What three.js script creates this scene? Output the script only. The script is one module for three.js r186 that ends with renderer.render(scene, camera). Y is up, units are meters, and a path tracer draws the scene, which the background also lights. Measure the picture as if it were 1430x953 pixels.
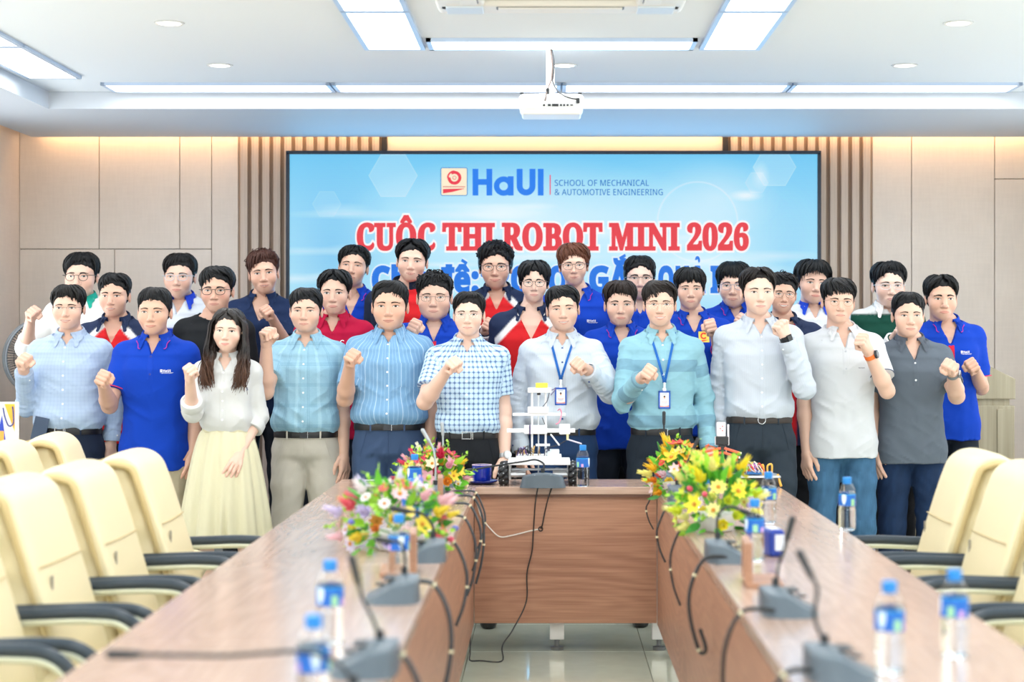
import * as THREE from 'three';
import { mergeGeometries } from 'three/addons/utils/BufferGeometryUtils.js';
import { RoundedBoxGeometry } from 'three/addons/geometries/RoundedBoxGeometry.js';
import { RectAreaLightUniformsLib } from 'three/addons/lights/RectAreaLightUniformsLib.js';

// ------------------------------------------------------------------ camera, light, exposure
const scene = new THREE.Scene();
scene.background = new THREE.Color(0x000000);
const FPX = 2600, CX = 765, CY = 467, EYE = 1.45;          // focal length and vanishing point in pixels, eye height in metres
const camera = new THREE.PerspectiveCamera(THREE.MathUtils.radToDeg(2 * Math.atan(476.5 / FPX)), 1430 / 953, 0.1, 60);
camera.setViewOffset(1430, 953, 715 - CX, 476.5 - CY, 1430, 953);
camera.position.set(0, EYE, 0);
camera.focus = 9.7;
camera.userData.fStop = 2.2;
const renderer = new THREE.WebGLRenderer({ antialias: true });
renderer.toneMapping = THREE.LinearToneMapping;
renderer.toneMappingExposure = 0.74;
renderer.shadowMap.enabled = true;
RectAreaLightUniformsLib.init();

const PANEL_WHITE = new THREE.Color(0.955, 0.985, 1.0), PANEL_POWER = 7.5;   // LED ceiling panels
const WARM = new THREE.Color(1.0, 0.57, 0.26);                               // hidden cove strip on the back wall
const SCREEN_TINT = new THREE.Color(0.22, 0.62, 1.0);
const Z_WALL = 12.2, Y_TRAY = 2.824, Y_SOFFIT = 2.726, Z_FASCIA = 10.54, X_LEFT = -3.463, X_RIGHT = 3.6, X_TRAY_L = -2.825, X_TRAY_R = 2.98, Z_BACK = 3.4;
function areaLight(name, color, power, w, h, pos, look) {
  const l = new THREE.RectAreaLight(color, power, w, h);
  l.name = name; l.position.set(...pos); l.lookAt(pos[0] + look[0], pos[1] + look[1], pos[2] + look[2]);
  scene.add(l);
  return l;
}
const down = [0, -1, 1e-4], yP = Y_TRAY - 0.022;
areaLight('ceiling_panel_light', PANEL_WHITE, PANEL_POWER * 0.9, 5.0, 0.30, [0.075, yP, -10.31], down);
areaLight('ceiling_panel_light', PANEL_WHITE, PANEL_POWER, 0.27, 12.3, [-2.625, yP, -3.75], down);
areaLight('ceiling_panel_light', PANEL_WHITE, PANEL_POWER, 0.27, 12.3, [2.785, yP, -3.75], down);
areaLight('ceiling_panel_light', PANEL_WHITE, PANEL_POWER, 0.27, 9.3, [-0.73, yP, -4.25], down);
areaLight('ceiling_panel_light', PANEL_WHITE, PANEL_POWER, 0.27, 9.3, [0.868, yP, -4.25], down);
areaLight('ceiling_panel_light', PANEL_WHITE, PANEL_POWER, 1.2, 0.26, [0.065, yP, -8.77], down);
areaLight('led_screen_light', SCREEN_TINT, 2.2, 3.40, 1.90, [(773 - CX) * 12.08 / FPX, 1.66, -12.045], [0, 0, 1]);
areaLight('cove_light', WARM, 25, 6.6, 0.035, [0, 2.80, -(Z_WALL - 0.075)], [0, -1, -0.35]);
areaLight('cove_light', WARM, 12, 0.035, 9, [X_LEFT + 0.06, 2.80, -7.4], [-0.35, -1, 0]);
const DAY = new THREE.Color(0.93, 0.98, 1.0);
for (const x of [-2.1, 0.07, 2.24]) areaLight('window_light', DAY, 5.5, 1.75, 1.55, [x, 1.72, Z_BACK - 0.07], [0, 0, -1]);
for (const z of [-10.1, -7.5, -4.9, -2.3]) { areaLight('window_light', DAY, 2.3, 1.75, 1.55, [X_LEFT + 0.07, 1.72, z], [1, 0, 0]); areaLight('window_light', DAY, 2.3, 1.75, 1.55, [X_RIGHT - 0.07, 1.72, z], [-1, 0, 0]); }
// ------------------------------------------------------------------ helpers
const PI = Math.PI, V = (x, y, z) => new THREE.Vector3(x, y, z);
const clamp = (x, a, b) => (x < a ? a : x > b ? b : x), lerp = (a, b, t) => a + (b - a) * t;
const smooth = (a, b, x) => { const t = clamp((x - a) / (b - a), 0, 1); return t * t * (3 - 2 * t); };
function rng(seed) { let s = seed >>> 0; return () => { s = (s + 0x6d2b79f5) | 0; let t = Math.imul(s ^ (s >>> 15), 1 | s); t = (t + Math.imul(t ^ (t >>> 7), 61 | t)) ^ t; return ((t ^ (t >>> 14)) >>> 0) / 4294967296; }; }
const LAT = new Float32Array(4096); { const r = rng(99); for (let i = 0; i < 4096; i++) LAT[i] = r() * 2 - 1; }
const lat = (i, j, k) => LAT[(Math.imul(i, 73) + Math.imul(j, 1291) + Math.imul(k, 3571)) & 4095];
function noise3(x, y, z) {
  const i = Math.floor(x), j = Math.floor(y), k = Math.floor(z); let u = x - i, v = y - j, w = z - k;
  u = u * u * (3 - 2 * u); v = v * v * (3 - 2 * v); w = w * w * (3 - 2 * w);
  const a = lerp(lat(i, j, k), lat(i + 1, j, k), u), b = lerp(lat(i, j + 1, k), lat(i + 1, j + 1, k), u), c = lerp(lat(i, j, k + 1), lat(i + 1, j, k + 1), u), d = lerp(lat(i, j + 1, k + 1), lat(i + 1, j + 1, k + 1), u);
  return lerp(lerp(a, b, v), lerp(c, d, v), w);
}
// A noise that repeats every n cells, for tiling textures.
function noiseT(x, y, n, seed = 0) {
  const i = Math.floor(x), j = Math.floor(y); let u = x - i, v = y - j; u = u * u * (3 - 2 * u); v = v * v * (3 - 2 * v);
  const m = (a) => ((a % n) + n) % n, L = (a, b) => lat(m(a), m(b), seed);
  return lerp(lerp(L(i, j), L(i + 1, j), u), lerp(L(i, j + 1), L(i + 1, j + 1), u), v);
}
function dataTex(w, h, fn, srgb = true, size = [1, 1]) {
  const d = new Uint8Array(w * h * 4);
  for (let y = 0; y < h; y++) for (let x = 0; x < w; x++) { const c = fn(x / w, y / h, x, y), o = (y * w + x) * 4; d[o] = clamp(c[0], 0, 255); d[o + 1] = clamp(c[1], 0, 255); d[o + 2] = clamp(c[2], 0, 255); d[o + 3] = 255; }
  const t = new THREE.DataTexture(d, w, h); t.wrapS = t.wrapT = THREE.RepeatWrapping; t.magFilter = THREE.LinearFilter; t.needsUpdate = true;
  if (srgb) t.colorSpace = THREE.SRGBColorSpace;
  t.repeat.set(1 / size[0], 1 / size[1]);
  return t;
}
const canvas = (w, h) => { const c = document.createElement('canvas'); c.width = w; c.height = h; return c; };
function canvasTex(c, srgb = true) { const t = new THREE.CanvasTexture(c); if (srgb) t.colorSpace = THREE.SRGBColorSpace; t.magFilter = THREE.LinearFilter; return t; }
const rgb = (h) => new THREE.Color(h);
const std = (color, roughness = 0.6, more = {}) => new THREE.MeshStandardMaterial({ color, roughness, ...more });
const phys = (color, roughness = 0.6, more = {}) => new THREE.MeshPhysicalMaterial({ color, roughness, ...more });

// names, tags
const used = new Map();
function numbered(name) { const n = used.get(name) || 0; used.set(name, n + 1); return n ? name + '_' + String(n).padStart(3, '0') : name; }
function tag(o, label, category, group, kind) { if (label) o.userData.label = label; if (category) o.userData.category = category; if (group) o.userData.group = group; if (kind) o.userData.kind = kind; return o; }
function thing(name, label, category, pos = [0, 0, 0], turn = 0, group) { const o = new THREE.Group(); o.name = numbered(name); o.position.set(...pos); o.rotation.y = turn; tag(o, label, category, group); scene.add(o); return o; }
function mesh(name, geo, mat, parent, label) { const m = new THREE.Mesh(Array.isArray(geo) ? merge(geo) : geo, mat); m.name = parent && parent !== scene ? name : numbered(name); m.castShadow = m.receiveShadow = true; if (label) m.userData.label = label; if (parent) parent.add(m); return m; }
function struct(name, geo, mat, parent = scene) { const m = mesh(name, geo, mat, parent); if (parent === scene) m.userData.kind = 'structure'; return m; }
function copyOf(o, pos, turn, label, name) { const c = o.clone(); c.name = numbered(name || o.name.replace(/_\d{3}$/, '')); c.userData = { ...o.userData }; if (label) c.userData.label = label; if (pos) c.position.set(...pos); if (turn !== undefined) c.rotation.y = turn; scene.add(c); return c; }
function plain(g) { const o = new THREE.BufferGeometry(), i = g.index ? g : null, s = i ? g.toNonIndexed() : g; for (const k of ['position', 'normal', 'uv']) if (s.attributes[k]) o.setAttribute(k, s.attributes[k]); if (!o.attributes.uv) o.setAttribute('uv', new THREE.BufferAttribute(new Float32Array(o.attributes.position.count * 2), 2)); return o; }
function merge(list) { return list.length === 1 ? list[0] : mergeGeometries(list.map(plain)); }
const at = (g, x, y, z) => g.translate(x, y, z);
function box(w, h, d, x = 0, y = 0, z = 0, r = 0, seg = 2) { const g = r ? new RoundedBoxGeometry(w, h, d, seg, Math.min(r, w / 2.02, h / 2.02, d / 2.02)) : new THREE.BoxGeometry(w, h, d); boxUV(g); return g.translate(x, y, z); }
// uv in metres by the side that a face looks to
function boxUV(g) {
  const p = g.attributes.position, n = g.attributes.normal, uv = new Float32Array(p.count * 2);
  for (let i = 0; i < p.count; i++) { const ax = Math.abs(n.getX(i)), ay = Math.abs(n.getY(i)), az = Math.abs(n.getZ(i)); const [u, v] = ay >= ax && ay >= az ? [p.getX(i), p.getZ(i)] : ax >= az ? [p.getZ(i), p.getY(i)] : [p.getX(i), p.getY(i)]; uv[i * 2] = u; uv[i * 2 + 1] = v; }
  g.setAttribute('uv', new THREE.BufferAttribute(uv, 2)); return g;
}
const cyl = (r0, r1, h, x = 0, y = 0, z = 0, n = 24) => new THREE.CylinderGeometry(r1, r0, h, n).translate(x, y, z);
const lathe = (pts, n = 28) => new THREE.LatheGeometry(pts.map(([r, y]) => new THREE.Vector2(r, y)), n);
function tube(pts, r, n = 8, seg, closed = false) { const c = new THREE.CatmullRomCurve3(pts.map((p) => Array.isArray(p) ? V(...p) : p), closed, 'centripetal'); return new THREE.TubeGeometry(c, seg || Math.max(6, pts.length * 6), r, n, closed); }
function rod(a, b, r, n = 10, r2 = r) { const A = V(...a), B = V(...b), g = new THREE.CylinderGeometry(r2, r, A.distanceTo(B), n); g.applyQuaternion(new THREE.Quaternion().setFromUnitVectors(V(0, 1, 0), B.clone().sub(A).normalize())); return g.translate((a[0] + b[0]) / 2, (a[1] + b[1]) / 2, (a[2] + b[2]) / 2); }
function extrude(pts, depth, bevel = 0, n = 2) { const s = new THREE.Shape(pts.map(([x, y]) => new THREE.Vector2(x, y))); return boxUV(new THREE.ExtrudeGeometry(s, { depth, bevelEnabled: bevel > 0, bevelSize: bevel, bevelThickness: bevel, bevelSegments: n, curveSegments: 12 })); }
// a grid surface from fn(u, v) -> [x, y, z]
function sheet(nu, nv, fn, colorFn) {
  const pos = [], uv = [], idx = [], col = [];
  for (let j = 0; j <= nv; j++) for (let i = 0; i <= nu; i++) { const u = i / nu, v = j / nv, p = fn(u, v); pos.push(p[0], p[1], p[2]); uv.push(p[3] ?? u, p[4] ?? v); if (colorFn) { const c = colorFn(u, v, p); col.push(c[0], c[1], c[2]); } }
  for (let j = 0; j < nv; j++) for (let i = 0; i < nu; i++) { const a = j * (nu + 1) + i; idx.push(a, a + 1, a + nu + 2, a, a + nu + 2, a + nu + 1); }
  const g = new THREE.BufferGeometry(); g.setAttribute('position', new THREE.Float32BufferAttribute(pos, 3)); g.setAttribute('uv', new THREE.Float32BufferAttribute(uv, 2)); if (colorFn) g.setAttribute('color', new THREE.Float32BufferAttribute(col, 3));
  g.setIndex(idx); g.computeVertexNormals(); return g;
}
// pixel and distance -> place in the world
const PX = (px, py, Z) => [(px - CX) * Z / FPX, EYE - (py - CY) * Z / FPX, -Z];

// ------------------------------------------------------------------ distance fields and their meshing
function smin(a, b, k) { const h = k - Math.abs(a - b); return h > 0 ? (a < b ? a : b) - h * h * 0.25 / k : a < b ? a : b; }
const smax = (a, b, k) => -smin(-a, -b, k);
function cone(a, b, r0, r1) {
  const [ax, ay, az] = a.toArray ? a.toArray() : a, [bx, by, bz] = b.toArray ? b.toArray() : b, dx = bx - ax, dy = by - ay, dz = bz - az, l2 = dx * dx + dy * dy + dz * dz || 1e-9;
  return (x, y, z) => { const px = x - ax, py = y - ay, pz = z - az; let t = (px * dx + py * dy + pz * dz) / l2; t = t < 0 ? 0 : t > 1 ? 1 : t; const qx = px - dx * t, qy = py - dy * t, qz = pz - dz * t; return Math.sqrt(qx * qx + qy * qy + qz * qz) - (r0 + (r1 - r0) * t); };
}
function ell(cx, cy, cz, rx, ry, rz) {
  const ix = 1 / rx, iy = 1 / ry, iz = 1 / rz;
  return (x, y, z) => { const a = (x - cx) * ix, b = (y - cy) * iy, c = (z - cz) * iz, k0 = Math.sqrt(a * a + b * b + c * c), e = a * ix, f = b * iy, g = c * iz, k1 = Math.sqrt(e * e + f * f + g * g); return k1 < 1e-9 ? -Math.min(rx, ry, rz) : k0 * (k0 - 1) / k1; };
}
const span = (a, b, step) => { const n = Math.max(2, Math.ceil((b - a) / step)), o = []; for (let i = 0; i <= n; i++) o.push(a + (b - a) * i / n); return o; };
const spans = (...k) => { const o = []; for (let i = 0; i + 2 < k.length; i += 2) { const s = span(k[i], k[i + 2], k[i + 1]); if (o.length) s.shift(); o.push(...s); } return o; };
// naive surface nets on a rectilinear grid, skipping blocks the surface cannot reach; vertices are pulled onto the surface, normals come from the field
function nets(f, xs, ys, zs, { uv, color, slack = 1.3 } = {}) {
  const nx = xs.length, ny = ys.length, nz = zs.length, sy = nx, sz = nx * ny, g = new Float32Array(nx * ny * nz).fill(1e3), ev = new Uint8Array(nx * ny * nz), B = 5;
  const live = [];
  for (let k0 = 0; k0 < nz - 1; k0 += B) for (let j0 = 0; j0 < ny - 1; j0 += B) for (let i0 = 0; i0 < nx - 1; i0 += B) {
    const i1 = Math.min(i0 + B, nx - 1), j1 = Math.min(j0 + B, ny - 1), k1 = Math.min(k0 + B, nz - 1);
    const R = Math.hypot(xs[i1] - xs[i0], ys[j1] - ys[j0], zs[k1] - zs[k0]) / 2, d = f((xs[i0] + xs[i1]) / 2, (ys[j0] + ys[j1]) / 2, (zs[k0] + zs[k1]) / 2);
    const on = Math.abs(d) < R * slack + 0.008;
    for (let k = k0; k <= k1; k++) for (let j = j0; j <= j1; j++) for (let i = i0, o = k * sz + j * sy + i0; i <= i1; i++, o++) if (on) { if (!ev[o]) { g[o] = f(xs[i], ys[j], zs[k]); ev[o] = 1; } } else if (!ev[o]) g[o] = d;
    if (on) live.push(i0, j0, k0, i1, j1, k1);
  }
  const at = new Int32Array(nx * ny * nz).fill(-1), pos = [], idx = [];
  const C = [0, 1, sy, sy + 1, sz, sz + 1, sz + sy, sz + sy + 1], E = [0, 1, 2, 3, 4, 5, 6, 7, 0, 2, 1, 3, 4, 6, 5, 7, 0, 4, 1, 5, 2, 6, 3, 7];
  for (let q = 0; q < live.length; q += 6) for (let k = live[q + 2]; k < live[q + 5]; k++) for (let j = live[q + 1]; j < live[q + 4]; j++) for (let i = live[q]; i < live[q + 3]; i++) {
    const o = k * sz + j * sy + i; let m = 0;
    for (let c = 0; c < 8; c++) if (g[o + C[c]] < 0) m |= 1 << c;
    if (m === 0 || m === 255) continue;
    let x = 0, y = 0, z = 0, n = 0;
    for (let e = 0; e < 24; e += 2) { const a = E[e], b = E[e + 1]; if (((m >> a) & 1) === ((m >> b) & 1)) continue; const ga = g[o + C[a]], t = ga / (ga - g[o + C[b]]); x += lerp(xs[i + (a & 1)], xs[i + (b & 1)], t); y += lerp(ys[j + ((a >> 1) & 1)], ys[j + ((b >> 1) & 1)], t); z += lerp(zs[k + (a >> 2)], zs[k + (b >> 2)], t); n++; }
    at[o] = pos.length / 3; pos.push(x / n, y / n, z / n);
  }
  const quad = (a, b, c, d, flip) => { if (a < 0 || b < 0 || c < 0 || d < 0) return; if (flip) idx.push(a, c, b, a, d, c); else idx.push(a, b, c, a, c, d); };
  for (let q = 0; q < live.length; q += 6) for (let k = live[q + 2]; k < live[q + 5]; k++) for (let j = live[q + 1]; j < live[q + 4]; j++) for (let i = live[q]; i < live[q + 3]; i++) {
    const o = k * sz + j * sy + i, s = g[o] < 0;
    if (j && k && (g[o + 1] < 0) !== s) quad(at[o], at[o - sy], at[o - sy - sz], at[o - sz], !s);
    if (i && k && (g[o + sy] < 0) !== s) quad(at[o], at[o - sz], at[o - sz - 1], at[o - 1], !s);
    if (i && j && (g[o + sz] < 0) !== s) quad(at[o], at[o - 1], at[o - 1 - sy], at[o - sy], !s);
  }
  const n = pos.length / 3, P = new Float32Array(pos), N = new Float32Array(n * 3), U = uv ? new Float32Array(n * 2) : null, K = color ? new Float32Array(n * 3) : null, e = 0.0015;
  for (let i = 0; i < n; i++) {
    let x = P[i * 3], y = P[i * 3 + 1], z = P[i * 3 + 2];
    const a = f(x + e, y - e, z - e), b = f(x - e, y - e, z + e), c = f(x - e, y + e, z - e), d = f(x + e, y + e, z + e);
    let gx = a - b - c + d, gy = -a - b + c + d, gz = -a + b - c + d; const l = Math.hypot(gx, gy, gz) || 1, mid = clamp((a + b + c + d) / 4 * (4 * e) / l, -0.004, 0.004);
    gx /= l; gy /= l; gz /= l; x -= gx * mid; y -= gy * mid; z -= gz * mid;
    P[i * 3] = x; P[i * 3 + 1] = y; P[i * 3 + 2] = z; N[i * 3] = gx; N[i * 3 + 1] = gy; N[i * 3 + 2] = gz;
    if (U) { const w = uv(x, y, z, gx, gy, gz); U[i * 2] = w[0]; U[i * 2 + 1] = w[1]; }
    if (K) { const w = color(x, y, z, gx, gy, gz); K[i * 3] = w[0]; K[i * 3 + 1] = w[1]; K[i * 3 + 2] = w[2]; }
  }
  const geo = new THREE.BufferGeometry(); geo.setAttribute('position', new THREE.BufferAttribute(P, 3)); geo.setAttribute('normal', new THREE.BufferAttribute(N, 3));
  if (U) geo.setAttribute('uv', new THREE.BufferAttribute(U, 2)); if (K) geo.setAttribute('color', new THREE.BufferAttribute(K, 3));
  geo.setIndex(new THREE.BufferAttribute(new Uint32Array(idx), 1)); return geo;
}
// depth of a field's front surface at (x, y), looking along -z
function frontZ(f, x, y, z0 = 0.3, z1 = -0.2) { let z = z0; for (let i = 0; i < 70 && z > z1; i++) { const d = f(x, y, z); if (d < 0.0004) return z; z -= Math.max(d * 0.7, 0.0006); } return z1; }
// ------------------------------------------------------------------ the room
const linen = dataTex(256, 256, (u, v, x, y) => { const n = noiseT(u * 64, v * 6, 64) * 2.5 + noiseT(u * 6, v * 64, 64, 3) * 2 + noiseT(u * 5, v * 5, 5, 7) * 3; return [224 + n * 0.8, 212 + n * 0.8, 200 + n * 0.8]; }, true, [0.5, 0.5]);
const linenBump = dataTex(256, 256, (u, v) => { const n = 128 + noiseT(u * 128, v * 16, 128) * 50 + noiseT(u * 16, v * 128, 128, 3) * 50; return [n, n, n]; }, false, [0.25, 0.25]);
const mPanel = std(0xffffff, 0.55, { map: linen, bumpMap: linenBump, bumpScale: 0.0002 });
const mSeam = std(0x4a413a, 0.8);
const slatTex = dataTex(256, 256, (u, v) => { const n = noiseT(u * 40, v * 3, 40) * 9 + noiseT(u * 90, v * 5, 90, 2) * 5; return [200 + n, 182 + n, 166 + n]; }, true, [0.3, 1.2]);
const mSlat = std(0xffffff, 0.5, { map: slatTex });
const mCeil = std(0xe6ecf1, 0.85), mSoffit = std(0xccd2da, 0.6), mWhite = std(0xf2f2f0, 0.5), mPaint = std(0xd9d6cf, 0.8);
const ZW = -Z_WALL, wx = (px, Z = Z_WALL) => (px - CX) * Z / FPX, wy = (py, Z = Z_WALL) => EYE - (py - CY) * Z / FPX;
// floor: glossy cream tiles laid on a slab
{
  const floor = struct('floor', box(7.4, 0.1, 16.2, 0.07, -0.062, -4.4), mSeam);
  const tileTex = (s) => dataTex(128, 128, (u, v) => { const n = noiseT(u * 5, v * 5, 5, s) * 4 + noiseT(u * 21, v * 19, 21, s + 5) * 2.5; return [211 + n, 217 + n, 199 + n]; }, true, [0.8, 0.8]);
  const mats = [0, 1, 2].map((s) => phys(0xffffff, 0.13, { map: tileTex(s), clearcoat: 0.5, clearcoatRoughness: 0.04 }));
  const tg = box(0.7975, 0.012, 0.7975, 0, -0.006, 0, 0.0015, 1);
  const r = rng(5);
  for (let i = 0; i < 9; i++) for (let j = 0; j < 20; j++) { const t = mesh('tile', tg, mats[(r() * 3) | 0], floor); t.position.set(-3.16 + 0.8 * i, 0, -12.1 + 0.8 * j); }
}
// back wall: slab, laminate panels with open seams, fluted slats beside the screen
{
  const wall = struct('wall_back', box(7.6, 3.5, 0.16, 0.07, 1.7, ZW - 0.105), mSeam);
  const panel = (x0, x1, y0, y1) => { const g = 0.0023; mesh('panel', box(x1 - x0 - g * 2, y1 - y0 - g * 2, 0.026, (x0 + x1) / 2, (y0 + y1) / 2, ZW - 0.013, 0.0015, 1), mPanel, wall); };
  const top = 3.1, ySeam = wy(348), ySeam2 = wy(250);
  const xs = [27, 138.5, 251, 295.5, 333].map((p) => wx(p));
  panel(xs[0], xs[1], ySeam, top); panel(xs[1], xs[2], ySeam, top); panel(xs[2], xs[3], ySeam, top);
  panel(xs[0], wx(160), 0, ySeam); panel(wx(160), xs[3], 0, ySeam); panel(xs[3], xs[4], 0, top);
  const xr = [1218, 1273, 1389, 1505, 1640].map((p) => wx(p));
  panel(xr[0], xr[1], 0, top); panel(xr[1], xr[2], 0, top); panel(xr[2], xr[3], ySeam2, top); panel(xr[2], xr[3], 0, ySeam2); panel(xr[3], xr[4] + 0.1, 0, top);
  const slat = box(0.047, top, 0.03, 0, top / 2, 0, 0.003, 1);
  const row = (a, b) => { const n = Math.round((b - a) / 0.072); for (let i = 0; i < n; i++) { const s = mesh('slat', slat, mSlat, wall); s.position.set(a + (i + 0.5) * (b - a) / n, 0, ZW + 0.016); } };
  mesh('slat_backing', box(wx(540) - wx(333), top, 0.012, (wx(540) + wx(333)) / 2, top / 2, ZW - 0.01), std(0xab9480, 0.7), wall);
  mesh('slat_backing', box(wx(1218) - wx(1010), top, 0.012, (wx(1010) + wx(1218)) / 2, top / 2, ZW - 0.01), std(0xab9480, 0.7), wall);
  row(wx(334), wx(533)); row(wx(1017), wx(1217));
  mesh('header_panel', box(wx(1009) - wx(541), 1.0, 0.03, (wx(541) + wx(1009)) / 2, 2.55, ZW + 0.0, 0.002, 1), std(0xeadfce, 0.6), wall);
  for (const p of [537, 1013]) mesh('header_edge', box(0.032, 1.0, 0.05, wx(p), 2.55, ZW + 0.012, 0.002, 1), std(0x2b2622, 0.5), wall);
}
struct('wall_left', box(0.16, 3.5, 16.2, X_LEFT - 0.08, 1.7, -4.4), mPanel);
struct('wall_right', box(0.16, 3.5, 16.2, X_RIGHT + 0.08, 1.7, -4.4), mPanel);
struct('wall_front', box(7.6, 3.5, 0.16, 0.07, 1.7, Z_BACK + 0.08), mPaint);
// tall windows behind the camera and in the side walls out of view, the soft daylight on the faces
let nWindow = 0;
function windowAt(pos, turn, glow) {
  const w = struct('window_' + ++nWindow, merge([box(1.9, 0.07, 0.06, 0, 2.53, 0.03), box(1.9, 0.07, 0.06, 0, 0.91, 0.03), box(0.07, 1.56, 0.06, -0.91, 1.72, 0.03), box(0.07, 1.56, 0.06, 0.91, 1.72, 0.03), box(0.05, 1.56, 0.05, 0, 1.72, 0.03)]), mWhite);
  w.position.set(...pos); w.rotation.y = turn;
  for (const s of [-1, 1]) mesh('window_pane', box(0.86, 1.56, 0.01, s * 0.45, 1.72, 0.012), std(0xffffff, 0.2, { emissive: new THREE.Color(0.93, 0.98, 1.0), emissiveIntensity: glow }), w);
}
for (const x of [-2.1, 0.07, 2.24]) windowAt([x, 0, Z_BACK], PI, 3);
for (const z of [-10.1, -7.5, -4.9, -2.3]) { windowAt([X_LEFT, 0, z], PI / 2, 1); windowAt([X_RIGHT, 0, z], -PI / 2, 1); }
// stepped platform that the rear rows stand on
const STEP1 = 0.1, STEP2 = 0.2, Z_STEP1 = 9.85, Z_STEP2 = 10.38;
struct('floor_platform', [box(6.6, STEP1, Z_WALL - Z_STEP1 - 0.05, 0.07, STEP1 / 2, -(Z_WALL + Z_STEP1) / 2, 0.01), box(6.6, STEP2, Z_WALL - Z_STEP2 - 0.05, 0.07, STEP2 / 2, -(Z_WALL + Z_STEP2) / 2, 0.01)], std(0x8a8378, 0.7));
// ceiling: raised tray inside a lower soffit ring; the soffit stops short of the walls and hides a warm strip
struct('ceiling', box(7.4, 0.1, 16.2, 0.07, Y_TRAY + 0.05, -4.4), mCeil);
{
  const zf = -Z_FASCIA, gap = 0.16;
  struct('trim_1', box(7.06 - 0.12, Y_TRAY - Y_SOFFIT, Z_WALL - Z_FASCIA - gap, 0.07 + 0.06, (Y_TRAY + Y_SOFFIT) / 2, (zf + ZW + gap) / 2, 0.003, 1), mSoffit);
  struct('trim_2', box(X_TRAY_L - X_LEFT - 0.12, Y_TRAY - Y_SOFFIT, 13.9, (X_LEFT + 0.12 + X_TRAY_L) / 2, (Y_TRAY + Y_SOFFIT) / 2, zf + 6.95), mSoffit);
  struct('trim_3', box(X_RIGHT - X_TRAY_R, Y_TRAY - Y_SOFFIT, 13.9, (X_RIGHT + X_TRAY_R) / 2, (Y_TRAY + Y_SOFFIT) / 2, zf + 6.95), mSoffit);
  const strip = thing('cove_strip', 'warm light strip hidden above the soffit along the back wall', 'light strip', [0, Y_TRAY - 0.012, ZW + 0.075]);
  mesh('strip', box(6.6, 0.012, 0.03), std(0xffffff, 0.5, { emissive: WARM, emissiveIntensity: 2 }), strip);
  mesh('channel', box(6.7, 0.006, 0.05, 0, 0.009, 0), mWhite, strip);
  const strip2 = thing('cove_strip', 'warm light strip hidden above the soffit along the side wall', 'light strip', [X_LEFT + 0.06, Y_TRAY - 0.012, -7.4]);
  mesh('strip', box(0.03, 0.012, 9), std(0xffffff, 0.5, { emissive: WARM, emissiveIntensity: 2 }), strip2);
  mesh('channel', box(0.05, 0.006, 9.1, 0, 0.009, 0), mWhite, strip2);
}
// LED ceiling panels: aluminium frame and glowing diffuser
const mAlu = std(0xbfd0e6, 0.4, { metalness: 0.25 }), mGlow = std(0xffffff, 0.5, { emissive: PANEL_WHITE, emissiveIntensity: 4 });
const glowGeo = new Map();
function ceilingPanel(x, z, w, l, label, group) {
  const t = thing('ceiling_light', label, 'light', [x, Y_TRAY, z], 0, group), f = 0.022, h = 0.016, key = w + '_' + l;
  if (!glowGeo.has(key)) glowGeo.set(key, [merge([box(w, h, f, 0, -h / 2, -l / 2 + f / 2), box(w, h, f, 0, -h / 2, l / 2 - f / 2), box(f, h, l, -w / 2 + f / 2, -h / 2, 0), box(f, h, l, w / 2 - f / 2, -h / 2, 0)]), box(w - 2 * f, 0.006, l - 2 * f, 0, -0.011, 0)]);
  const [a, b] = glowGeo.get(key);
  mesh('frame', a, mAlu, t); mesh('diffuser', b, mGlow, t);
}
const ordinal = ['first', 'second', 'third', 'fourth', 'fifth', 'sixth', 'seventh', 'eighth', 'ninth', 'tenth'];
for (let i = 0; i < 4; i++) ceilingPanel(-1.815 + 1.26 * i, -10.31, 1.25, 0.32, `long LED panel in the strip over the screen, ${ordinal[i]} from the fan corner`, 'panels in the strip over the screen');
for (let i = 0; i < 9; i++) ceilingPanel(-2.625, -9.36 + 1.1 * i, 0.29, 1.09, `LED panel in the ceiling strip on the fan side, ${ordinal[i]} from the screen wall`, 'panels along the fan side of the tray');
for (let i = 0; i < 9; i++) ceilingPanel(2.785, -9.36 + 1.1 * i, 0.29, 1.09, `LED panel in the ceiling strip on the lectern side, ${ordinal[i]} from the screen wall`, 'panels along the lectern side of the tray');
for (let i = 0; i < 8; i++) { ceilingPanel(-0.73, -8.38 + 1.06 * i, 0.29, 1.05, `LED panel in the row on the air conditioner's fan side, ${ordinal[i]} from the screen`, 'panels beside the air conditioner'); ceilingPanel(0.868, -8.38 + 1.06 * i, 0.29, 1.05, `LED panel in the row on the air conditioner's lectern side, ${ordinal[i]} from the screen`, 'panels beside the air conditioner'); }
ceilingPanel(0.065, -8.77, 1.26, 0.29, 'crosswise LED panel just behind the hanging projector mount');
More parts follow.
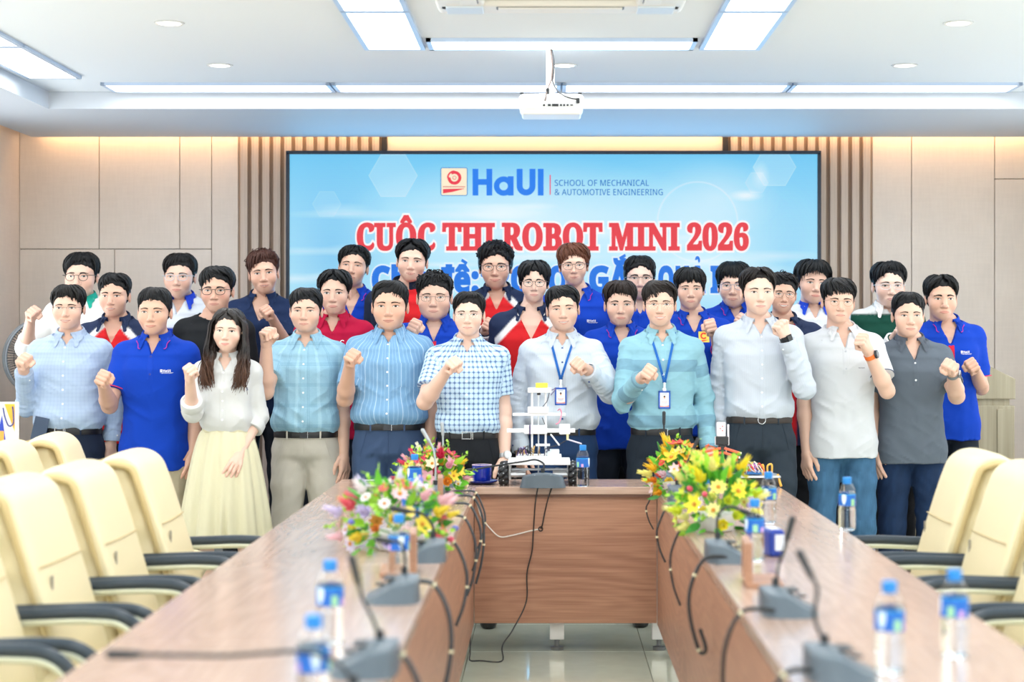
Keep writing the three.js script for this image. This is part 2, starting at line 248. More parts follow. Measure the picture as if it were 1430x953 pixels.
// round downlights
{
  const ring = lathe([[0.05, -0.004], [0.062, -0.006], [0.066, 0], [0.05, 0.001], [0.05, -0.004]], 32), lens = cyl(0.05, 0.05, 0.004, 0, -0.002, 0, 32), mLens = std(0xffffff, 0.5, { emissive: new THREE.Color(1, 0.96, 0.9), emissiveIntensity: 8 });
  for (const [x, z, label] of [[-1.668, -8.21, 'round ceiling downlight on the fan side, nearer the camera'], [-1.673, -9.5, 'round ceiling downlight on the fan side, close to the back light strip'], [0.085, -9.5, 'round ceiling downlight right above the projector'], [1.81, -8.21, 'round ceiling downlight on the lectern side, nearer the camera'], [1.82, -9.5, 'round ceiling downlight on the lectern side, close to the back light strip']]) {
    const t = thing('downlight', label, 'light', [x, Y_TRAY, z], 0, 'ceiling downlights'); mesh('trim_ring', ring, mWhite, t); mesh('lens', lens, mLens, t);
    const s = new THREE.SpotLight(0xfff2e2, 2.2, 0, 1.0, 0.7); s.name = 'downlight_lamp'; s.position.set(x, Y_TRAY - 0.012, z); s.target.position.set(x, 0, z); s.shadow.radius = 2.4; s.castShadow = true; scene.add(s, s.target);
  }
}
// ceiling cassette air conditioner
{
  const t = thing('air_conditioner', 'white ceiling cassette air conditioner between the light panels', 'air conditioner', [0.05, Y_TRAY, -7.14]);
  const m = std(0xe9e6df, 0.4), dark = std(0x3a4048, 0.5), S = 1.0, h = 0.06;
  mesh('fascia', [box(S, h, 0.2, 0, -h / 2, S / 2 - 0.1, 0.025, 3), box(S, h, 0.2, 0, -h / 2, -S / 2 + 0.1, 0.025, 3), box(0.2, h, S - 0.2, S / 2 - 0.1, -h / 2, 0, 0.02, 2), box(0.2, h, S - 0.2, -S / 2 + 0.1, -h / 2, 0, 0.02, 2)], m, t);
  mesh('intake_grille', box(0.54, 0.03, 0.54, 0, -0.03, 0, 0.01), std(0xdcd9d2, 0.5), t);
  for (let i = 0; i < 4; i++) {
    const a = i * PI / 2, g = mesh('air_outlet', box(0.52, 0.02, 0.075, 0, -h + 0.008, 0.36, 0.008), dark, t); g.rotation.y = a;
    const l = mesh('louver', box(0.5, 0.008, 0.066, 0, -h - 0.004, 0.362, 0.004), m, t); l.rotation.y = a;
    const c = mesh('corner_cover', box(0.15, 0.012, 0.15, 0.385, -h - 0.002, 0.385, 0.006), std(0xcfdbe8, 0.4), t); c.rotation.y = a;
  }
}
// projector on a ceiling pole
{
  const t = thing('projector', 'white projector hanging from the ceiling on a pole with loose cables', 'projector', PX(770, 160, 8.9)), y1 = Y_TRAY - t.position.y, m = std(0xf0f0ef, 0.35), dark = std(0x23272c, 0.5);
  mesh('housing', [box(0.305, 0.08, 0.24, 0, 0.045, 0, 0.022, 4)], m, t);
  mesh('base_cover', box(0.285, 0.03, 0.225, 0, 0.002, 0, 0.014, 3), m, t);
  mesh('lens', [rod([-0.07, 0.04, -0.14], [-0.07, 0.04, -0.10], 0.032, 20)], dark, t);
  mesh('speaker_grille', rod([-0.103, 0.05, 0.118], [-0.103, 0.05, 0.1215], 0.02, 20), std(0xdde2e6, 0.6), t);
  mesh('port_panel', box(0.15, 0.026, 0.004, 0.05, 0.037, 0.1195, 0.001, 1), std(0xd6d8da, 0.5), t);
  for (const [x, w, h] of [[-0.035, 0.01, 0.009], [-0.01, 0.014, 0.01], [0.018, 0.03, 0.012], [0.045, 0.009, 0.009], [0.06, 0.009, 0.009], [0.076, 0.009, 0.008], [0.095, 0.012, 0.005]]) mesh('port', box(w, h, 0.004, x, 0.03, 0.122), dark, t);
  mesh('power_plug', box(0.016, 0.024, 0.02, 0.125, 0.05, 0.128, 0.003), dark, t);
  for (const x of [-0.14, 0.135]) mesh('foot', box(0.018, 0.008, 0.018, x, 0.089, 0.095, 0.003), dark, t);
  mesh('mount_plate', box(0.12, 0.006, 0.09, 0, 0.092, 0, 0.002), m, t);
  mesh('pole', [box(0.026, y1 - 0.09, 0.026, -0.012, (y1 + 0.09) / 2, 0, 0.004), box(0.018, y1 * 0.55, 0.02, 0.006, y1 * 0.42, 0.012, 0.004)], m, t);
  mesh('ceiling_flange', cyl(0.045, 0.045, 0.012, -0.008, y1 - 0.006, 0), m, t);
  mesh('cable', tube([[0, y1 - 0.005, 0.02], [0.012, y1 - 0.07, 0.03], [0.006, y1 * 0.5, 0.035], [0.004, 0.16, 0.04], [0.03, 0.1, 0.09], [0.08, 0.065, 0.13], [0.125, 0.055, 0.135]], 0.0035, 6), dark, t);
  mesh('cable', tube([[-0.005, y1 - 0.005, 0.02], [0.004, y1 - 0.09, 0.034], [0, y1 * 0.5, 0.04], [-0.004, 0.15, 0.05], [-0.02, 0.1, 0.1], [-0.03, 0.05, 0.128]], 0.0035, 6), std(0x5a4a44, 0.5), t);
  mesh('plug_block', box(0.016, 0.034, 0.014, -0.018, 0.095, 0.1, 0.003), dark, t);
}
// ------------------------------------------------------------------ LED wall with the event slide
{
  const Z = 12.08, x0 = wx(403, Z), x1 = wx(1143, Z), yT = wy(214, Z), w = x1 - x0, h = 1.93;
  const W = 1480, H = Math.round(W * h / w), c = canvas(W, H), g = c.getContext('2d'), k = W / 740;   // k: canvas pixels per slide unit (740 across)
  const bg = g.createLinearGradient(0, 0, 0, H); bg.addColorStop(0, '#6cc8f4'); bg.addColorStop(0.2, '#98dcfa'); bg.addColorStop(0.45, '#b8eafc'); bg.addColorStop(0.6, '#86d2f8'); bg.addColorStop(1, '#5fb4ea'); g.fillStyle = bg; g.fillRect(0, 0, W, H);
  const r = rng(31);
  const blob = (x, y, rx, ry, col, a) => { g.save(); g.translate(x * k, y * k); g.scale(rx * k, ry * k); const q = g.createRadialGradient(0, 0, 0, 0, 0, 1); q.addColorStop(0, `rgba(${col},${a})`); q.addColorStop(1, `rgba(${col},0)`); g.fillStyle = q; g.fillRect(-1, -1, 2, 2); g.restore(); };
  blob(330, 90, 260, 90, '235,250,255', 0.75); blob(560, 120, 200, 120, '235,250,255', 0.55); blob(60, 140, 90, 160, '95,180,232', 0.55); blob(700, 150, 90, 170, '105,190,236', 0.4); blob(600, 60, 90, 60, '255,255,255', 0.35);
  for (let i = 0; i < 46; i++) blob(r() * 740, 70 + r() * 200, 30 + r() * 90, 4 + r() * 7, '245,253,255', 0.25 + r() * 0.3);
  g.strokeStyle = 'rgba(255,255,255,0.10)'; g.lineWidth = 1; for (let y = 0; y < H; y += 5) { g.beginPath(); g.moveTo(0, y); g.lineTo(W, y); g.stroke(); }
  const hex = (x, y, R, a) => { g.beginPath(); for (let i = 0; i < 6; i++) g.lineTo((x + R * Math.cos(i * PI / 3)) * k, (y + R * Math.sin(i * PI / 3)) * k); g.closePath(); g.fillStyle = `rgba(255,255,255,${a})`; g.fill(); g.strokeStyle = `rgba(255,255,255,${a * 1.4})`; g.lineWidth = 2; g.stroke(); };
  hex(145, 30, 34, 0.22); hex(680, 18, 30, 0.22); hex(655, 40, 16, 0.16); hex(52, 70, 20, 0.10);
  g.strokeStyle = 'rgba(255,255,255,0.28)'; g.lineWidth = 5; g.beginPath(); g.arc(572 * k, 95 * k, 56 * k, 0, 2 * PI); g.stroke(); blob(640, 58, 26, 9, '255,255,255', 0.8); blob(660, 30, 14, 22, '255,255,255', 0.5);
  // emblem: cream square with a red gear ring, a line of tiny print and a red wedge
  const ex = 212, ey = 19, es = 37;
  g.fillStyle = '#fff0d0'; g.strokeStyle = '#3a86c8'; g.lineWidth = 2.2; g.beginPath(); g.roundRect(ex * k, ey * k, es * k, (es + 2) * k, 2.5 * k); g.fill(); g.stroke();
  g.lineWidth = 5.2 * k * 0.8; g.strokeStyle = '#ee2f45'; g.beginPath(); g.arc((ex + 19) * k, (ey + 14) * k, 7.6 * k, -2.2, 3.2); g.stroke(); g.lineWidth = 2.2 * k; g.beginPath(); g.arc((ex + 19) * k, (ey + 14) * k, 9.2 * k, 3.1, 4.7); g.stroke();
  g.lineWidth = 0.8 * k; g.strokeStyle = '#d24a55'; g.beginPath(); g.arc((ex + 19) * k, (ey + 14) * k, 2.4 * k, 0, 2 * PI); g.stroke();
  g.fillStyle = '#c43a4a'; for (let i = 0; i < 14; i++) g.fillRect((ex + 3 + i * 2.25) * k, (ey + 26) * k, 1.5 * k, 1.3 * k);
  g.fillStyle = '#ee2f45'; g.beginPath(); g.moveTo((ex + 3) * k, (ey + 30) * k); g.lineTo((ex + 34) * k, (ey + 29.2) * k); g.lineTo((ex + 16) * k, (ey + 34) * k); g.lineTo((ex + 3) * k, (ey + 36) * k); g.closePath(); g.fill();
  // word mark drawn as heavy shapes
  g.fillStyle = g.strokeStyle = '#0a7cf0'; const by = 58, L = (a, b, w2, h2) => g.fillRect(a * k, b * k, w2 * k, h2 * k);
  L(256.5, by - 37.5, 8, 37.5); L(276, by - 37.5, 8, 37.5); L(260, by - 23, 20, 8);
  g.lineWidth = 7.6 * k; g.beginPath(); g.arc(300.5, 0, 1, 0, 1); g.beginPath(); g.arc(300 * k, (by - 13.2) * k, 9.8 * k, 0, 2 * PI); g.stroke(); L(306, by - 27, 8, 27);
  g.lineWidth = 8.2 * k; g.beginPath(); g.moveTo(322.5 * k, (by - 37.5) * k); g.lineTo(322.5 * k, (by - 14) * k); g.arc(331.5 * k, (by - 13.2) * k, 9 * k, PI, 0, true); g.lineTo(340.5 * k, (by - 37.5) * k); g.stroke(); L(348, by - 37.5, 8, 37.5);
  g.fillStyle = '#ef5a78'; L(364.5, 29, 1.6, 28);
  const text = (s, x, y, px, font, fill, width, outline, lw) => { g.save(); g.font = `${font.startsWith('bold') ? 'bold ' : ''}${px * k}px ${font.replace('bold ', '')}`; const m = g.measureText(s).width; g.translate(x * k, y * k); g.scale(width * k / m, 1); g.lineJoin = 'round'; if (outline) { g.lineWidth = lw * k; g.strokeStyle = outline; g.strokeText(s, 0, 0); } g.fillStyle = fill; g.fillText(s, 0, 0); if (font.startsWith('bold')) { g.lineWidth = 0.9 * k; g.strokeStyle = fill; g.strokeText(s, 0, 0); } g.restore(); };
  text('SCHOOL OF MECHANICAL', 371, 44.5, 12.2, 'sans-serif', '#1767b8', 133); text('& AUTOMOTIVE ENGINEERING', 371, 57.5, 12.2, 'sans-serif', '#1767b8', 153);
  // letters with marks that the fonts lack: the base letter, then its mark as a stroke
  const BASE = { 'Ộ': ['Ô', 'dot'], 'ủ': ['u', 'hook'], 'ề': ['ê', 'grave'], 'Ắ': ['Ă', 'acute'], 'Ả': ['A', 'hookTop'] };
  const marked = (str, x, y, px, font, fill, width, outline, lw, bold) => {
    const base = [...str].map((ch) => BASE[ch]?.[0] ?? ch).join(''); g.save(); g.font = `bold ${px * k}px ${font}`; const m = g.measureText(base).width; g.translate(x * k, y * k); g.scale(width * k / m, 1); g.lineJoin = 'miter'; g.miterLimit = 2;
    const marks = [...str].flatMap((ch, n) => BASE[ch] ? [[BASE[ch][1], g.measureText(base.slice(0, n)).width + g.measureText(base[n]).width / 2]] : []), P = px * k;
    const drawMarks = (style, w2) => { for (const [kind, cx] of marks) { g.strokeStyle = style; g.lineWidth = P * 0.09 + w2; g.lineCap = 'butt'; g.beginPath(); if (kind === 'dot') { g.fillStyle = style; g.fillRect(cx - P * 0.06 - w2 / 2, P * 0.08 - w2 / 2, P * 0.12 + w2, P * 0.12 + w2); } else if (kind === 'grave') { g.moveTo(cx - P * 0.02, -P * 0.92); g.lineTo(cx + P * 0.16, -P * 0.82); } else if (kind === 'acute') { g.moveTo(cx + P * 0.0, -P * 0.96); g.lineTo(cx + P * 0.2, -P * 1.06); } else { const t0 = kind === 'hookTop' ? -P * 0.86 : -P * 0.62; g.arc(cx, t0 - P * 0.06, P * 0.07, PI, 0.3 * PI); } g.stroke(); } };
    g.strokeStyle = outline; g.lineWidth = lw * k + bold * k; g.strokeText(base, 0, 0); drawMarks(outline, lw * k); g.fillStyle = g.strokeStyle = fill; g.lineWidth = bold * k; g.strokeText(base, 0, 0); g.fillText(base, 0, 0); drawMarks(fill, 0); g.restore();
  };
  marked('CUỘC THI ROBOT MINI 2026', 93, 134, 50, 'serif', '#e8303c', 551, '#ffffff', 5, 3.6);
  marked('Chủ đề:', 114, 194, 49, 'sans-serif', '#0874e4', 152, '#e9f8ff', 4, 3.6); marked('“ROBOT', 269, 194, 49, 'sans-serif', '#0874e4', 142, '#e9f8ff', 4, 3.6); marked('GẮP', 419, 194, 49, 'sans-serif', '#0874e4', 82, '#e9f8ff', 4, 3.6); marked('QUẢ I”', 516, 194, 49, 'sans-serif', '#0874e4', 100, '#e9f8ff', 4, 3.6);
  const tex = canvasTex(c), t = thing('led_screen', 'large LED wall with blue slide and red event title behind the group', 'screen', [(x0 + x1) / 2, yT - h / 2, -Z]);
  const fr = 0.012, dark = std(0x0b1f33, 0.4);
  mesh('frame', [box(w + 0.03, 0.022, 0.1, 0, h / 2 + 0.003, -0.03), box(w + 0.03, 0.022, 0.1, 0, -h / 2 - 0.003, -0.03), box(0.022, h, 0.1, -w / 2 - 0.004, 0, -0.03), box(0.022, h, 0.1, w / 2 + 0.004, 0, -0.03)], dark, t);
  mesh('back_panel', box(w, h, 0.05, 0, 0, -0.05), dark, t);
  const p = new THREE.PlaneGeometry(w - 0.016, h - 0.016); p.translate(0, 0, 0.005);
  mesh('screen_face', p, std(0x05080c, 0.5, { emissive: 0xffffff, emissiveMap: tex, emissiveIntensity: 1.3 }), t);
}
// ------------------------------------------------------------------ conference tables in a U
const TABLE_Y = 0.755;
function noiseW(x, y, nx, ny, seed) { const i = Math.floor(x), j = Math.floor(y); let u = x - i, v = y - j; u = u * u * (3 - 2 * u); v = v * v * (3 - 2 * v); const L = (a, b) => lat(((a % nx) + nx) % nx, ((b % ny) + ny) % ny, seed); return lerp(lerp(L(i, j), L(i + 1, j), u), lerp(L(i, j + 1), L(i + 1, j + 1), u), v); }
const woodTex = (seed, base, dark, s) => dataTex(512, 512, (u, v) => {
  const w = noiseW(u * 3, v * 6, 3, 6, seed) * 0.9 + noiseW(u * 2, v * 20, 2, 20, seed + 3) * 0.35, g = 0.5 + 0.5 * Math.sin((v * 34 + w * 5) * 2 * PI * 0.5), f = noiseW(u * 8, v * 190, 8, 190, seed + 9) * 0.5 + noiseW(u * 18, v * 256, 18, 256, seed + 5) * 0.35, k = clamp(0.25 + 0.38 * g * (0.6 + 0.4 * noiseW(u * 2, v * 5, 2, 5, seed + 1)) + 0.34 * f + noiseW(u * 2, v * 3, 2, 3, seed + 12) * 0.16, 0, 1);
  return [lerp(base[0], dark[0], k), lerp(base[1], dark[1], k), lerp(base[2], dark[2], k)];
}, true, s);
const mTop = phys(0xffffff, 0.24, { map: woodTex(2, [200, 172, 155], [164, 134, 117], [1.4, 0.9]), clearcoat: 0.35, clearcoatRoughness: 0.12 });
const topSide = woodTex(2, [200, 172, 155], [164, 134, 117], [1.4, 0.9]); topSide.rotation = PI / 2;
const mTopAlong = phys(0xffffff, 0.24, { map: topSide, clearcoat: 0.35, clearcoatRoughness: 0.12 });
const mPanelWood = phys(0xffffff, 0.38, { map: woodTex(7, [196, 150, 122], [146, 100, 78], [1.6, 1.0]) });
const mPanelWood2 = phys(0xffffff, 0.38, { map: woodTex(21, [192, 148, 122], [146, 102, 82], [1.5, 0.9]) });
const mLeg = std(0xe4e6e6, 0.35), mFoot = std(0x777a7d, 0.4, { metalness: 0.6 });
const XI_L = -0.325, XO_L = -0.985, XI_R = 0.487, XO_R = 1.055, ZB = -8.46, ZB2 = -8.92, Z_NEAR = -2.3;
{
  const t = thing('conference_table', 'walnut conference table joining the two long tables, with a wide front panel', 'table', [0, 0, 0]);
  mesh('tabletop', [box(XO_R - XO_L, 0.034, ZB - ZB2, (XO_L + XO_R) / 2, TABLE_Y - 0.017, (ZB + ZB2) / 2, 0.003, 2)], mTop, t);
  mesh('tabletop_edge', box(XI_R - XI_L - 0.004, 0.012, 0.03, (XI_L + XI_R) / 2, TABLE_Y - 0.040, ZB - 0.02), std(0x6b4a3c, 0.5), t);
  mesh('front_panel', box(XI_R - XI_L + 0.02, 0.58, 0.02, (XI_L + XI_R) / 2, 0.422, ZB - 0.035, 0.002, 1), mPanelWood, t);
  const hole = mesh('cable_grommet', new THREE.TorusGeometry(0.009, 0.003, 8, 20).translate(-0.0, 0.5, 0), std(0x15161a, 0.5), t); hole.position.set((755 - CX) * 8.49 / FPX, EYE - (739 - CY) * 8.49 / FPX - 0.5, ZB - 0.024);
  for (const x of [0.042, 0.51, -0.9, 1.0]) { const l = mesh('leg', box(0.066, 0.66, 0.05, x, 0.38, ZB - 0.09, 0.004, 2), mLeg, t); mesh('foot', [cyl(0.028, 0.03, 0.016, x, 0.008, ZB - 0.09), cyl(0.012, 0.012, 0.04, x, 0.03, ZB - 0.09)], mFoot, l); }
}
for (const [sg, xi, xo] of [[-1, XI_L, XO_L], [1, XI_R, XO_R]]) {
  const t = thing('conference_table', sg < 0 ? 'long walnut table on the fan side, running from the cross table towards the camera' : 'long walnut table on the lectern side, running from the cross table towards the camera', 'table', [0, 0, 0]);
  const z0 = ZB + 0.004, seams = [z0, z0 + 1.42, z0 + 2.84, z0 + 4.26, -Z_NEAR * -1 + 0.1];
  for (let i = 0; i < 4; i++) { const a = seams[i], b = Math.max(seams[i + 1], a + 0.3), l = b - a - 0.0015; mesh('tabletop', box(Math.abs(xo - xi), 0.034, l, (xi + xo) / 2, TABLE_Y - 0.017, a + l / 2, 0.003, 2), mTopAlong, t); }
  const px = xi + sg * 0.022;
  for (let i = 0; i < 4; i++) { const a = seams[i] - (i ? 0 : 0.03), b = Math.max(seams[i + 1], a + 0.3); mesh('side_panel', box(0.02, 0.60, b - a - 0.003, px, 0.425, (a + b) / 2, 0.002, 1), mPanelWood2, t); }
  mesh('tabletop_edge', box(0.024, 0.012, 6.2, xi + sg * 0.02, TABLE_Y - 0.040, z0 + 3.12), std(0x6b4a3c, 0.5), t);
  for (let i = 0; i < 5; i++) for (const x of [xi + sg * 0.09, xo - sg * 0.08]) { const z = seams[0] + 0.12 + i * 1.42; if (z > Z_NEAR) continue; const l = mesh('leg', box(0.05, 0.68, 0.066, x, 0.38, z, 0.004, 2), mLeg, t); mesh('foot', [cyl(0.028, 0.03, 0.016, x, 0.008, z), cyl(0.012, 0.012, 0.04, x, 0.03, z)], mFoot, l); }
}
// ------------------------------------------------------------------ cream leather conference chairs (seat looks along +x before turning)
const leatherBump = dataTex(256, 256, (u, v) => { const n = 128 + noiseT(u * 60, v * 60, 60) * 40 + noiseT(u * 120, v * 120, 120, 3) * 30 + noiseT(u * 9, v * 9, 9, 5) * 30; return [n, n, n]; }, false, [0.3, 0.3]);
const mLeather = phys(0xeadcb4, 0.42, { bumpMap: leatherBump, bumpScale: 0.0006, clearcoat: 0.08, clearcoatRoughness: 0.4 });
const mPipe = std(0xd3bd8a, 0.5), mArm = phys(0x2e3b48, 0.34), mArmFrame = std(0xd9dcc9, 0.3, { metalness: 0.35 }), mChrome = std(0xc4c8cc, 0.2, { metalness: 0.9 });
// a slab bent along its length: centre line (x, y), thickness and width by position along it, soft edges all round
function bentPad(line, thick, width, puff = 0.3, nu = 40, nv = 44) {
  const c = new THREE.CatmullRomCurve3(line.map(([x, y]) => V(x, y, 0)), false, 'centripetal');
  return sheet(nu, nv, (u, v) => {
    const q = clamp(u, 0.0, 1), e = 0.10, len = c.getPointAt(q), T = c.getTangentAt(q), N = V(T.y, -T.x, 0), A = v * 2 * PI, endK = Math.sqrt(clamp(1 - Math.pow(Math.max(0, 1 - q / e), 2.2), 0, 1) * clamp(1 - Math.pow(Math.max(0, 1 - (1 - q) / e), 2.2), 0, 1)) || 0.02;
    const cs = Math.cos(A), sn = Math.sin(A), th = thick(q) * (0.25 + 0.75 * endK), w = width(q) * (0.88 + 0.12 * endK), px = Math.sign(cs) * Math.pow(Math.abs(cs), 0.5) * th / 2 * (1 + (cs > 0 ? puff * (1 - sn * sn) * 0.4 : 0)), pz = Math.sign(sn) * Math.pow(Math.abs(sn), 0.42) * w / 2, p = len.clone().addScaledVector(N, px);
    return [p.x, p.y, pz, q * 0.7, A * 0.1];
  });
}
const endCap = (g) => g;
function makeChair() {
  const t = new THREE.Group();
  // the shell: back that leans away, rolling over at the top
  const Y = (y) => 0.47 + (y - 0.47) * 0.92, spine = [[0.0, 0.40], [-0.02, 0.52], [-0.068, 0.70], [-0.118, 0.87], [-0.150, 0.975], [-0.160, 1.032]].map(([x, y]) => [x - 0.012, Y(y)]);
  mesh('backrest', bentPad(spine, (q) => 0.128 - 0.018 * Math.cos(q * PI * 2), (q) => lerp(0.46, 0.435, q) + 0.008 * Math.sin(q * 34), 0.2), mLeather, t);
  mesh('back_shell', bentPad(spine.map(([x, y]) => [x - 0.072, y + 0.01]), () => 0.026, (q) => lerp(0.45, 0.42, q), 0.1), mPipe, t);
  // hood: thin padded cover down the front, over the top and a hand's breadth down behind
  const hood = [[0.075, 0.46], [0.042, 0.56], [-0.004, 0.72], [-0.050, 0.88], [-0.076, 0.965], [-0.096, 1.015], [-0.13, 1.043], [-0.175, 1.048], [-0.218, 1.025], [-0.238, 0.98], [-0.242, 0.93], [-0.238, 0.87]].map(([x, y]) => [x, Y(y)]);
  const h = mesh('headrest_cover', bentPad(hood, (q) => q < 0.5 ? 0.040 : lerp(0.040, 0.028, (q - 0.5) * 2), (q) => 0.475 + 0.03 * Math.sin(clamp(q * 1.2, 0, 1) * PI), 0.6, 72, 44), mLeather, t);
  const fx = (y) => { for (let k = 1; k < 6; k++) if (hood[k][1] >= y) { const a = hood[k - 1], b = hood[k]; return lerp(a[0], b[0], (y - a[1]) / (b[1] - a[1])); } return hood[5][0]; };
  mesh('seam', tube([-0.22, -0.12, 0, 0.12, 0.22].map((z) => [fx(0.775) + 0.0305 - 0.10 * z * z, 0.775, z]), 0.0026, 6), mPipe, h);
  for (const s of [-1, 1]) { const e = hood.slice(0, 11).map(([x, y], k) => [x - 0.012, y - (k > 5 ? 0.012 : 0), s * (0.232 + 0.012 * Math.sin(clamp(k / 9, 0, 1) * PI))]); mesh('side_fold', tube(e, 0.0125, 10, 60), mPipe, h); }
  mesh('stitched_tag', box(0.005, 0.05, 0.013, fx(0.72) + 0.027, 0.72, 0.17, 0.001, 1).rotateZ(0), std(0x948e82, 0.6), h);
  mesh('seat', bentPad([[-0.02, 0.43], [0.12, 0.435], [0.30, 0.445], [0.44, 0.44], [0.485, 0.405]], () => 0.105, (q) => lerp(0.46, 0.50, q), 0.3), mLeather, t);
  for (const s of [-1, 1]) {
    const z = s * 0.265, path = [[-0.085, 0.655, z], [0.05, 0.66, z], [0.22, 0.664, z], [0.30, 0.655, z], [0.35, 0.62, z], [0.375, 0.56, z], [0.378, 0.48, z]];
    const a = mesh('armrest', tube(path, 0.0175, 12, 60), mArm, t);
    mesh('arm_frame', tube([...path.map(([x, y, zz]) => [x - 0.004, y - 0.022, zz]), [0.36, 0.30, z], [0.30, 0.06, z], [0.26, 0.022, z], [0.1, 0.014, z], [-0.18, 0.014, z]], 0.0115, 10, 90), mArmFrame, a);
    mesh('arm_cap', new THREE.SphereGeometry(0.0178, 14, 10).translate(-0.085, 0.655, z), mArm, a);
  }
  mesh('crossbar', [rod([0.02, 0.385, -0.265], [0.02, 0.385, 0.265], 0.012), rod([0.33, 0.37, -0.265], [0.33, 0.37, 0.265], 0.012), rod([-0.17, 0.014, -0.265], [-0.17, 0.014, 0.265], 0.0115)], mChrome, t);
  return t;
}
const chair0 = makeChair();
const chairAt = (x, z, turn, label, group) => { const c = chair0.clone(); c.name = numbered('conference_chair'); tag(c, label, 'chair', group); c.position.set(x, 0, z); c.rotation.y = turn; scene.add(c); return c; };
const chairZ = [6.85, 6.21, 5.60, 4.98, 4.36, 3.74];
['first', 'second', 'third', 'fourth', 'fifth', 'sixth'].forEach((o, i) => {
  chairAt(-1.375 - 0.042 * i, -chairZ[i], [0.03, 0, -0.02, 0.02, 0, 0][i], `cream leather chair at the table by the woman, ${o} from the standing group`, 'chairs at the table on the fan side');
  chairAt(1.435 + 0.03 * i, -chairZ[i], PI + [-0.02, 0.02, 0, 0.03, 0, 0][i], `cream leather chair at the table by the jeans, ${o} from the standing group`, 'chairs at the table on the lectern side');
});
[8.05, 7.45, 6.85].forEach((z, i) => chairAt(-1.98 - 0.03 * i, -z, 0.10 - 0.02 * i, `cream leather chair in the outer row behind, ${ordinal[i]} from the standing group`, 'chairs in the outer row'));
// ------------------------------------------------------------------ heads: field, features, hair, glasses (head units: metres, eyes at y = 0, face towards +z)
function headField(h) {
  const w = h.w, j = h.jaw, ft = h.fat, ch = h.chin;
  const F = [
    [ell(0, 0.030, -0.014, 0.0735 * w, 0.085, 0.095), 0], [ell(0, -0.018, 0.027, 0.067 * w, 0.078, 0.0605), 0.022], [ell(0, -0.058, 0.014, (0.0555 + 0.007 * ft) * j, 0.050 + 0.002 * ft, 0.064), 0.022],
    [ell(0, -0.090 - ch, 0.054, 0.026 * j, 0.022, 0.026 + 0.003 * ft), 0.026],
    [ell(0.041 * w, -0.030, 0.050, 0.026 + 0.005 * ft, 0.027, 0.026 + 0.003 * ft), 0.02], [ell(-0.041 * w, -0.030, 0.050, 0.026 + 0.005 * ft, 0.027, 0.026 + 0.003 * ft), 0.02],
    [ell(0, 0.020, 0.062, 0.052 * w, 0.012, 0.024), 0.018],
    [cone([0, -0.055, -0.032], [0, -0.20, -0.052], 0.050 * h.neck, 0.056 * h.neck), 0.026],
  ];
  const nose = cone([0, 0.006, 0.0800], [0, -0.036, 0.0985], 0.0075, 0.0115 * h.nose), al = ell(0.0125 * h.nose, -0.041, 0.0895, 0.0085, 0.0075, 0.0095), ar = ell(-0.0125 * h.nose, -0.041, 0.0895, 0.0085, 0.0075, 0.0095), tip = ell(0, -0.037, 0.0985, 0.0105 * h.nose, 0.0085, 0.0095);
  const mz = 0.0835, mouth = ell(0, -0.069, 0.068, 0.029, 0.019, 0.0215);
  const sl = ell(0.0315 * w, 0.001, 0.1015, 0.0185, 0.0115, 0.0125), sr = ell(-0.0315 * w, 0.001, 0.1015, 0.0185, 0.0115, 0.0125);
  const earL = ell(0.0775 * w, -0.006, -0.013, 0.0085, 0.030, 0.018), earR = ell(-0.0775 * w, -0.006, -0.013, 0.0085, 0.030, 0.018), conL = ell(0.090 * w, -0.002, -0.006, 0.011, 0.019, 0.010), conR = ell(-0.090 * w, -0.002, -0.006, 0.011, 0.019, 0.010);
  return (x, y, z) => {
    let d = F[0][0](x, y, z);
    for (let i = 1; i < F.length; i++) d = smin(d, F[i][0](x, y, z), F[i][1]);
    if (d < 0.06 && z > 0.04) {
      d = smax(d, -sl(x, y, z), 0.012); d = smax(d, -sr(x, y, z), 0.012);
      d = smin(d, mouth(x, y, z), 0.014);
      d = smin(d, nose(x, y, z), 0.012); d = smin(d, tip(x, y, z), 0.006); d = smin(d, al(x, y, z), 0.005); d = smin(d, ar(x, y, z), 0.005);
    }
    if (Math.abs(x) > 0.055 && d < 0.08) { d = smin(d, smax(earL(x, y, z), -conL(x, y, z), 0.004), 0.006); d = smin(d, smax(earR(x, y, z), -conR(x, y, z), 0.004), 0.006); }
    return d;
  };
}
const HX = spans(-0.1, 0.006, -0.058, 0.0034, 0.058, 0.006, 0.1), HY = spans(-0.165, 0.007, -0.118, 0.0032, 0.034, 0.0075, 0.122), HZ = spans(-0.122, 0.008, 0.03, 0.0042, 0.118);
const SKIN = [[0.755, 0.48, 0.365], [0.70, 0.42, 0.305], [0.80, 0.54, 0.43], [0.62, 0.36, 0.25]];
function skinColor(tone) { return typeof tone === 'number' ? SKIN[tone] : tone; }
function headGeo(h, f) {
  const s = skinColor(h.tone), w = h.w;
  return nets(f, HX, HY, HZ, { color: (x, y, z) => {
    const n = noise3(x * 60, y * 60, z * 60) * 0.02;
    let r = s[0] * (1 + n), g = s[1] * (1 + n), b = s[2] * (1 + n);
    const flush = Math.exp(-(((Math.abs(x) - 0.042 * w) / 0.02) ** 2 + ((y + 0.03) / 0.018) ** 2)) * (z > 0.03 ? 1 : 0) * (h.flush ?? 0.5) + Math.exp(-((x / 0.012) ** 2 + ((y + 0.037) / 0.01) ** 2)) * (z > 0.08 ? 0.35 : 0) + (Math.abs(x) > 0.076 * w ? 0.4 : 0);
    g *= 1 - 0.16 * flush; b *= 1 - 0.15 * flush;
    return [r, g, b];
  } });
}
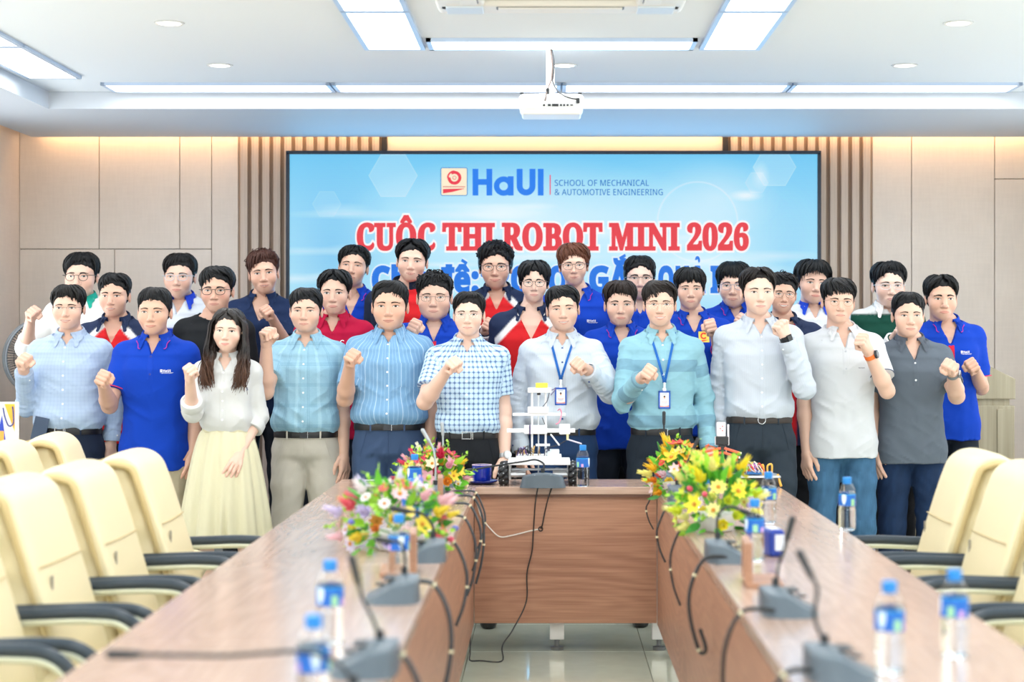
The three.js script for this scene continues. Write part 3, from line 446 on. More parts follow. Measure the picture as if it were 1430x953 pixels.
// a small raised piece that follows the face: outline(u, v) -> [x, y], lift(u, v) metres above the skin
function onFace(f, nu, nv, outline, lift, color) { return sheet(nu, nv, (u, v) => { const [x, y] = outline(u, v); return [x, y, frontZ(f, x, y, 0.13, -0.05) + lift(u, v)]; }, color); }
const mEye = phys(0xffffff, 0.18, { vertexColors: true, clearcoat: 0.6, clearcoatRoughness: 0.1 });
const mLash = std(0x14100e, 0.7), mTeeth = std(0xf3eee4, 0.35);
const hairMats = new Map();
function hairMat(hex) { if (!hairMats.has(hex)) hairMats.set(hex, phys(new THREE.Color(hex).multiplyScalar(0.8), 0.5, { specularIntensity: 0.5, bumpMap: HAIRBUMP, bumpScale: 0.001 })); return hairMats.get(hex); }
const HAIRBUMP = dataTex(128, 64, (u, v) => { const n = 128 + noiseT(u * 64, v * 2, 64) * 70 + noiseT(u * 32, v * 3, 32, 4) * 45; return [n, n, n]; }, false);
const lipMats = new Map();
function lipMat(tone, red) { const s = skinColor(tone), key = s.join() + red; if (!lipMats.has(key)) lipMats.set(key, std(new THREE.Color(s[0] * 0.93, s[1] * (0.74 - red), s[2] * (0.78 - red)), 0.4)); return lipMats.get(key); }
function features(h, f, head) {
  const w = h.w, brown = [0.022, 0.012, 0.008], white = [0.80, 0.76, 0.72], pupil = [0.005, 0.004, 0.004], open = (h.eye ?? 1) * 0.88, tilt = h.slant ?? 0.08;
  for (const s of [-1, 1]) {
    const cx = s * 0.0318 * w, cy = 0.0, hw = 0.0155, up = (u) => 0.0056 * open * Math.pow(Math.max(0, 1 - u * u), 0.75) + tilt * 0.012 * (u * s), lo = (u) => -0.0040 * open * Math.pow(Math.max(0, 1 - u * u), 0.8) + tilt * 0.012 * (u * s);
    const gaze = h.gaze || 0;
    mesh('eye', onFace(f, 26, 10, (u, v) => { const a = u * 2 - 1; return [cx + a * hw, cy + lerp(lo(a), up(a), v)]; }, (u, v) => 0.0006 + 0.0022 * (1 - (2 * u - 1) ** 2), (u, v, p) => { const d = Math.hypot(p[0] - cx - gaze, p[1] - cy - 0.0008); return d < 0.0024 ? pupil : d < 0.0060 ? brown : white; }), mEye, head);
    mesh('eyelash', tube([-1, -0.6, -0.2, 0.2, 0.6, 1].map((a) => { const x = cx + a * hw * 1.03, y = cy + up(a) + 0.0003; return [x, y, frontZ(f, x, y, 0.13, -0.05) + 0.0022 * (1 - a * a) + 0.0008]; }), h.lash ?? 0.0012, 5, 12), mLash, head);
    const bx = h.browThick ?? 1, by = h.browY ?? 0;
    mesh('eyebrow', onFace(f, 14, 4, (u0, v) => { const u = s > 0 ? u0 : 1 - u0, x = s * lerp(0.0125, 0.0515, u) * w, c = 0.0165 + by + 0.0045 * Math.sin(clamp(u * 1.15, 0, 1) * PI * 0.9) - (h.browFrown ?? 0) * 0.006 * (1 - u) - 0.002 * u, t = (0.0036 * (1 - 0.62 * u) * Math.min(1, u * 8 + 0.35)) * bx; return [x, c + (v - 0.5) * 2 * t]; }, (u, v) => 0.0004 + 0.0016 * Math.sin(v * PI)), hairMat(h.browColor ?? 0x1c1512), head);
  }
  const sm = h.smile ?? 0, op = h.open ?? 0, mw = 0.0245 * (h.mouth ?? 1) * (1 + sm * 0.18), line = (a) => -0.0685 + sm * 0.0075 * a * a - op * 0.001, gap = (a) => op * 0.0075 * (1 - a * a);
  const lm = lipMat(h.tone, h.lipRed ?? 0);
  mesh('upper_lip', onFace(f, 18, 5, (u, v) => { const a = 2 * u - 1, cup = 0.0062 * Math.pow(1 - a * a, 0.7) - 0.0012 * Math.exp(-((a / 0.16) ** 2)) + 0.0003; return [a * mw, line(a) + gap(a) * 0.5 + v * cup]; }, (u, v) => 0.0003 + 0.0026 * Math.sin(clamp(v * 0.85 + 0.15, 0, 1) * PI) * (1 - (2 * u - 1) ** 2)), lm, head);
  mesh('lower_lip', onFace(f, 18, 5, (u, v) => { const a = 2 * u - 1; return [a * mw * 0.96, line(a) - 0.0009 - gap(a) * 0.5 - (1 - v) * 0.0078 * Math.pow(1 - a * a, 0.8)]; }, (u, v) => 0.0003 + 0.0034 * Math.sin(clamp((1 - v) * 0.85 + 0.15, 0, 1) * PI) * (1 - (2 * u - 1) ** 2)), lm, head);
  mesh('mouth_line', tube([-1.02, -0.6, -0.2, 0.2, 0.6, 1.02].map((a) => { const x = a * mw, y = line(a) + (op ? 0 : -0.0004); return [x, y, frontZ(f, x, y, 0.13, -0.05) + 0.0006]; }), op ? 0.0008 : 0.0009, 5, 14), std(0x5d2a26, 0.6), head);
  if (op) mesh('teeth', onFace(f, 14, 4, (u, v) => { const a = (2 * u - 1) * 0.86; return [a * mw, line(a) + gap(a) * (v - 0.5) * 0.98]; }, () => 0.0007), mTeeth, head);
}
// hair: a cap that follows the skull and stops at the hairline, under locks that run along it
function interp(t, x) { for (let i = 1; i < t.length; i++) if (x <= t[i][0]) { const a = t[i - 1], b = t[i], q = clamp((x - a[0]) / (b[0] - a[0]), 0, 1); return lerp(a[1], b[1], q * q * (3 - 2 * q)); } return t[t.length - 1][1]; }
function hairOf(h, s, head) {
  const w = h.w, t = (s.cap ?? 0.0045) + 0.003, top = s.top ?? 0.011, line = s.line ?? (s.curtain && !s.long ? 0.086 : 0.075);
  const hull = ell(0, 0.031, -0.016, 0.0745 * w + t, 0.085 + top, 0.095 + t * 0.9);
  const edge = [[-0.1, -0.08], [-0.085, -0.06], [-0.055, -0.04], [-0.036, -0.018], [-0.024, 0.008], [0.0, 0.022], [0.025, 0.036], [line - 0.03, 0.056], [line - 0.008, 0.078], [line + 0.006, 0.10], [0.13, 0.3]];
  const zb = new Float32Array(200); for (let i = 0; i < 200; i++) zb[i] = interp(edge, -0.1 + 0.25 * i / 199);
  const cap = (x, y, z) => { let d = hull(x, y, z); if (d < 0.03) { d += noise3(x * 120, y * 40, z * 120) * 0.0016; const e = noise3(x * 130 + h.seed, y * 30, 3) * 0.012 + zb[clamp(Math.round((y + 0.1) / 0.25 * 199), 0, 199)]; d = smax(d, (z - e) * 0.62, 0.016); d = smax(d, -0.088 - y, 0.012); } return d; };
  const parts = [nets(cap, span(-0.105, 0.105, 0.0062), span(-0.1, 0.15, 0.0064), span(-0.135, 0.115, 0.0066), { uv: (x, y, z) => [Math.atan2(x, z) * 0.6, y * 2], slack: 1.6 })];
  const r = rng(h.seed * 31 + 7), R0 = (lift) => [0.0745 * w + lift, 0.085 + lift, 0.095 + lift];
  const P = (az, pol, lift) => { const [rx, ry, rz] = R0(lift), sp = Math.sin(pol); return V(sp * Math.sin(az) * rx, Math.cos(pol) * ry + 0.031, sp * Math.cos(az) * rz - 0.016); };
  const lock = (pts, nrm, wd, th, tipK = 0.1) => {                                            // a flat tapered lock along pts, flat side along nrm
    const n = pts.length - 1, ring = 5, pos = [], uv = [], idx = [];
    for (let i = 0; i <= n; i++) {
      const T = pts[Math.min(n, i + 1)].clone().sub(pts[Math.max(0, i - 1)]).normalize(), N = nrm[i].clone().addScaledVector(T, -nrm[i].dot(T)).normalize(), S = new THREE.Vector3().crossVectors(T, N), q = i / n, k = Math.min(1, 0.5 + q * 2.2) * (q < 0.55 ? 1 : lerp(1, tipK, (q - 0.55) / 0.45));
      for (let a = 0; a < ring; a++) { const A = a / ring * 2 * PI, p = pts[i].clone().addScaledVector(S, Math.cos(A) * wd * k).addScaledVector(N, Math.sin(A) * th * (0.4 + 0.6 * k)); pos.push(p.x, p.y, p.z); uv.push(a / ring * 0.25 + wd * 7, q * 0.5); }
    }
    for (let i = 0; i < n; i++) for (let a = 0; a < ring; a++) { const b = (a + 1) % ring, o = i * ring; idx.push(o + a, o + ring + a, o + b, o + b, o + ring + a, o + ring + b); }
    const g = new THREE.BufferGeometry(); g.setAttribute('position', new THREE.Float32BufferAttribute(pos, 3)); g.setAttribute('uv', new THREE.Float32BufferAttribute(uv, 2)); g.setIndex(idx); g.computeVertexNormals(); return g;
  };
  const C = V(0, 0.02, -0.016), strand = (f, n, wd, th, tipK) => { const pts = [], nr = []; for (let i = 0; i <= n; i++) { const p = f(i / n); pts.push(p); nr.push(p.clone().sub(C).normalize()); } parts.push(lock(pts, nr, wd, th, tipK)); };
  const wrap = (a) => { while (a > PI) a -= 2 * PI; while (a < -PI) a += 2 * PI; return a; };
  const front = s.fr ?? (s.front ?? 0.95) * 0.62 + 0.58, side = (s.side ?? 1.62) + 0.08, back = s.back ? s.back + 0.35 : 2.5, lift = s.lift ?? 0.012, N = Math.round((s.n ?? 150) * 1.6), sweep = s.sweep ?? 0, part = s.part ?? 0;
  for (let i = 0; i < N; i++) {
    const az = wrap((i + r()) / N * 2 * PI * 3.0 + 0.4), a = Math.abs(az);
    let tip = a < 0.7 ? front : a < 1.05 ? lerp(front, side + 0.16, (a - 0.7) / 0.35) : a < 1.42 ? side + 0.16 : a < 1.55 ? lerp(side + 0.16, side, (a - 1.42) / 0.13) : a < 2 ? side : lerp(side, back, Math.min(1, (a - 2) / 0.5));
    const lay = r(), fr = a < 0.85; tip *= fr ? lerp(s.layer ?? 0.78, 1, Math.sqrt(lay)) : lerp(0.62, 1, Math.sqrt(lay));
    tip += (r() - 0.5) * (s.ragged ?? 0.12) * (fr ? 1 : 0.6);
    const root = (s.rootPol ?? 0.1) + r() * 0.55 * (1 - lay * 0.5), jit = (r() - 0.5) * 0.3, L = (lift + (a > 0.9 && a < 2.4 ? 0.006 : 0.002)) * (0.75 + 0.5 * r()), wd = (s.wd ?? 0.0072) * (0.7 + 0.6 * r());
    let az0 = az, az1 = az + jit;
    if (fr || a < 1.2) { const k = 1 - smooth(0.85, 1.25, a); if (s.curtain) { const sg = az >= (s.curtainAt ?? 0) ? 1 : -1; az0 = lerp(az, (s.curtainAt ?? 0) + sg * 0.12, k); az1 = lerp(az1, sg * (0.5 + a * 0.75 + r() * 0.12) * s.curtain, k); tip = lerp(tip, tip + 0.06, k); } else { az0 = lerp(az, part + az * 0.55, k); az1 = lerp(az1, az + sweep + jit, k); } }
    const spike = (s.spike ?? 0) * (fr || lay > 0.4 ? 1 : 0.4) * (0.5 + r()), curl = s.curl ?? 0, ph = r() * 6.28, ph2 = r() * 6.28;
    strand((q) => { const pol = lerp(root, tip, q), azq = lerp(az0, az1, q * q * (3 - 2 * q)), up = 0.0035 + L * Math.sin(PI * Math.min(1, q * 0.86 + 0.14)) * (a > 2.2 ? 0.6 : 1) + spike * q * q - (fr ? 0 : 0.003 * q); const p = P(azq, pol, up); if (curl) { p.x += Math.sin(q * 11 + ph) * curl * q; p.y += Math.cos(q * 10 + ph2) * curl * q; p.z += Math.sin(q * 9 + ph2) * curl * 0.7 * q; } return p; }, curl ? 11 : 6, wd, s.th ?? 0.003, s.tipK ?? 0.12);
  }
  if (s.mop) for (let i = 0; i < s.mop; i++) {                                              // loose curls
    const az = r() * 2 * PI, pol = 0.1 + r() * (Math.abs(wrap(az)) < 1 ? 0.85 : 1.2), c = P(az, pol, 0.012 + r() * 0.012), a0 = r() * 6.28, rad = 0.008 + r() * 0.007, ax = V(r() - 0.5, r() - 0.5, r() - 0.5).normalize(), e1 = new THREE.Vector3().crossVectors(ax, V(0.3, 1, 0.2)).normalize(), e2 = new THREE.Vector3().crossVectors(ax, e1);
    strand((q) => c.clone().addScaledVector(e1, Math.cos(a0 + q * 5.2) * rad).addScaledVector(e2, Math.sin(a0 + q * 5.2) * rad).addScaledVector(ax, (q - 0.5) * 0.018), 9, 0.0042, 0.0028, 0.3);
  }
  if (s.long) for (const sg of [-1, 1]) {                                                  // the body of the falling hair
    const c = [cone([sg * 0.066 * w, 0.05, -0.03], [sg * 0.080 * w, -0.05, -0.01], 0.022, 0.020), cone([sg * 0.080 * w, -0.05, -0.01], [sg * 0.088, -0.13, 0.015], 0.020, 0.025), cone([sg * 0.088, -0.13, 0.015], [sg * 0.090, -0.22, 0.062], 0.027, 0.026), cone([sg * 0.090, -0.22, 0.062], [sg * 0.084, -0.29, 0.082], 0.026, 0.012), cone([sg * 0.05, 0.0, -0.075], [sg * 0.07, -0.16, -0.04], 0.035, 0.03)];
    parts.push(nets((x, y, z) => { let d = c[0](x, y, z); for (let i = 1; i < c.length; i++) d = smin(d, c[i](x, y, z), 0.02); return d + noise3(x * 160, y * 14, z * 160) * 0.004; }, sg > 0 ? span(0.0, 0.14, 0.006) : span(-0.14, 0.0, 0.006), span(-0.33, 0.1, 0.009), span(-0.13, 0.13, 0.006), { uv: (x, y, z) => [Math.atan2(x, z) * 0.6, y * 2] }));
  }
  if (s.long) {                                                                            // shoulder-length hair falling on the chest, browner towards its dyed ends
    for (let i = 0; i < 560; i++) {
      const sg = i % 2 ? 1 : -1, q0 = r(), dz = lerp(0.058, -0.08, q0), out = (0.070 + 0.016 * Math.sin(PI * Math.min(1, q0 + 0.15))) * w + 0.004 + r() * 0.014, len = lerp(0.25, 0.19, r()), fwd = lerp(0.05, -0.03, q0), inn = (r() - 0.35) * 0.05, wv = 0.008 + r() * 0.008, ph = r() * 6.28;
      const rt = P(sg * (0.1 + r() * 0.35) - 0.1, 0.2 + r() * 0.5, 0.010), A = V(sg * out * 0.93, 0.052, dz * 0.92), B = V(sg * (out + 0.004), -0.02, dz), D = V(sg * (out + 0.004 + r() * 0.012), -0.115, dz * 0.7 + fwd * 0.6), E = V(sg * (out + 0.010 - inn), -len, dz * 0.4 + fwd + 0.045), G = V(sg * (out + 0.002 - inn * 1.6), -len - 0.06 - r() * 0.035, dz * 0.3 + fwd + 0.055);
      const cv = new THREE.CatmullRomCurve3([rt, A, B, D, E, G]); strand((q) => { const p = cv.getPoint(q), k = smooth(0.4, 0.8, q) * wv; p.x += Math.sin(q * 13 + ph) * k; p.z += Math.cos(q * 12 + ph) * k * 0.6; return p; }, 14, 0.0046 * (0.7 + r() * 0.6), 0.0026, 0.12);
    }
  }
  const g = merge(parts);
  if (s.dye) { const p = g.attributes.position, c = new Float32Array(p.count * 3), a = new THREE.Color(s.color), b = new THREE.Color(s.dye); for (let i = 0; i < p.count; i++) { const k = smooth(s.dyeTop ?? -0.10, s.dyeEnd ?? -0.22, p.getY(i)) , n = 1 + 0.25 * noise3(p.getX(i) * 180, p.getY(i) * 12, p.getZ(i) * 180); c[i * 3] = lerp(a.r, b.r, k) * n; c[i * 3 + 1] = lerp(a.g, b.g, k) * n; c[i * 3 + 2] = lerp(a.b, b.b, k) * n; } g.setAttribute('color', new THREE.BufferAttribute(c, 3)); }
  mesh('hair', g, s.dye ? phys(0xffffff, 0.42, { vertexColors: true, bumpMap: HAIRBUMP, bumpScale: 0.0012 }) : hairMat(s.color ?? 0x0e0c0c), head);
}
const frameMats = new Map();
const mLens = phys(0xffffff, 0.02, { transmission: 1, thickness: 0, ior: 1.35, specularIntensity: 0.35 });
function glassesOf(h, s, head, f) {
  const w = h.w, g = new THREE.Group(); g.name = 'glasses'; head.add(g);
  const key = s.color + '_' + (s.metal ? 1 : 0); if (!frameMats.has(key)) frameMats.set(key, std(s.color, 0.3, { metalness: s.metal ? 0.9 : 0 })); const m = frameMats.get(key);
  const rx = s.rx ?? 0.0245, ry = s.ry ?? 0.0185, e = s.square ?? 2.4, r = s.r ?? 0.0012, z0 = Math.max(frontZ(f, 0.0318 * w, 0), frontZ(f, 0, 0.002)) + 0.0105, cx = 0.0325 * w, cy = s.y ?? -0.003;
  const ring = (sg) => { const o = []; for (let i = 0; i < 36; i++) { const a = i / 36 * 2 * PI, c = Math.cos(a), q = Math.sin(a); o.push([sg * cx + rx * Math.sign(c) * Math.pow(Math.abs(c), 2 / e), cy + ry * Math.sign(q) * Math.pow(Math.abs(q), 2 / e) * (q > 0 ? 0.95 : 1), z0 - 0.004 * Math.pow(Math.max(0, sg * (c * rx) / 0.024), 2)]); } return o; };
  for (const sg of [-1, 1]) {
    const pts = ring(sg);
    mesh('rim', tube(s.half ? pts.slice(0, 19) : pts, r, 6, s.half ? 36 : 48, !s.half), m, g);
    const ls = new THREE.Shape(pts.map((p) => new THREE.Vector2(p[0], p[1]))); const lg = new THREE.ShapeGeometry(ls); lg.translate(0, 0, z0 - 0.001); mesh('lens', lg, mLens, g);
    mesh('temple', tube([[sg * (cx + rx), cy + ry * 0.45, z0 - 0.004], [sg * (0.0735 * w), cy + ry * 0.5, z0 - 0.022], [sg * (0.080 * w), cy + 0.007, 0.0], [sg * 0.080 * w, cy + 0.001, -0.02]], r * 0.9, 6, 14), m, g);
  }
  mesh('bridge', tube([[-(cx - rx), cy + ry * 0.35, z0], [0, cy + ry * 0.5, z0 + 0.0035], [cx - rx, cy + ry * 0.35, z0]], r * 0.95, 6, 8), m, g);
}
// ------------------------------------------------------------------ hands (right hand: wrist at 0, forearm along +y, palm +z, thumb side +x), shared by all
function handGeo(joints, palm, k) {
  const f0 = palm.map(([a, b, r0, r1]) => cone(a, b, r0, r1)), fingers = joints.map((ch) => { const c = []; for (let i = 0; i + 1 < ch.length; i++) c.push(cone(ch[i].slice(0, 3), ch[i + 1].slice(0, 3), ch[i][3], ch[i + 1][3])); return c; });
  const f = (x, y, z) => { let d = f0[0](x, y, z); for (let i = 1; i < f0.length; i++) d = smin(d, f0[i](x, y, z), 0.016); for (const ch of fingers) { let q = ch[0](x, y, z); for (let i = 1; i < ch.length; i++) q = smin(q, ch[i](x, y, z), 0.004); d = smin(d, q, 0.005); } return d; };
  return nets(f, span(-0.062, 0.062, k), span(-0.04, 0.205, k), span(-0.045, 0.075, k));
}
const fistJoints = [0, 1, 2, 3].map((i) => { const x = 0.0295 - i * 0.0195, k = [1, 1.05, 1, 0.88][i], y = 0.088 - [0.002, 0, 0.004, 0.011][i]; return [[x * 0.96, y, -0.012, 0.0115 * k], [x, y + 0.004, 0.026, 0.0105 * k], [x, y - 0.026, 0.034, 0.0098 * k], [x * 0.95, y - 0.038, 0.012, 0.009 * k]]; });
fistJoints.push([[0.028, 0.022, 0.008, 0.015], [0.041, 0.048, 0.026, 0.0125], [0.026, 0.064, 0.046, 0.0108], [0.003, 0.062, 0.0505, 0.0095]]);
const handPalm = [[[0, -0.02, 0], [0, 0.012, 0], 0.0265, 0.026], [[0.012, 0.02, 0], [0.026, 0.075, -0.004], 0.018, 0.0155], [[-0.012, 0.02, 0], [-0.026, 0.068, -0.004], 0.0175, 0.0145], [[0, 0.02, 0.001], [0, 0.076, -0.004], 0.0185, 0.0155]];
const FIST = handGeo(fistJoints, handPalm, 0.0038);
const openJoints = [0, 1, 2, 3].map((i) => { const x = 0.029 - i * 0.0195, L = [0.9, 1, 0.94, 0.74][i], y = 0.086 - [0.002, 0, 0.003, 0.010][i], sp = (1.4 - i) * 0.004; return [[x, y, -0.004, 0.0112], [x + sp, y + 0.042 * L, 0.010, 0.0098], [x + sp * 1.3, y + 0.066 * L, 0.026, 0.0088], [x + sp * 1.2, y + 0.080 * L, 0.044, 0.0078]]; });
openJoints.push([[0.026, 0.018, 0.006, 0.015], [0.046, 0.05, 0.016, 0.012], [0.050, 0.078, 0.026, 0.0105], [0.048, 0.098, 0.032, 0.009]]);
const OPEN = handGeo(openJoints, handPalm, 0.0038);
// puts a hand on the wrist: y along the forearm, z towards the palm's side; the left hand is the mirror image
function placedHand(src, wrist, dir, palm, left, skin, scale = 1) {
  const y = dir.clone().normalize(), z = palm.clone().addScaledVector(y, -palm.dot(y)).normalize(), x = new THREE.Vector3().crossVectors(y, z), m = new THREE.Matrix4().makeBasis(x, y, z).scale(V(left ? -scale : scale, scale, scale)).setPosition(wrist), g = src.clone().applyMatrix4(m);
  if (left) { const i = g.index.array.slice(); for (let k = 0; k < i.length; k += 3) { const t = i[k]; i[k] = i[k + 1]; i[k + 1] = t; } g.setIndex(new THREE.BufferAttribute(i, 1)); }
  const n = g.attributes.position.count, c = new Float32Array(n * 3), p = src.attributes.position;
  for (let i = 0; i < n; i++) { const q = smooth(0.075, 0.1, p.getY(i)) * 0.5, v = 1 + noise3(p.getX(i) * 90, p.getY(i) * 90, p.getZ(i) * 90) * 0.03; c[i * 3] = skin[0] * v; c[i * 3 + 1] = skin[1] * v * (1 - 0.10 * q); c[i * 3 + 2] = skin[2] * v * (1 - 0.10 * q); }
  g.setAttribute('color', new THREE.BufferAttribute(c, 3)); return g;
}
// ------------------------------------------------------------------ clothes textures (uv in metres, v is the height above the feet)
const weave = (base, fn) => dataTex(256, 256, (u, v, x, y) => { const n = ((x & 1) ^ (y & 1) ? 1.5 : -1.5) + noiseT(u * 24, v * 24, 24) * 2.5, c = fn(u, v); return [c[0] + n, c[1] + n, c[2] + n]; }, true, base);
const line = (t, c, w) => { const d = Math.abs(t - c); return d < w ? 1 : d < w * 1.8 ? (w * 1.8 - d) / (w * 0.8) : 0; };
const mix3 = (a, b, t) => [lerp(a[0], b[0], t), lerp(a[1], b[1], t), lerp(a[2], b[2], t)];
const clothBump = dataTex(128, 128, (u, v, x, y) => { const n = 128 + ((x & 1) ^ (y & 1) ? 30 : -30) + noiseT(u * 32, v * 32, 32) * 40; return [n, n, n]; }, false, [0.05, 0.05]);
const TEX = {
  check: weave([0.052, 0.052], (u, v) => { let c = [176, 208, 236]; for (const q of [0.25, 0.75]) { c = mix3(c, [74, 100, 150], 0.75 * line(u, q, 0.036)); c = mix3(c, [74, 100, 150], 0.75 * line(v, q, 0.036)); } for (const q of [0.0, 1.0, 0.5]) { c = mix3(c, [205, 228, 245], 0.6 * line(u, q, 0.08)); c = mix3(c, [205, 228, 245], 0.6 * line(v, q, 0.08)); } return c; }),
  stripe: weave([0.062, 0.25], (u, v) => { let c = [122, 166, 204]; for (const [q, w, a] of [[0.12, 0.022, 0.6], [0.5, 0.012, 0.4], [0.8, 0.012, 0.4]]) c = mix3(c, [215, 232, 246], a * line(u, q, w)); for (const q of [0.3, 0.65, 0.93]) c = mix3(c, [108, 152, 196], 0.4 * line(u, q, 0.02)); return c; }),
  window: weave([0.118, 0.105], (u, v) => { let c = [150, 192, 214]; for (const q of [0.2, 0.27]) c = mix3(c, [112, 158, 188], 0.45 * line(u, q, 0.012)); for (const q of [0.3, 0.36, 0.42]) c = mix3(c, [112, 158, 188], 0.5 * line(v, q, 0.012)); return mix3(c, [190, 226, 240], 0.35 * line(u, 0.7, 0.05)); }),
  faint: weave([0.02, 0.02], (u, v) => mix3([174, 194, 220], [166, 187, 216], 0.5 * (line(u, 0.5, 0.14) + line(v, 0.5, 0.14)) )),
  pale: weave([0.012, 0.012], (u, v) => mix3([202, 212, 223], [195, 207, 220], 0.4 * line(u, 0.5, 0.2))),
  greyline: weave([0.011, 0.02], (u, v) => mix3([192, 200, 211], [186, 195, 207], 0.5 * line(u, 0.5, 0.16))),
  twill: weave([0.03, 0.03], (u, v) => { const s = Math.sin((u + v) * 2 * PI * 12) * 3; return [240 + s, 240 + s, 240 + s]; }),
};
// horizontal colour bands woven into one shirt
TEX.bands = (() => { const t = dataTex(32, 1024, (u, v) => { const h = v * 1.0 + 0.75, band = (h > 1.262 && h < 1.322) || (h > 0.985 && h < 1.045), n = noiseT(u * 8, v * 128, 8) * 2, c = band ? [118, 160, 180] : [138, 184, 199]; return [c[0] + n, c[1] + n, c[2] + n]; }); t.repeat.set(8, 1); t.offset.set(0, -0.75); return t; })();
const mats = new Map();
function cloth(color, map, rough = 0.85, vc = false) { const key = color + '|' + (map || '') + '|' + rough + vc; if (!mats.has(key)) mats.set(key, phys(color, rough, { map: map ? TEX[map] : null, bumpMap: clothBump, bumpScale: 0.0005, specularIntensity: 0.6, vertexColors: vc })); return mats.get(key); }
const mSkin = phys(0xffffff, 0.46, { vertexColors: true, sheen: 0.12, sheenColor: new THREE.Color(1, 0.8, 0.7), sheenRoughness: 0.5 });
const mBuckle = std(0xb9bcc0, 0.25, { metalness: 0.9 }), mBuckleDark = std(0x34363a, 0.3, { metalness: 0.7 }), mBelt = std(0x16171b, 0.42), mBeltBrown = std(0x2a211d, 0.45), mShoe = std(0x121214, 0.35), mButton = std(0xeef2f4, 0.3);

// ------------------------------------------------------------------ body
// torso cross-sections: [height / stature, half width, half depth, forward shift] for a man of 1.70 m
const TORSO = [[0.42, 0.150, 0.098, -0.012], [0.47, 0.160, 0.108, -0.012], [0.52, 0.164, 0.112, -0.010], [0.575, 0.152, 0.104, -0.002], [0.63, 0.147, 0.103, 0.004], [0.70, 0.156, 0.110, 0.004], [0.755, 0.166, 0.116, 0], [0.80, 0.158, 0.102, -0.012], [0.835, 0.115, 0.078, -0.022], [0.865, 0.066, 0.062, -0.030]];
const WTORSO = [[0.42, 0.155, 0.100, -0.012], [0.47, 0.165, 0.108, -0.012], [0.52, 0.160, 0.106, -0.010], [0.575, 0.138, 0.092, -0.002], [0.63, 0.124, 0.086, 0.004], [0.70, 0.134, 0.098, 0.006], [0.755, 0.144, 0.110, 0.004], [0.80, 0.134, 0.086, -0.012], [0.835, 0.096, 0.066, -0.022], [0.865, 0.055, 0.053, -0.030]];
function torsoOf(P) {
  const H = P.H, g = H / 1.7, b = P.build, n = 240, y0 = 0.40 * H, y1 = 0.87 * H, A = new Float32Array(n), B = new Float32Array(n), C = new Float32Array(n), src = P.woman ? WTORSO : TORSO;
  for (let i = 0; i < n; i++) { const q = (y0 + (y1 - y0) * i / (n - 1)) / H, col = (k) => interp(src.map((r) => [r[0], r[k]]), q), be = P.belly * Math.exp(-(((q - 0.615) / 0.055) ** 2)), wide = lerp(1, b, smooth(0.88, 0.8, q)); A[i] = g * (col(1) * wide + be * 0.35); B[i] = g * (col(2) * lerp(1, b, 0.7) + be * 0.5); C[i] = g * (col(3) + be * 0.5); }
  const at = (y) => { const t = clamp((y - y0) / (y1 - y0), 0, 1) * (n - 1), i = Math.min(n - 2, t | 0), f = t - i; return [A[i] + (A[i + 1] - A[i]) * f, B[i] + (B[i + 1] - B[i]) * f, C[i] + (C[i + 1] - C[i]) * f]; };
  const field = (x, y, z, oa, ob = oa) => { const t = clamp((y - y0) / (y1 - y0), 0, 1) * (n - 1), i = Math.min(n - 2, t | 0), f = t - i, a = A[i] + (A[i + 1] - A[i]) * f + oa, bb = B[i] + (B[i + 1] - B[i]) * f + ob, c = C[i] + (C[i + 1] - C[i]) * f; const u = Math.abs(x) / a, v = Math.abs(z - c) / bb, u2 = u * u, v2 = v * v, q = Math.sqrt(Math.sqrt(u2 * u2 + v2 * v2 + 1.25 * u2 * v2)); let d = (q - 1) * (u > v ? a : bb) * 0.92; if (y > y1) d = Math.max(d, y - y1); if (y < y0) d = Math.max(d, y0 - y); return d; };
  return { at, field, y0, y1 };
}
function solveArm(S, E, T, L1, L2, fwd = 1) {                       // elbow and wrist from their places across; how far forward follows from the bones' lengths
  const put = (o, p, L, s) => { const d = V(p[0] - o.x, p[1] - o.y, 0), l = d.length(); if (l >= L * 0.999) d.multiplyScalar(L * 0.999 / l); d.z = s * Math.sqrt(Math.max(0, L * L - d.x * d.x - d.y * d.y)); return o.clone().add(d); };
  const e = put(S, E, L1, fwd), w = put(e, T, L2, 1); return [e, w];
}
let personSeed = 1;
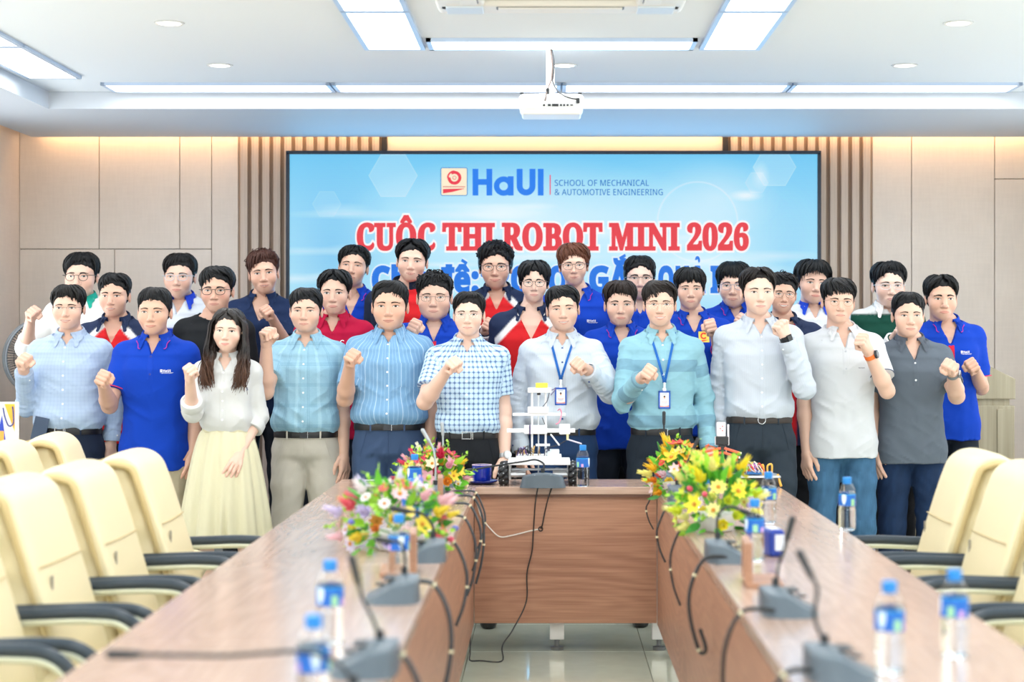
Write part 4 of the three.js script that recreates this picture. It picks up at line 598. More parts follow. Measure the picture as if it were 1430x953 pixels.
function person(P) {
  const Z = P.Z, s = FPX / Z, floorY = P.floor ?? 0, bx = P.bx ?? P.x, X = (bx - CX) / s, local = (px, py) => [(px - CX) / s - X, EYE - (py - CY) / s - floorY];
  const hs = clamp(((P.chin - P.top) / s - (P.hairUp ?? 0.020)) / 0.228, 0.90, 1.14), top = local(0, P.top)[1] - (P.hairUp ?? 0.020), eyeY = top - 0.115 * hs, hx = (P.x - bx) / s;
  const H = P.H = P.stature ?? top, g = H / 1.7, fine = P.fine ?? false;
  P.build ??= 1; P.belly ??= 0; const b = P.build;
  const h = { w: 1, jaw: 1, fat: 0, chin: 0, neck: P.woman ? 0.86 : 1, nose: 1, tone: 0, seed: personSeed++, ...P.head }; P.seed = h.seed; h.w = 1.05 + (h.w - 1) * 0.75; h.jaw = 1.045 + (h.jaw - 1) * 0.85;
  const root = thing('person', P.label, 'person', [X, floorY, -Z], P.turn ?? 0), skin = skinColor(h.tone);
  // --- skeleton
  const sh = (P.shoulder ?? 0.160) * g * (0.6 + 0.4 * b) * (P.woman ? 0.86 : 1), sy = (P.shoulderY ?? 0.804) * H, zs = -0.02;
  const S = { R: V(-sh, sy + (P.lift?.R ?? 0), zs), L: V(sh, sy + (P.lift?.L ?? 0), zs) }, L1 = 0.168 * H, L2 = 0.148 * H, arms = {};
  for (const k of ['R', 'L']) {
    const a = P.arms?.[k] || {}, sg = k === 'R' ? -1 : 1; let E, W, kind;
    if (a.f) { const e = local(...a.e), t = local(...a.f); [E, W] = solveArm(S[k], e, t, L1, L2 + 0.05, 1); const d = W.clone().sub(E).normalize(); W.addScaledVector(d, -0.055); kind = 'fist'; }
    else if (a.h) { const t = local(...a.h), e = a.e ? local(...a.e) : [lerp(S[k].x, t[0], 0.5) + sg * 0.025, lerp(S[k].y, t[1], 0.48)]; [E, W] = solveArm(S[k], e, t, L1, L2 + 0.05, a.back ?? -0.35); W = E.clone().add(V(t[0] - E.x, t[1] - E.y, a.dz ?? 0.08).setLength(L2)); kind = 'open'; }
    else { E = S[k].clone().add(V(sg * 0.035, -L1 * 0.98, -0.02)); W = E.clone().add(V(sg * 0.005, -L2 * 0.97, 0.06)); kind = 'open'; }
    const d = W.clone().sub(E).normalize(), palm = a.palm ? V(...a.palm) : kind === 'fist' ? V(-sg * 0.75, -0.1, 0.55) : V(-sg * 0.8, 0, -0.5);
    arms[k] = { E, W, d, palm, kind, S: S[k], sg };
  }
  const T = torsoOf(P), neckB = V(0, 0.852 * H, -0.032 * g), neckT = V(hx * 0.7, eyeY - 0.05 * hs, -0.022);
  const shoulders = (o) => { const c1 = cone([-sh + 0.005, sy - 0.003, zs], [sh - 0.005, sy - 0.003, zs], 0.050 * g * (0.5 + 0.5 * b) + o, 0.050 * g * (0.5 + 0.5 * b) + o), t1 = cone([-0.028, 0.833 * H, -0.034], [-sh * 0.88, sy + 0.006, zs - 0.006], 0.036 * g + o * 0.6, 0.042 * g + o), t2 = cone([0.028, 0.833 * H, -0.034], [sh * 0.88, sy + 0.006, zs - 0.006], 0.036 * g + o * 0.6, 0.042 * g + o); return (x, y, z) => smin(smin(c1(x, y, z), t1(x, y, z), 0.03), t2(x, y, z), 0.03); };
  const ar = (P.woman ? 0.80 : 1) * (0.55 + 0.45 * b), armSkin = (k) => { const a = arms[k], m = a.E.clone().addScaledVector(a.d, 0.07); return [cone(a.S, a.E, 0.045 * ar, 0.038 * ar), cone(a.E, m, 0.040 * ar, 0.041 * ar), cone(m, a.W.clone().addScaledVector(a.d, 0.012), 0.041 * ar, 0.0268 * (0.5 + 0.5 * ar))]; };
  // --- skin: one surface for neck, chest, arms and legs, with head and hands on their own grids
  const hip = 0.505 * H, legs = (o) => { const out = []; for (const sg of [-1, 1]) { const a = V(sg * 0.086 * g, hip, -0.01), m = V(sg * 0.094 * g, 0.40 * H, 0.004), k = V(sg * 0.102 * g, 0.275 * H, 0.012), f = V(sg * 0.108 * g, 0.045 * H, -0.03); out.push(cone(a, m, 0.082 * g * b + o, 0.073 * g * b + o), cone(m, k, 0.073 * g * b + o, 0.060 * g * b + o), cone(k, f, 0.060 * g * b + o, 0.045 * g * b + o)); } return out; };
  {
    const shd = shoulders(0), A = [...armSkin('R'), ...armSkin('L')], Lg = legs(-0.012), neck = cone(neckB, neckT, 0.054 * h.neck * (0.5 + 0.5 * b), 0.050 * h.neck * hs);
    const f = (x, y, z) => { let d = T.field(x, y, z, -0.010 - 0.09 * smooth(0.51 * H, 0.43 * H, y)); d = smin(d, shd(x, y, z), 0.04); d = smin(d, neck(x, y, z), 0.03); for (const c of A) d = smin(d, c(x, y, z), 0.018); if (y < 0.6 * H) for (const c of Lg) d = smin(d, c(x, y, z), 0.02); return d; };
    const k = fine ? 0.0125 : 0.019, lo = 0.04 * H, ex = 0.06 + Math.max(...['R', 'L'].flatMap((q) => [Math.abs(arms[q].E.x), Math.abs(arms[q].W.x)]), 0.24), ez = 0.07 + Math.max(...['R', 'L'].flatMap((q) => [arms[q].E.z, arms[q].W.z]), 0.14);
    const col = (x, y, z) => { const n = 1 + noise3(x * 50, y * 50, z * 50) * 0.02; return [skin[0] * n, skin[1] * n, skin[2] * n]; };
    const body = nets(f, span(-ex, ex, k), spans(lo, k * 1.7, 0.5 * H, k, eyeY - 0.03), span(-0.2, ez, k), { color: col });
    const hf = headField(h), hg = headGeo(h, hf), hm = new THREE.Matrix4().makeRotationFromEuler(new THREE.Euler(h.pitch ?? 0, h.yaw ?? 0, h.roll ?? 0, 'YXZ')).scale(V(hs, hs, hs)).setPosition(hx, eyeY, 0.022 + (P.headZ ?? 0));
    hg.applyMatrix4(hm);
    const list = [body, hg];
    for (const q of ['R', 'L']) { const a = arms[q]; list.push(placedHand(a.kind === 'fist' ? FIST : OPEN, a.W, a.d, a.palm, q === 'L', skin, (P.woman ? 0.86 : 1) * (P.hand ?? 1))); }
    const m = mesh('body', mergeGeometries(list.map((q) => { const o = new THREE.BufferGeometry(); for (const n of ['position', 'normal', 'color']) o.setAttribute(n, q.attributes[n]); o.setIndex(q.index); return o; })), mSkin, root);
    // features are parts of the person: built in head units, then set in place one by one
    const holder = new THREE.Group(); features(h, hf, holder); if (P.hair) hairOf(h, P.hair, holder); if (P.glasses) glassesOf(h, P.glasses, holder, hf);
    for (const c of [...holder.children]) { c.applyMatrix4(hm); root.add(c); }
  }
  // --- garments
  const c = { root, P, H, g, T, arms, S, sh, sy, zs, shoulders, legs, neckB, neckT, h, skin, fine, s, local, hs, eyeY, hip, ar, b };
  trousers(c); topGarment(c);
  return root;
}
function ringBand(T, y, o, half, th, a0 = -PI, a1 = PI, n = 72, tilt = 0) {                // a strap round the torso: closed section swept along the outline
  return sheet(n, 4, (u, v) => { const A = lerp(a0, a1, u), [a, b, cz] = T.at(y), cs = Math.sin(A), sn = Math.cos(A), k = 1 / Math.pow(cs ** 4 + sn ** 4 + 1.25 * cs * cs * sn * sn, 0.25), q = v * 4, out = q < 1 || q > 3.999 ? 0 : th, yy = q < 0.5 ? -half : q < 1.5 ? -half : q < 2.5 ? half : half, r = [0, th, th, 0, 0][Math.round(q)], dy = [-half, -half, half, half, -half][Math.round(q)]; return [cs * k * (a + o + r), y + dy + tilt * (1 - sn) , sn * k * (b + o + r) + cz, A * 0.16, dy]; });
}
function trousers(c) {
  const { root, P, H, g, T, fine, legs } = c, lo = P.lower ?? {}, color = lo.color ?? 0x1d2430, waist = (lo.waist ?? 0.575) * H;
  if (lo.skirt) return skirt(c);
  const L = legs(0.012 + (lo.loose ?? 0)), wr = lo.wrinkle ?? 0.004, rA = c.h.seed * 3.7;
  const f = (x, y, z) => { let d = T.field(x, y, z, 0.007 + (lo.loose ?? 0) * 0.5 - 0.085 * smooth(0.50 * H, 0.435 * H, y)); for (const q of L) d = smin(d, q(x, y, z), 0.018); d = Math.max(d, y - waist); if (d < 0.03) { const fold = noise3(x * 16 + rA, y * 26 + Math.abs(x) * 20, z * 14); d += fold * wr * smooth(waist, waist - 0.15, y) + Math.abs(noise3(x * 22 + 9 + rA, y * 13 - x * 30, z * 20)) * wr * 0.8 * smooth(waist - 0.04, waist - 0.2, y); } return Math.max(d, 0.055 - y); };
  const k = fine ? 0.0125 : 0.021;
  mesh('trousers', nets(f, span(-0.27, 0.27, k), span(0.045, waist + 0.01, k), span(-0.22, 0.27, k), { uv: (x, y, z) => [Math.atan2(Math.abs(x) > 0.02 ? x - Math.sign(x) * 0.09 : x, z) * 0.09, y] }), lo.jeans ? cloth(lo.jeans, 'denim', 0.85) : cloth(color, lo.map ?? 'twill', 0.8), root);
  for (const sg of [-1, 1]) { const x = sg * 0.1 * g; mesh('shoe', nets(((a, b2, d) => (x1, y1, z1) => Math.max(smin(smin(a(x1, y1, z1), b2(x1, y1, z1), 0.03), d(x1, y1, z1), 0.03), -y1))(cone([x, 0.045, -0.07], [x * 1.12, 0.03, 0.13], 0.042, 0.036), cone([x * 1.12, 0.026, 0.13], [x * 1.14, 0.026, 0.16], 0.034, 0.03), cone([x, 0.05, -0.06], [x, 0.10, -0.045], 0.04, 0.042)), span(x - 0.07, x + 0.08, 0.012), span(-0.01, 0.13, 0.012), span(-0.13, 0.21, 0.014)), mShoe, root); }
  if (lo.belt) {
    const y = waist - 0.018, mb = lo.belt === 'brown' ? mBeltBrown : mBelt, belt = mesh('belt', ringBand(T, y, 0.0065 + (lo.loose ?? 0) * 0.5, 0.0165, 0.0045), mb, root), bz = (dx) => frontZ((X, Y, Zz) => T.field(X, Y, Zz, 0.0115), dx, y), bx = lo.buckleX ?? 0;
    if (lo.buckle === 'ring') { const gR = new THREE.TorusGeometry(0.019, 0.0028, 8, 28); gR.translate(bx, y, bz(bx) + 0.004); mesh('buckle', gR, mBuckle, belt); }
    else if (lo.buckle === 'frame') mesh('buckle', [box(0.046, 0.004, 0.005, bx, y + 0.017, bz(bx) + 0.004, 0.001, 1), box(0.046, 0.004, 0.005, bx, y - 0.017, bz(bx) + 0.004, 0.001, 1), box(0.004, 0.038, 0.005, bx - 0.022, y, bz(bx) + 0.004, 0.001, 1), box(0.004, 0.038, 0.005, bx + 0.022, y, bz(bx) + 0.004, 0.001, 1), box(0.004, 0.04, 0.006, bx + 0.03, y, bz(bx) + 0.004, 0.001, 1)], mBuckle, belt);
    else { mesh('buckle', box(0.042, 0.034, 0.006, bx, y, bz(bx) + 0.003, 0.002, 2), mBuckleDark, belt); mesh('buckle_edge', box(0.003, 0.035, 0.008, bx + 0.022, y, bz(bx) + 0.003, 0.001, 1), mBuckle, belt); }
    for (const dx of [-0.085, 0.085]) { const z = bz(dx); mesh('belt_loop', box(0.009, 0.046, 0.006, dx, y, z + 0.001, 0.002, 1), lo.jeans ? cloth(lo.jeans, 'denim', 0.85) : cloth(color, lo.map ?? 'twill', 0.8), root); }
  }
  if (fine) { const tf = f, y = waist - 0.05; mesh('fly_seam', tube([0, 0.25, 0.5, 0.75, 1].map((q) => { const Y = lerp(waist - 0.036, waist - 0.2, q); return [0.004, Y, frontZ(tf, 0.004, Y) + 0.0004]; }), 0.0012, 5, 12), lo.jeans ? cloth(lo.jeans, 'denim', 0.85) : cloth(color, lo.map ?? 'twill', 0.8), root); for (const sg of [-1, 1]) mesh('pocket_seam', tube([0, 0.3, 0.6, 1].map((q) => { const Y = lerp(waist - 0.037, waist - 0.17, q), x = sg * lerp(0.105, 0.142, q); return [x, Y, frontZ(tf, x, Y) + 0.0006]; }), 0.0011, 5, 10), lo.jeans ? cloth(lo.jeans, 'denim', 0.85) : cloth(color, lo.map ?? 'twill', 0.8), root); }
}
function skirt(c) {
  const { root, H, g, T } = c, yW = 0.624 * H, yH = 0.265 * H, n = 96, pleat = (A, q) => { const k = Math.sin(A * 11 + 0.6 * Math.sin(A * 3)) * 0.6 + Math.sin(A * 23 + 1.3) * 0.25 + 0.2 * Math.sin(A * 5 + 2); return k * (0.005 + 0.016 * q); };
  const at2 = (A, q) => { const y = lerp(yW, yH, q), [a, b2, cz] = T.at(Math.max(y, 0.5 * H)), [aw, bw, cw] = T.at(yW), fl = Math.pow(q, 0.62), R = pleat(A, q), slit = Math.exp(-(((A - 0.10) / 0.05) ** 2)) * 0.03 * smooth(0.45, 1, q); return [Math.sin(A) * (lerp(aw + 0.012, 0.232, fl) + R), y + 0.004 * Math.sin(A * 4) * q, Math.cos(A) * (lerp(bw + 0.012, 0.185, fl) + R - slit) + lerp(cw, 0.01, q), A * 0.2, y]; };
  mesh('skirt', sheet(220, 40, (u, v) => at2(PI - u * 2 * PI, v)), phys(0xd8d3b4, 0.85, { bumpMap: clothBump, bumpScale: 0.0006, side: THREE.DoubleSide, sheen: 0.2, sheenColor: new THREE.Color(0.7, 0.7, 0.6) }), root);
  mesh('waistband', ringBand(T, yW + 0.004, 0.008, 0.014, 0.007), cloth(0xd8d3b4, null, 0.85), root);
  for (const sg of [-1, 1]) mesh('shoe', nets(((a, d) => (x1, y1, z1) => Math.max(smin(a(x1, y1, z1), d(x1, y1, z1), 0.03), -y1))(cone([sg * 0.08, 0.04, -0.05], [sg * 0.085, 0.026, 0.11], 0.034, 0.03), cone([sg * 0.08, 0.05, -0.05], [sg * 0.08, 0.09, -0.04], 0.034, 0.034)), span(sg * 0.08 - 0.06, sg * 0.08 + 0.06, 0.012), span(-0.01, 0.12, 0.012), span(-0.1, 0.16, 0.014)), std(0xe8e4dc, 0.5), root);
}
function topGarment(c) {
  const { root, P, H, g, T, arms, S, shoulders, fine, h, sy } = c, t = P.wear, ease = t.ease ?? 0.014, tuck = !!t.tuck, waist = ((P.lower?.waist) ?? 0.575) * H;
  const hem = tuck ? waist - 0.006 : (t.hem ?? 0.47) * H, long = t.sleeve === 'long', shd = shoulders(ease * 0.85), seed = h.seed * 5.3;
  const sleeves = [], slUV = [];
  for (const k of ['R', 'L']) {
    const a = arms[k], u = a.E.clone().sub(a.S).normalize(), rS = 0.053 * c.ar + ease * 0.55, L1 = a.S.distanceTo(a.E), L2 = a.E.distanceTo(a.W);
    const cutEnd = (fn, p, d) => { const q = p.dot(d); return (x, y, z) => Math.max(fn(x, y, z), x * d.x + y * d.y + z * d.z - q); };
    if (long || t.sleeve === 'three') {
      const end = t.sleeve === 'three' ? a.E.clone().addScaledVector(a.d, 0.085) : a.W.clone().addScaledVector(a.d, -0.004), rE = (t.sleeve === 'three' ? 0.054 : 0.053) * c.ar + ease * 0.4, rW = t.sleeve === 'three' ? 0.049 : 0.0375 * c.ar + 0.003;
      sleeves.push({ k, fn: cone(a.S, a.E, rS, rE), o: a.S, d: u, base: 0 }, { k, fn: cutEnd(cone(a.E, end.clone().addScaledVector(a.d, 0.02), rE, rW), end, a.d), o: a.E, d: a.d, base: L1, end, r: rW });
    } else {
      const len = (t.len ?? 0.74) * L1, end = a.S.clone().addScaledVector(u, len);
      sleeves.push({ k, fn: cutEnd(cone(a.S, end.clone().addScaledVector(u, 0.02), rS, (0.053 * c.ar + ease * 0.6)), end, u), o: a.S, d: u, base: 0, end, r: 0.053 * c.ar + ease * 0.6 });
    }
  }
  // neck opening: a tilted hole and a V in front
  const vb = (t.v ?? 0.835) * H - 0.0, ny = 0.852 * H, nr = (t.neckR ?? 0.062) * (0.5 + 0.5 * c.b) * (P.woman ? 0.92 : 1) * g, nz = -0.026 * g, vs = t.vs ?? 0.55;
  const hole = (x, y, z) => { const zz = z - nz - (y - ny) * 0.35, d = Math.sqrt(x * x + zz * zz * 0.92) - nr - 0.004, below = (ny - 0.014 - 0.36 * (z - nz)) - y; return Math.max((d + 0.7 * Math.min(0, below)) * 0.8, below); };
  const vee = (x, y, z) => Math.max((Math.abs(x) - (y - vb) * vs) * 0.85, -z + 0.01, vb - y);
  const blouse = (y) => tuck ? 0.012 * Math.exp(-(((y - waist - 0.045) / 0.05) ** 2)) * (t.blouse ?? 1) - 0.006 * smooth(waist + 0.02, waist - 0.005, y) : lerp(0.0, 0.01, smooth(0.62 * H, 0.5 * H, y));
  const amp = (t.wrinkle ?? (t.tuck ? 0.010 : 0.0065));
  const core = (x, y, z) => Math.max(smin(T.field(x, y, z, ease + blouse(y)), shd(x, y, z), 0.045), hem + (t.hemCurve ?? 0) * x * x - y);
  const f = (x, y, z) => {
    let d = core(x, y, z);
    for (const q of sleeves) d = smin(d, q.fn(x, y, z), 0.022);
    if (d < 0.035) {
      const lowW = smooth(sy - 0.02, waist, y), drag = Math.abs(noise3(x * 9 + seed, (y - Math.abs(x) * 0.55) * 17, z * 7 + seed)), cross = Math.abs(noise3(x * 10 - seed, (y + x * 0.5) * 19, z * 8)), vert = noise3(x * 30 + seed, y * 6, z * 24);
      d += (drag * 0.9 + cross * 0.55 - 0.42) * amp * (0.45 + 0.75 * lowW) + vert * amp * 0.28 * lowW;
      for (const q of sleeves) { const px = x - q.o.x, py = y - q.o.y, pz = z - q.o.z, al = px * q.d.x + py * q.d.y + pz * q.d.z; const wq = smooth(0.014, -0.004, q.fn(x, y, z)); if (wq > 0) d += wq * Math.abs(noise3(al * 34 + seed, px * 16, pz * 16 + py * 9)) * amp * 0.6 * (long ? 1 : 0.55); }
    }
    d = Math.max(d, -hole(x, y, z)); if (t.v !== 0) d = Math.max(d, -vee(x, y, z));
    return d;
  };
  const k = fine ? 0.0088 : t.paint ? 0.0105 : 0.0145, E = Object.values(arms), ex = Math.max(0.28, ...E.map((a) => Math.max(Math.abs(a.E.x), long || t.sleeve === 'three' ? Math.abs(a.W.x) : 0) + 0.1)), ez = Math.max(0.27, ...E.map((a) => Math.max(a.E.z, long || t.sleeve === 'three' ? a.W.z : 0) + 0.1)), lowY = Math.min(hem, ...E.map((a) => Math.min(a.E.y - 0.10, long ? a.W.y - 0.05 : 9))) - 0.02;
  const vc = !!t.paint;
  const nearSleeve = (x, y, z) => { let best = core(x, y, z) - 0.004, q = null; for (const s2 of sleeves) { const d = s2.fn(x, y, z); if (d < best) { best = d; q = s2; } } return q; };
  const uv = (x, y, z) => { const q = nearSleeve(x, y, z); if (!q) return [Math.atan2(x, z + 0.02) * 0.165 * g, y]; const px = x - q.o.x, py = y - q.o.y, pz = z - q.o.z, al = px * q.d.x + py * q.d.y + pz * q.d.z, ax = V(px, py, pz).addScaledVector(q.d, -al), e1 = V(0, 0, 1).addScaledVector(q.d, -q.d.z).normalize(), e2 = new THREE.Vector3().crossVectors(q.d, e1); return [Math.atan2(ax.dot(e2), ax.dot(e1)) * 0.055 + 0.3, 1.4 - q.base - al]; };
  const color = vc ? (x, y, z) => { const q = nearSleeve(x, y, z), c2 = t.paint(x / g, (y - sy) / g, z / g, q); return Array.isArray(c2) ? c2 : new THREE.Color(c2).toArray(); } : undefined;
  const mat = cloth(vc ? 0xffffff : t.color ?? 0xffffff, t.map, t.rough ?? 0.85, vc);
  const shirt = mesh(t.name ?? 'shirt', nets(f, span(-ex, ex, k), span(lowY, 0.9 * H, k), span(-0.2, ez, k), { uv, color }), mat, root);
  const fz = (x, y) => frontZ(f, x, y), matC = t.collarColor !== undefined ? cloth(t.collarColor, null, 0.85) : mat;
  // collar: a band round the neck with its leaf folded down to two points
  if (t.collar !== 'none') {
    const tall = t.collar === 'stand', r0 = nr - 0.002, open = t.open ?? 0.3, leaf = t.leaf ?? 0.05, point = t.point ?? 0.03, bh = t.band ?? 0.040, prof = tall ? [[0.004, -0.012], [0.004, bh + 0.012], [0.007, bh + 0.016], [0.010, bh + 0.010], [0.013, -0.012]] : [[0.0, -0.010], [0.001, bh * 0.6], [0.003, bh], [0.008, bh + 0.003], [0.0125, bh - 0.004], [0.0175, bh - leaf * 0.5], [0.022, bh - leaf], [0.019, bh - leaf - 0.0015], [0.012, bh - leaf * 0.6]];
    const n = 52, at3 = (u, v) => {
      const A = lerp(open, 2 * PI - open, u), q = v * (prof.length - 1), i = Math.min(prof.length - 2, q | 0), fr = q - i, dr = lerp(prof[i][0], prof[i + 1][0], fr); let dy = lerp(prof[i][1], prof[i + 1][1], fr);
      const fa = Math.cos(A), side = Math.exp(-(((Math.min(A, 2 * PI - A) - open) / 0.42) ** 2)), deep = tall ? 0 : clamp((v - 0.42) / 0.4, 0, 1);
      dy -= side * deep * point * 0.8; const R = r0 + dr + side * deep * 0.012 + 0.004 * smooth(0.3, 1, v), y = ny - 0.004 - 0.36 * (R * fa * 0.9) + dy - (t.drop ?? 0.0) * side, spread = 1 + side * (t.spread ?? 0.10);
      let x = Math.sin(A) * R * spread + Math.sign(Math.sin(A)) * side * deep * (t.flare ?? 0.026), z = nz + fa * R * 1.02 + (y - ny) * 0.30;
      if (deep > 0.3) { const zs2 = fa > 0.1 ? fz(x, y) : -1; if (zs2 > z - 0.02) z = Math.max(z, zs2 + (t.paint ? 0.017 : 0.0085)); }
      return [x, y, z, A * 0.06, y];
    };
    const cg = sheet(n, (prof.length - 1) * 2, at3); mesh('collar', cg, matC, root);
    if (t.piping !== undefined) { const rim = []; for (let i = 0; i <= n; i++) rim.push(at3(i / n, tall ? 0.5 : 0.77)); mesh('collar_piping', tube(rim.map((p) => [p[0], p[1], p[2] + 0.001]), 0.0021, 5, n * 2), std(t.piping, 0.7), root); }
  }
  // placket and buttons, laid on the front
  if (t.placket) {
    const y1 = vb + 0.004, y0 = t.placket === 'full' ? hem + 0.008 : y1 - 0.13, hw = t.placketW ?? 0.0155;
    mesh('placket', sheet(6, 40, (u, v) => { const x = (u - 0.5) * 2 * hw + (t.placketX ?? 0), y = lerp(y0, y1, v), e = u < 0.01 || u > 0.99 ? 0.0002 : 0.0019; return [x, y, fz(x, y) + e, x, y]; }), t.placketColor !== undefined ? cloth(t.placketColor, null, 0.85) : mat, root);
    const nb = t.placket === 'full' ? 6 : 2; if (fine) for (let i = 0; i < nb; i++) { const y = lerp(y1 - 0.012, t.placket === 'full' ? y0 + 0.05 : y0 + 0.03, i / (nb - 1)), z = fz(0, y) + 0.0022, bg = new THREE.CylinderGeometry(0.0052, 0.0052, 0.0022, 14).rotateX(PI / 2).translate(t.placketX ?? 0, y, z + 0.0008); mesh('button', bg, t.buttonColor !== undefined ? std(t.buttonColor, 0.3) : mButton, root); }
  }
  if (t.pocket) { const [px, py, pw, ph] = t.pocket; const q = sheet(10, 10, (u, v) => { const x = (px + (u - 0.5) * pw) * g, y = sy + (py + (v - 0.5) * ph - (v < 0.5 ? 0 : 0)) * g, e = u < 0.01 || u > 0.99 || v < 0.01 || v > 0.99 ? 0.0003 : 0.0018; return [x, y, fz(x, y) + e, x, y]; }); mesh('pocket', q, mat, root); }
  // cuffs and sleeve bands
  for (const q of sleeves) if (q.end) {
    const d = q.d, e1 = V(0, 0, 1).addScaledVector(d, -d.z).normalize(), e2 = new THREE.Vector3().crossVectors(d, e1), wdt = long ? 0.055 : t.sleeve === 'three' ? 0.045 : t.bandW ?? 0.018, R = q.r + (long ? 0.003 : 0.0025);
    const cg = sheet(28, 5, (u, v) => { const A = u * 2 * PI, [al, dr] = [[-wdt, -0.004], [-wdt + 0.002, 0.002], [-wdt * 0.5, 0.0028], [-0.002, 0.0025], [0.001, 0], [0, -0.008]][Math.round(v * 5)], rr = R + dr + (long || t.sleeve === 'three' ? 0 : 0.0) + noise3(u * 5 + seed, v * 2, 1) * 0.0016; const p = q.end.clone().addScaledVector(d, al).addScaledVector(e1, Math.cos(A) * rr).addScaledVector(e2, Math.sin(A) * rr); return [p.x, p.y, p.z, A * 0.05, al]; });
    if (long || t.sleeve === 'three') mesh('cuff', cg, t.cuffColor !== undefined ? cloth(t.cuffColor, null, 0.85) : mat, root);
    else if (t.band2 !== undefined) { const pts = []; for (let i = 0; i < 24; i++) { const A = i / 24 * 2 * PI; pts.push(q.end.clone().addScaledVector(d, -0.004).addScaledVector(e1, Math.cos(A) * (R - 0.0025)).addScaledVector(e2, Math.sin(A) * (R - 0.0025))); } mesh('sleeve_piping', tube(pts, 0.003, 6, 40, true), std(t.band2, 0.7), root); }
    if (long && fine) { const A = q.k === 'R' ? 0.9 : -0.9, p = q.end.clone().addScaledVector(d, -0.028).addScaledVector(e1, Math.cos(A) * (R + 0.003)).addScaledVector(e2, Math.sin(A) * (R + 0.003)); mesh('cuff_button', new THREE.SphereGeometry(0.0046, 10, 8).translate(p.x, p.y, p.z), t.buttonColor !== undefined ? std(t.buttonColor, 0.3) : mButton, root); }
  }
  if (t.zip) mesh('zip', tube([0, 0.2, 0.4, 0.6, 0.8, 1].map((q) => { const y = lerp(vb + 0.002, vb - 0.3, q); return [0, y, fz(0, y) + 0.001]; }), 0.003, 6, 20), std(0x9a9da3, 0.35, { metalness: 0.6 }), root);
  if (t.inner !== undefined) { const ii = mesh('undershirt', sheet(18, 8, (u, v) => { const y = lerp(vb - 0.012, ny - 0.03, v), hw = Math.max(0.004, (y - vb) * vs + 0.014), x = (u - 0.5) * 2 * Math.min(hw, nr * 0.9), sk = T.at(y), z = Math.min(fz(x, y) > -0.19 ? fz(x, y) - 0.004 : 9, sk[1] * Math.sqrt(Math.max(0.1, 1 - (x / sk[0]) ** 2)) + sk[2] + 0.004); return [x, y - 0.016 * (1 - (2 * u - 1) ** 2) * v, Math.min(z, 0.2)]; }), cloth(t.inner, null, 0.85), root); }
  if (t.print) for (const q of t.print) {                                                  // flat print or embroidery on the chest
    const { tex, x, y, w, h: hh, rot } = q, X0 = x * g, Y0 = sy + y * g, m = phys(0xffffff, 0.7, { map: tex, transparent: true });
    mesh(q.name ?? 'chest_print', sheet(14, 6, (u, v) => { const a = (u - 0.5) * w, b2 = (v - 0.5) * hh, xx = X0 + a, yy = Y0 + b2; return [xx, yy, fz(xx, yy) + 0.0012, u, v]; }), m, root);
  }
  if (t.lanyard) lanyard(c, f, fz, t.lanyard, nr, ny, nz);
  for (const w of P.watches || []) {                                                       // watch: strap ring and case
    const a = arms[w.arm], d = a.d, R = w.over ? 0.041 * c.ar : 0.0285 * (0.5 + 0.5 * c.ar) , o = a.W.clone().addScaledVector(d, w.at ?? -0.012), face = V(...w.face), e1 = face.clone().addScaledVector(d, -face.dot(d)).normalize(), e2 = new THREE.Vector3().crossVectors(d, e1), strap = sheet(32, 4, (u, v) => { const A = u * 2 * PI, [al, dr] = [[-0.010, -0.001], [-0.010, 0.0035], [0.010, 0.0035], [0.010, -0.001], [-0.010, -0.001]][Math.round(v * 4)]; const p = o.clone().addScaledVector(d, al * (w.wide ?? 1)).addScaledVector(e1, Math.cos(A) * (R + dr)).addScaledVector(e2, Math.sin(A) * (R + dr)); return [p.x, p.y, p.z]; });
    const wt = new THREE.Group(); wt.name = 'wristwatch'; root.add(wt); mesh('strap', strap, std(w.color, 0.55, { metalness: w.metal ? 0.8 : 0 }), wt);
    const q = new THREE.Quaternion().setFromRotationMatrix(new THREE.Matrix4().makeBasis(e2, e1, d.clone().negate())), cp = o.clone().addScaledVector(e1, R + 0.006), cg = w.round ? new THREE.CylinderGeometry(0.0205, 0.0215, 0.010, 28) : new RoundedBoxGeometry(0.03, 0.010, 0.036, 3, 0.004); cg.applyQuaternion(q).translate(cp.x, cp.y, cp.z); mesh('case', cg, std(w.caseColor ?? 0x24262a, 0.3, { metalness: 0.5 }), wt);
    const dg = w.round ? new THREE.CylinderGeometry(0.0165, 0.0165, 0.002, 28) : new RoundedBoxGeometry(0.023, 0.002, 0.029, 1, 0.0009); const dp = cp.clone().addScaledVector(e1, 0.0055); dg.applyQuaternion(q).translate(dp.x, dp.y, dp.z); mesh('dial', dg, std(w.dial ?? 0x0c0e12, 0.15), wt);
  }
}
